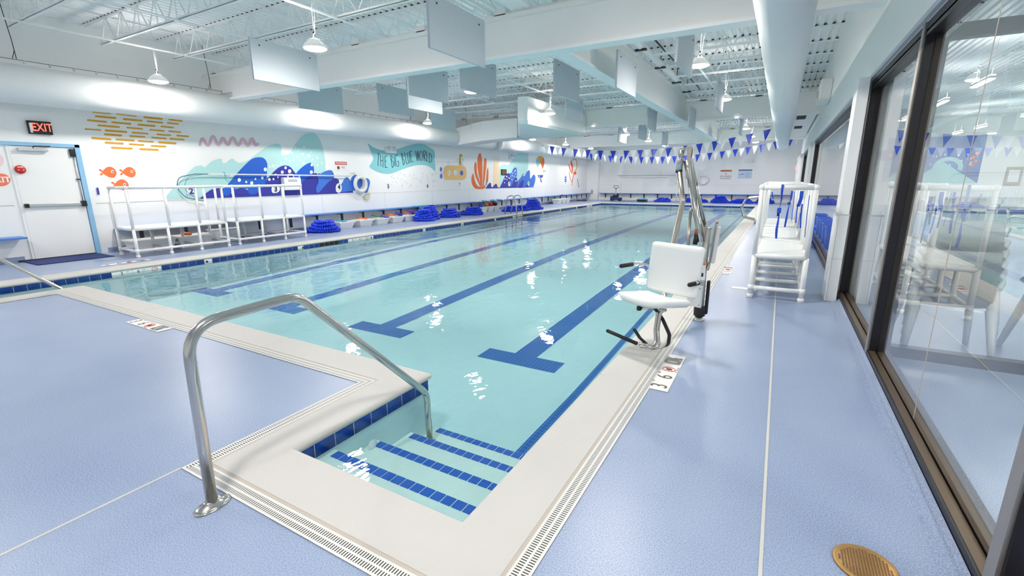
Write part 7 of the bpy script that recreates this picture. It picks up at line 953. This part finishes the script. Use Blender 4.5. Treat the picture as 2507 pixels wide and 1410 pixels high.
# supply box joining the left duct
t=thing('supply_box','big white sheet metal supply duct box reaching from the left duct over the pool','duct')
b=MB(); pl=[(-6.55,12.45),(-6.55,17.05),(-8.95,17.05),(-8.95,16.2),(-6.85,12.40),(-6.65,12.38)]
k=b.mi('beam_white')
R=[[b.bm.verts.new((x*(1-s)+(-7.9)*s,y*(1-s)+15.2*s,z)) for x,y in pl] for s,z in ((.16,3.04),(.05,3.07),(0,3.16),(0,3.80))]
for A,B_ in zip(R,R[1:]):
    for q in range(6): f=b.bm.faces.new((A[q],A[(q+1)%6],B_[(q+1)%6],B_[q])); f.material_index=k
for q in (R[0],R[-1]): f=b.bm.faces.new(q); f.material_index=k
bmesh.ops.recalc_face_normals(b.bm,faces=b.bm.faces); b.build('box',t)
b=MB()
a=[(-12.1,16.1,2.84),(-12.1,16.9,2.84),(-12.1,16.9,3.49),(-12.1,16.1,3.49)]
m=[(-10.35,15.9,2.98),(-10.35,16.9,2.98),(-10.35,16.9,3.70),(-10.35,15.9,3.70)]
c=[(-8.8,15.9,3.04),(-8.8,16.95,3.04),(-8.8,16.95,3.72),(-8.8,15.9,3.72)]
for A,B_ in ((a,m),(m,c)):
    for q in range(4): b.face([A[q],A[(q+1)%4],B_[(q+1)%4],B_[q]],'beam_white')
b.face(a,'beam_white'); bmesh.ops.recalc_face_normals(b.bm,faces=b.bm.faces); b.build('transition',t)
b=MB()
for x in (-10.9,-9.6,-6.7): b.tube([(x,15.95,3.4),(x,15.95,ZC-.03)],.008,'steel_white',6)
b.build('hanger',t)
b=MB(); b.box((.14,17.45,3.4),(.72,26.5,4.0),'beam_white',.01)
for y in (17.8,21.2):
    for k in range(12): b.box((.2,y+k*.09,3.392),(.46,y+.045+k*.09,3.40),'dark_gap')
tag(b.build('grille_duct'),'white duct box with dark grilles at the far right under the roof','duct')
t=thing('wall_speaker','white box unit high on the right wall beside the round duct','speaker')
b=MB(); b.box((.55,13.6,3.25),(XR,14.5,3.75),'case_white',.03); b.ball((.56,14.05,3.45),(.05,.1,.1),'grout_strip'); b.build('housing',t)
b=MB(); b.tube([(.67,14.2,3.75),(.67,14.2,4.2)],.012,'steel_white',6); b.build('bracket',t)
def emg(x,y,z,label,ax):
    b=MB()
    if ax=='x': b.box((x,y-.26,z-.11),(x+.1,y+.26,z+.11),'case_white',.02); b.ball((x+.12,y-.14,z+.06),(.06,.07,.07),'sign_pale'); b.ball((x+.12,y+.14,z+.06),(.06,.07,.07),'sign_pale')
    else: b.box((x-.26,y-.1,z-.11),(x+.26,y,z+.11),'case_white',.02)
    return tag(b.build('emergency_light'),label,'emergency light')
emg(XL,13.0,2.55,'pale twin emergency light above the painted banner','x'); emg(XL,21.9,2.65,'pale twin emergency light above the painted teal peak','x'); emg(-1.9,YF,2.55,'pale emergency light high on the far end wall','y')
t=thing('exit_sign','dark exit box sign on the painted navy mountain','sign',(XL,21.1,1.86)); b=MB(); b.box((0,-.25,-.14),(.05,.25,.14),'black',.006); b.box((.05,-.2,-.1),(.052,.2,.1),'brass_dark'); b.build('housing',t)
b=MB(); b.box((.60,30.6,1.9),(.76,30.64,2.12),'red_glow',.004); b.box((.58,30.64,1.88),(.78,30.68,2.14),'sign_white',.004); tag(b.build('exit_sign'),'tiny red lit sign near the far end of the windows','sign')

# ------------------------------------------------------------------ pennant lines
def pennants(y,zf,x0,x1,n,label,seed):
    rnd=random.Random(seed); t=thing('pennant_line',label,'pennants')
    b=MB(); N=40; b.tube([(x0+(x1-x0)*i/N,y,zf(x0+(x1-x0)*i/N)) for i in range(N+1)],.006,'steel_white',5); b.build('cord',t)
    st=(x1-x0)/n
    for i in range(n):
        xa=x0+st*i+.02; wd=st*.86; xb=xa+wd; h=.46
        dx=rnd.uniform(-.05,.05); dy=rnd.uniform(-.14,.14); m='flag_blue' if i%2==0 else 'flag_white'
        b=MB(); k=b.mi(m); R=[]
        for j in range(5):
            v=j/4; half=wd/2*(1-v)+.004; cxm=(xa+xb)/2+dx*v; yy=y+dy*v*v
            za=zf(xa+(xb-xa)*.5)-h*v
            slope=(zf(xb)-zf(xa))/2*(1-v)
            R.append([b.bm.verts.new((cxm-half,yy+rnd.uniform(-.01,.01),za-slope)),b.bm.verts.new((cxm,yy+.02*math.sin(3*v+i),za)),b.bm.verts.new((cxm+half,yy,za+slope))])
        for A,B_ in zip(R,R[1:]):
            for j in range(2): f=b.bm.faces.new((A[j],B_[j],B_[j+1],A[j+1])); f.material_index=k; f.smooth=True
        b.build('pennant',t)
    return t
zf1=lambda x: 2.87+.64*((x+6.7)/5.8)**2
zf2=lambda x: 2.85+.62*abs((x+6.9)/6.2)**2
pennants(23.7,zf1,-12.49,-.60,35,'nearer line of blue and white pennants strung across the pool',1)
pennants(31.0,zf2,-12.3,.70,38,'farther line of blue and white pennants near the end wall',2)

# ------------------------------------------------------------------ window wall
GX=.85
def window(idx,y0,y1,mull,label):
    t=struct(thing('window_%d'%idx,label,'window')); del t['category']
    b=MB(); b.box((.789,y0,0),(.80,y1,.07),'frame_black'); b.box((.80,y0,0),(.845,y1,.072),'bronze_top'); b.box((.845,y0,0),(.858,y1,.05),'frame_black'); b.box((.858,y0,0),(.93,y1,.10),'bronze'); b.build('window_sill',t)
    b=MB(); b.box((.80,y0,2.50),(.93,y1,2.60),'frame_black'); b.box((.80,y0,2.53),(.845,y1,2.545),'bronze'); b.build('window_head',t)
    for i,y in enumerate([y0+.04,y1-.04]+list(mull)):
        b=MB(); b.box((.80,y-.045,.0),(.93,y+.045,2.58),'frame_black',.003); b.box((.787,y-.03,.0),(.80,y+.045,2.60),'silver_edge'); b.box((.858,y-.052,.0),(.935,y+.05,2.58),'bronze',.003); b.build('window_frame',t)
    b=MB(); b.face([(GX,y0,.04),(GX,y1,.04),(GX,y1,2.56),(GX,y0,2.56)],'glass'); b.build('window_pane',t)
    return t
t=window(1,YB+.2,7.18,(2.0,4.75),'big dark framed window beside the camera')
b=MB(); b.box((GX-.002,3.40,.08),(GX+.002,3.4025,2.55),'grout_strip'); b.build('glass_joint',t)
window(2,7.2,17.8,(),'dark framed window behind the strap hung platform')
window(3,18.15,26.3,(),'farthest dark framed window')
t=struct(thing('window_4','glass partition crossing the room behind the window','window')); del t['category']
b=MB(); b.box((.97,4.86,0),(5.0,4.96,.09),'frame_black'); b.box((.97,4.86,2.5),(5.0,4.96,2.6),'frame_black'); b.box((4.95,4.86,0),(5.05,4.96,2.6),'frame_black'); b.build('window_frame',t)

# ------------------------------------------------------------------ the neighbouring pool room behind the glass
def make_chair():
    t=thing('stacking_chair','c','chair'); 
    b=MB(); k=b.mi('plastic_white'); N=10; rows_=[]
    prof=[(-.22,.43),(-.20,.445),(-.05,.43),(.10,.425),(.19,.45),(.225,.52),(.25,.65),(.275,.78),(.285,.84)]
    for y,z in prof:
        s=1 if z<.5 else 1-.12*(z-.5)/.34
        rows_.append([b.bm.verts.new((-.24*s+.48*s*j/N, y-(.03*(1-(2*j/N-1)**2) if z>.5 else 0)*-1, z-(.012*(1-(2*j/N-1)**2) if z<.5 else 0))) for j in range(N+1)])
    for A,B_ in zip(rows_,rows_[1:]):
        for j in range(N): f=b.bm.faces.new((A[j],A[j+1],B_[j+1],B_[j])); f.material_index=k; f.smooth=True
    bmesh.ops.solidify(b.bm,geom=b.bm.faces[:],thickness=.012)
    b.box((-.25,-.235,.37),(.25,-.21,.435),'plastic_white',.006); b.build('shell',t)
    for sx in (-1,1):
        for y0,y1 in ((-.20,-.26),(.20,.28)):
            b=MB(); b.tube([(sx*.24,y0,.43),(sx*.29,y1,0)],[.035,.022],'plastic_white',6); b.build('leg',t)
        b=MB(); b.tube(fillet([(sx*.25,-.20,.42),(sx*.29,-.20,.66),(sx*.28,.18,.68),(sx*.24,.25,.62)],.07,5),.022,'plastic_white',8); b.build('armrest',t)
    return t
c0=make_chair(); note_kids(); first=True
labs=['bottom','second','third','fourth','fifth','sixth','topmost']
for (x,y,rz,nm,cnt) in ((1.36,5.30,PI+.04,'left stack behind the glass, backs to the camera',5),(2.2,5.42,PI/2+.1,'stack cut by the right picture edge behind the glass',6)):
    for i in range(cnt):
        lab='white plastic armchair, %s in the %s'%(labs[i] if i<cnt-1 else 'topmost',nm)
        loc=(x+.02*i*math.sin(rz),y-.02*i*math.cos(rz),.08*i)
        if first: c0.location=loc; c0.rotation_euler=(0,0,rz); c0['label']=lab; first=False
        else: dup(c0,loc,rz,lab)
for i,(x,y,rz,lab) in enumerate(((4.2,19.6,1.9,'white armchair far behind the glass, left one by the blue mural'),(5.0,20.2,2.1,'white armchair far behind the glass, middle one of three'),(5.75,20.6,2.3,'white armchair far behind the glass, right one of three'),(4.6,14.0,1.2,'white armchair behind the glass, nearer than the three'))):
    dup(c0,(x,y,0),rz,lab)
# blue bins
for i,(y,lab) in enumerate(((12.2,'nearest blue bin standing against the window sill'),(13.1,'second blue bin against the window sill'),(14.1,'third blue bin against the window sill'),(15.1,'fourth blue bin against the window sill'),(16.4,'farthest blue bin against the window sill'))):
    b=MB(); k=b.mi('bin_blue')
    def lp(s,z): return [b.bm.verts.new((.595+sx*(.15+s),y+sy*(.28+s),z)) for sx,sy in ((-1,-1),(1,-1),(1,1),(-1,1))]
    R=[lp(-.03,0),lp(.0,.44),lp(.018,.44),lp(.018,.47),lp(-.01,.47),lp(-.05,.03)]
    f=b.bm.faces.new(R[0][::-1]); f.material_index=k
    for A,B_ in zip(R,R[1:]):
        for j in range(4): f=b.bm.faces.new((A[j],A[(j+1)%4],B_[(j+1)%4],B_[j])); f.material_index=k
    f=b.bm.faces.new(R[-1]); f.material_index=k
    tag(b.build('storage_bin'),lab,'bin')
# neighbouring pool and its surroundings
b=MB(); b.box((5.6,6,-.7),(12.6,31,-.65),'plaster')
for q in (((5.5,6,-.7),(5.6,31,.0)),((12.6,6,-.7),(12.7,31,0)),((5.6,31,-.7),(12.6,31.1,0)),((5.6,5.9,-.7),(12.6,6,0))): b.box(*q,'plaster')
b.box((5.3,6,0),(5.62,31,.012),'coping'); b.box((5.3,30.98,0),(12.9,31.3,.012),'coping'); b.box((5.6,30.97,-.14),(12.6,30.99,-.03),'tile_blue')
struct(b.build('pool_beyond'),'second pool behind the glass')
b=MB(); flat(b,5.6,6,12.6,31,-.1,'water'); struct(b.build('pool_water_beyond'))
b=MB()
b.box((4.9,YF-.02,1.2),(8.9,YF-.004,3.6),'paint_octo')
def far_poly(pts,m,d):
    b.face([(x,YF-.02-d,z) for x,z in pts],m)
far_poly([(4.9,1.2),(5.6,1.9),(6.4,1.5),(7.4,2.3),(8.2,1.7),(8.9,1.2)],'paint_paleteal',.004)
far_poly([(7.6+.62*math.cos(a)*1.0,2.0+.55*math.sin(a)) for a in [PI*k/10-.3 for k in range(12)]]+[(7.6+.42*math.cos(a),2.0+.35*math.sin(a)) for a in [PI*k/10-.3 for k in range(11,-1,-1)]],'paint_paleteal',.008)
far_poly([(4.95+.5*math.cos(a),2.7+.3*math.sin(a)) for a in [2*PI*k/14 for k in range(14)]],'paint_navy',.006); far_poly([(5.1+.12*math.cos(a),2.7+.1*math.sin(a)) for a in [2*PI*k/10 for k in range(10)]],'paint_coral3',.010)
for k in range(26):
    x,z=random.Random(k).uniform(5.4,8.6),random.Random(k+99).uniform(2.1,2.7); far_poly([(x+.04*math.cos(a),z+.05*math.sin(a)) for a in [2*PI*q/8 for q in range(8)]],'paint_bubble',.012)
for k,z in enumerate((2.1,2.3,2.5,2.7)): far_poly([(8.55+.1*(k%2)+.08*math.cos(a),z+.08*math.sin(a)) for a in [2*PI*q/8 for q in range(8)]],'paint_coral3',.013)
tag(b.build('wall_mural'),'blue grey octopus mural seen far behind the glass','mural')
t=thing('white_fence','low white picket fence far behind the glass','fence')
b=MB()
for z in (.12,1.0): b.box((8.5,31.6,z),(14.1,31.64,z+.05),'pvc')
b.build('rail',t)
b=MB()
for k in range(44): b.box((8.55+k*.126,31.605,.12),(8.575+k*.126,31.635,1.0),'pvc')
b.build('pickets',t)
b=MB(); b.box((9.9,YF-.06,1.1),(10.5,YF-.004,2.0),'grout_strip',.01); b.box((10.0,YF-.065,1.25),(10.4,YF-.06,1.85),'sign_white'); tag(b.build('notice_board'),'small grey notice frame far behind the glass','sign')
# fluorescent strips
def strip_light(x,y,lab,L=1.2):
    t=thing('strip_light',lab,'lamp',(x,y,3.6)); b=MB(); b.box((-.07,-L/2,0),(.07,L/2,.06),'lamp_body',.01); b.build('housing',t)
    b=MB(); b.tube([(0,-L/2+.1,.05),(0,-L/2+.1,.96)],.003,'steel_white',5); b.tube([(0,L/2-.1,.05),(0,L/2-.1,.96)],.003,'steel_white',5); b.build('hanger',t)
    b=MB(); b.box((-.05,-L/2+.02,-.02),(.05,L/2-.02,.0),'tube_light'); b.box((-.05,-L/2+.02,.061),(.05,L/2-.02,.075),'added_tube_uplight'); b.build('diffuser',t)  # glowing top face added to brighten the ceiling behind the glass
for i,(x,y,lab) in enumerate(((3.75,15.2,'nearest strip light behind the glass, upper one'),(3.78,18.6,'second strip light behind the glass, by the mullion'),(3.75,22.8,'third strip light of the near row behind the glass'),(7.2,28.2,'strip light over the second pool, nearer one'),(7.22,31.4,'strip light over the second pool, farther one'),(7.2,23.5,'strip light over the second pool, right side near'),(10.8,30.5,'strip light at the right edge behind the glass, lower'),(10.8,26.0,'strip light at the right edge behind the glass, upper'),
    (3.75,9.0,'strip light above the chair stacks'),(2.9,1.5,'strip light over the lobby beside the camera'),(7.2,12.0,'strip light over the near half of the second pool'),(2.9,-1.8,'added unseen strip light at the back of the lobby'),(7.2,3.0,'added unseen strip light in the right part of the lobby'),(10.8,17.0,'added unseen strip light over the far side of the second pool'))): strip_light(x,y,lab)  # strips at the end of the list are unseen, added for brightness
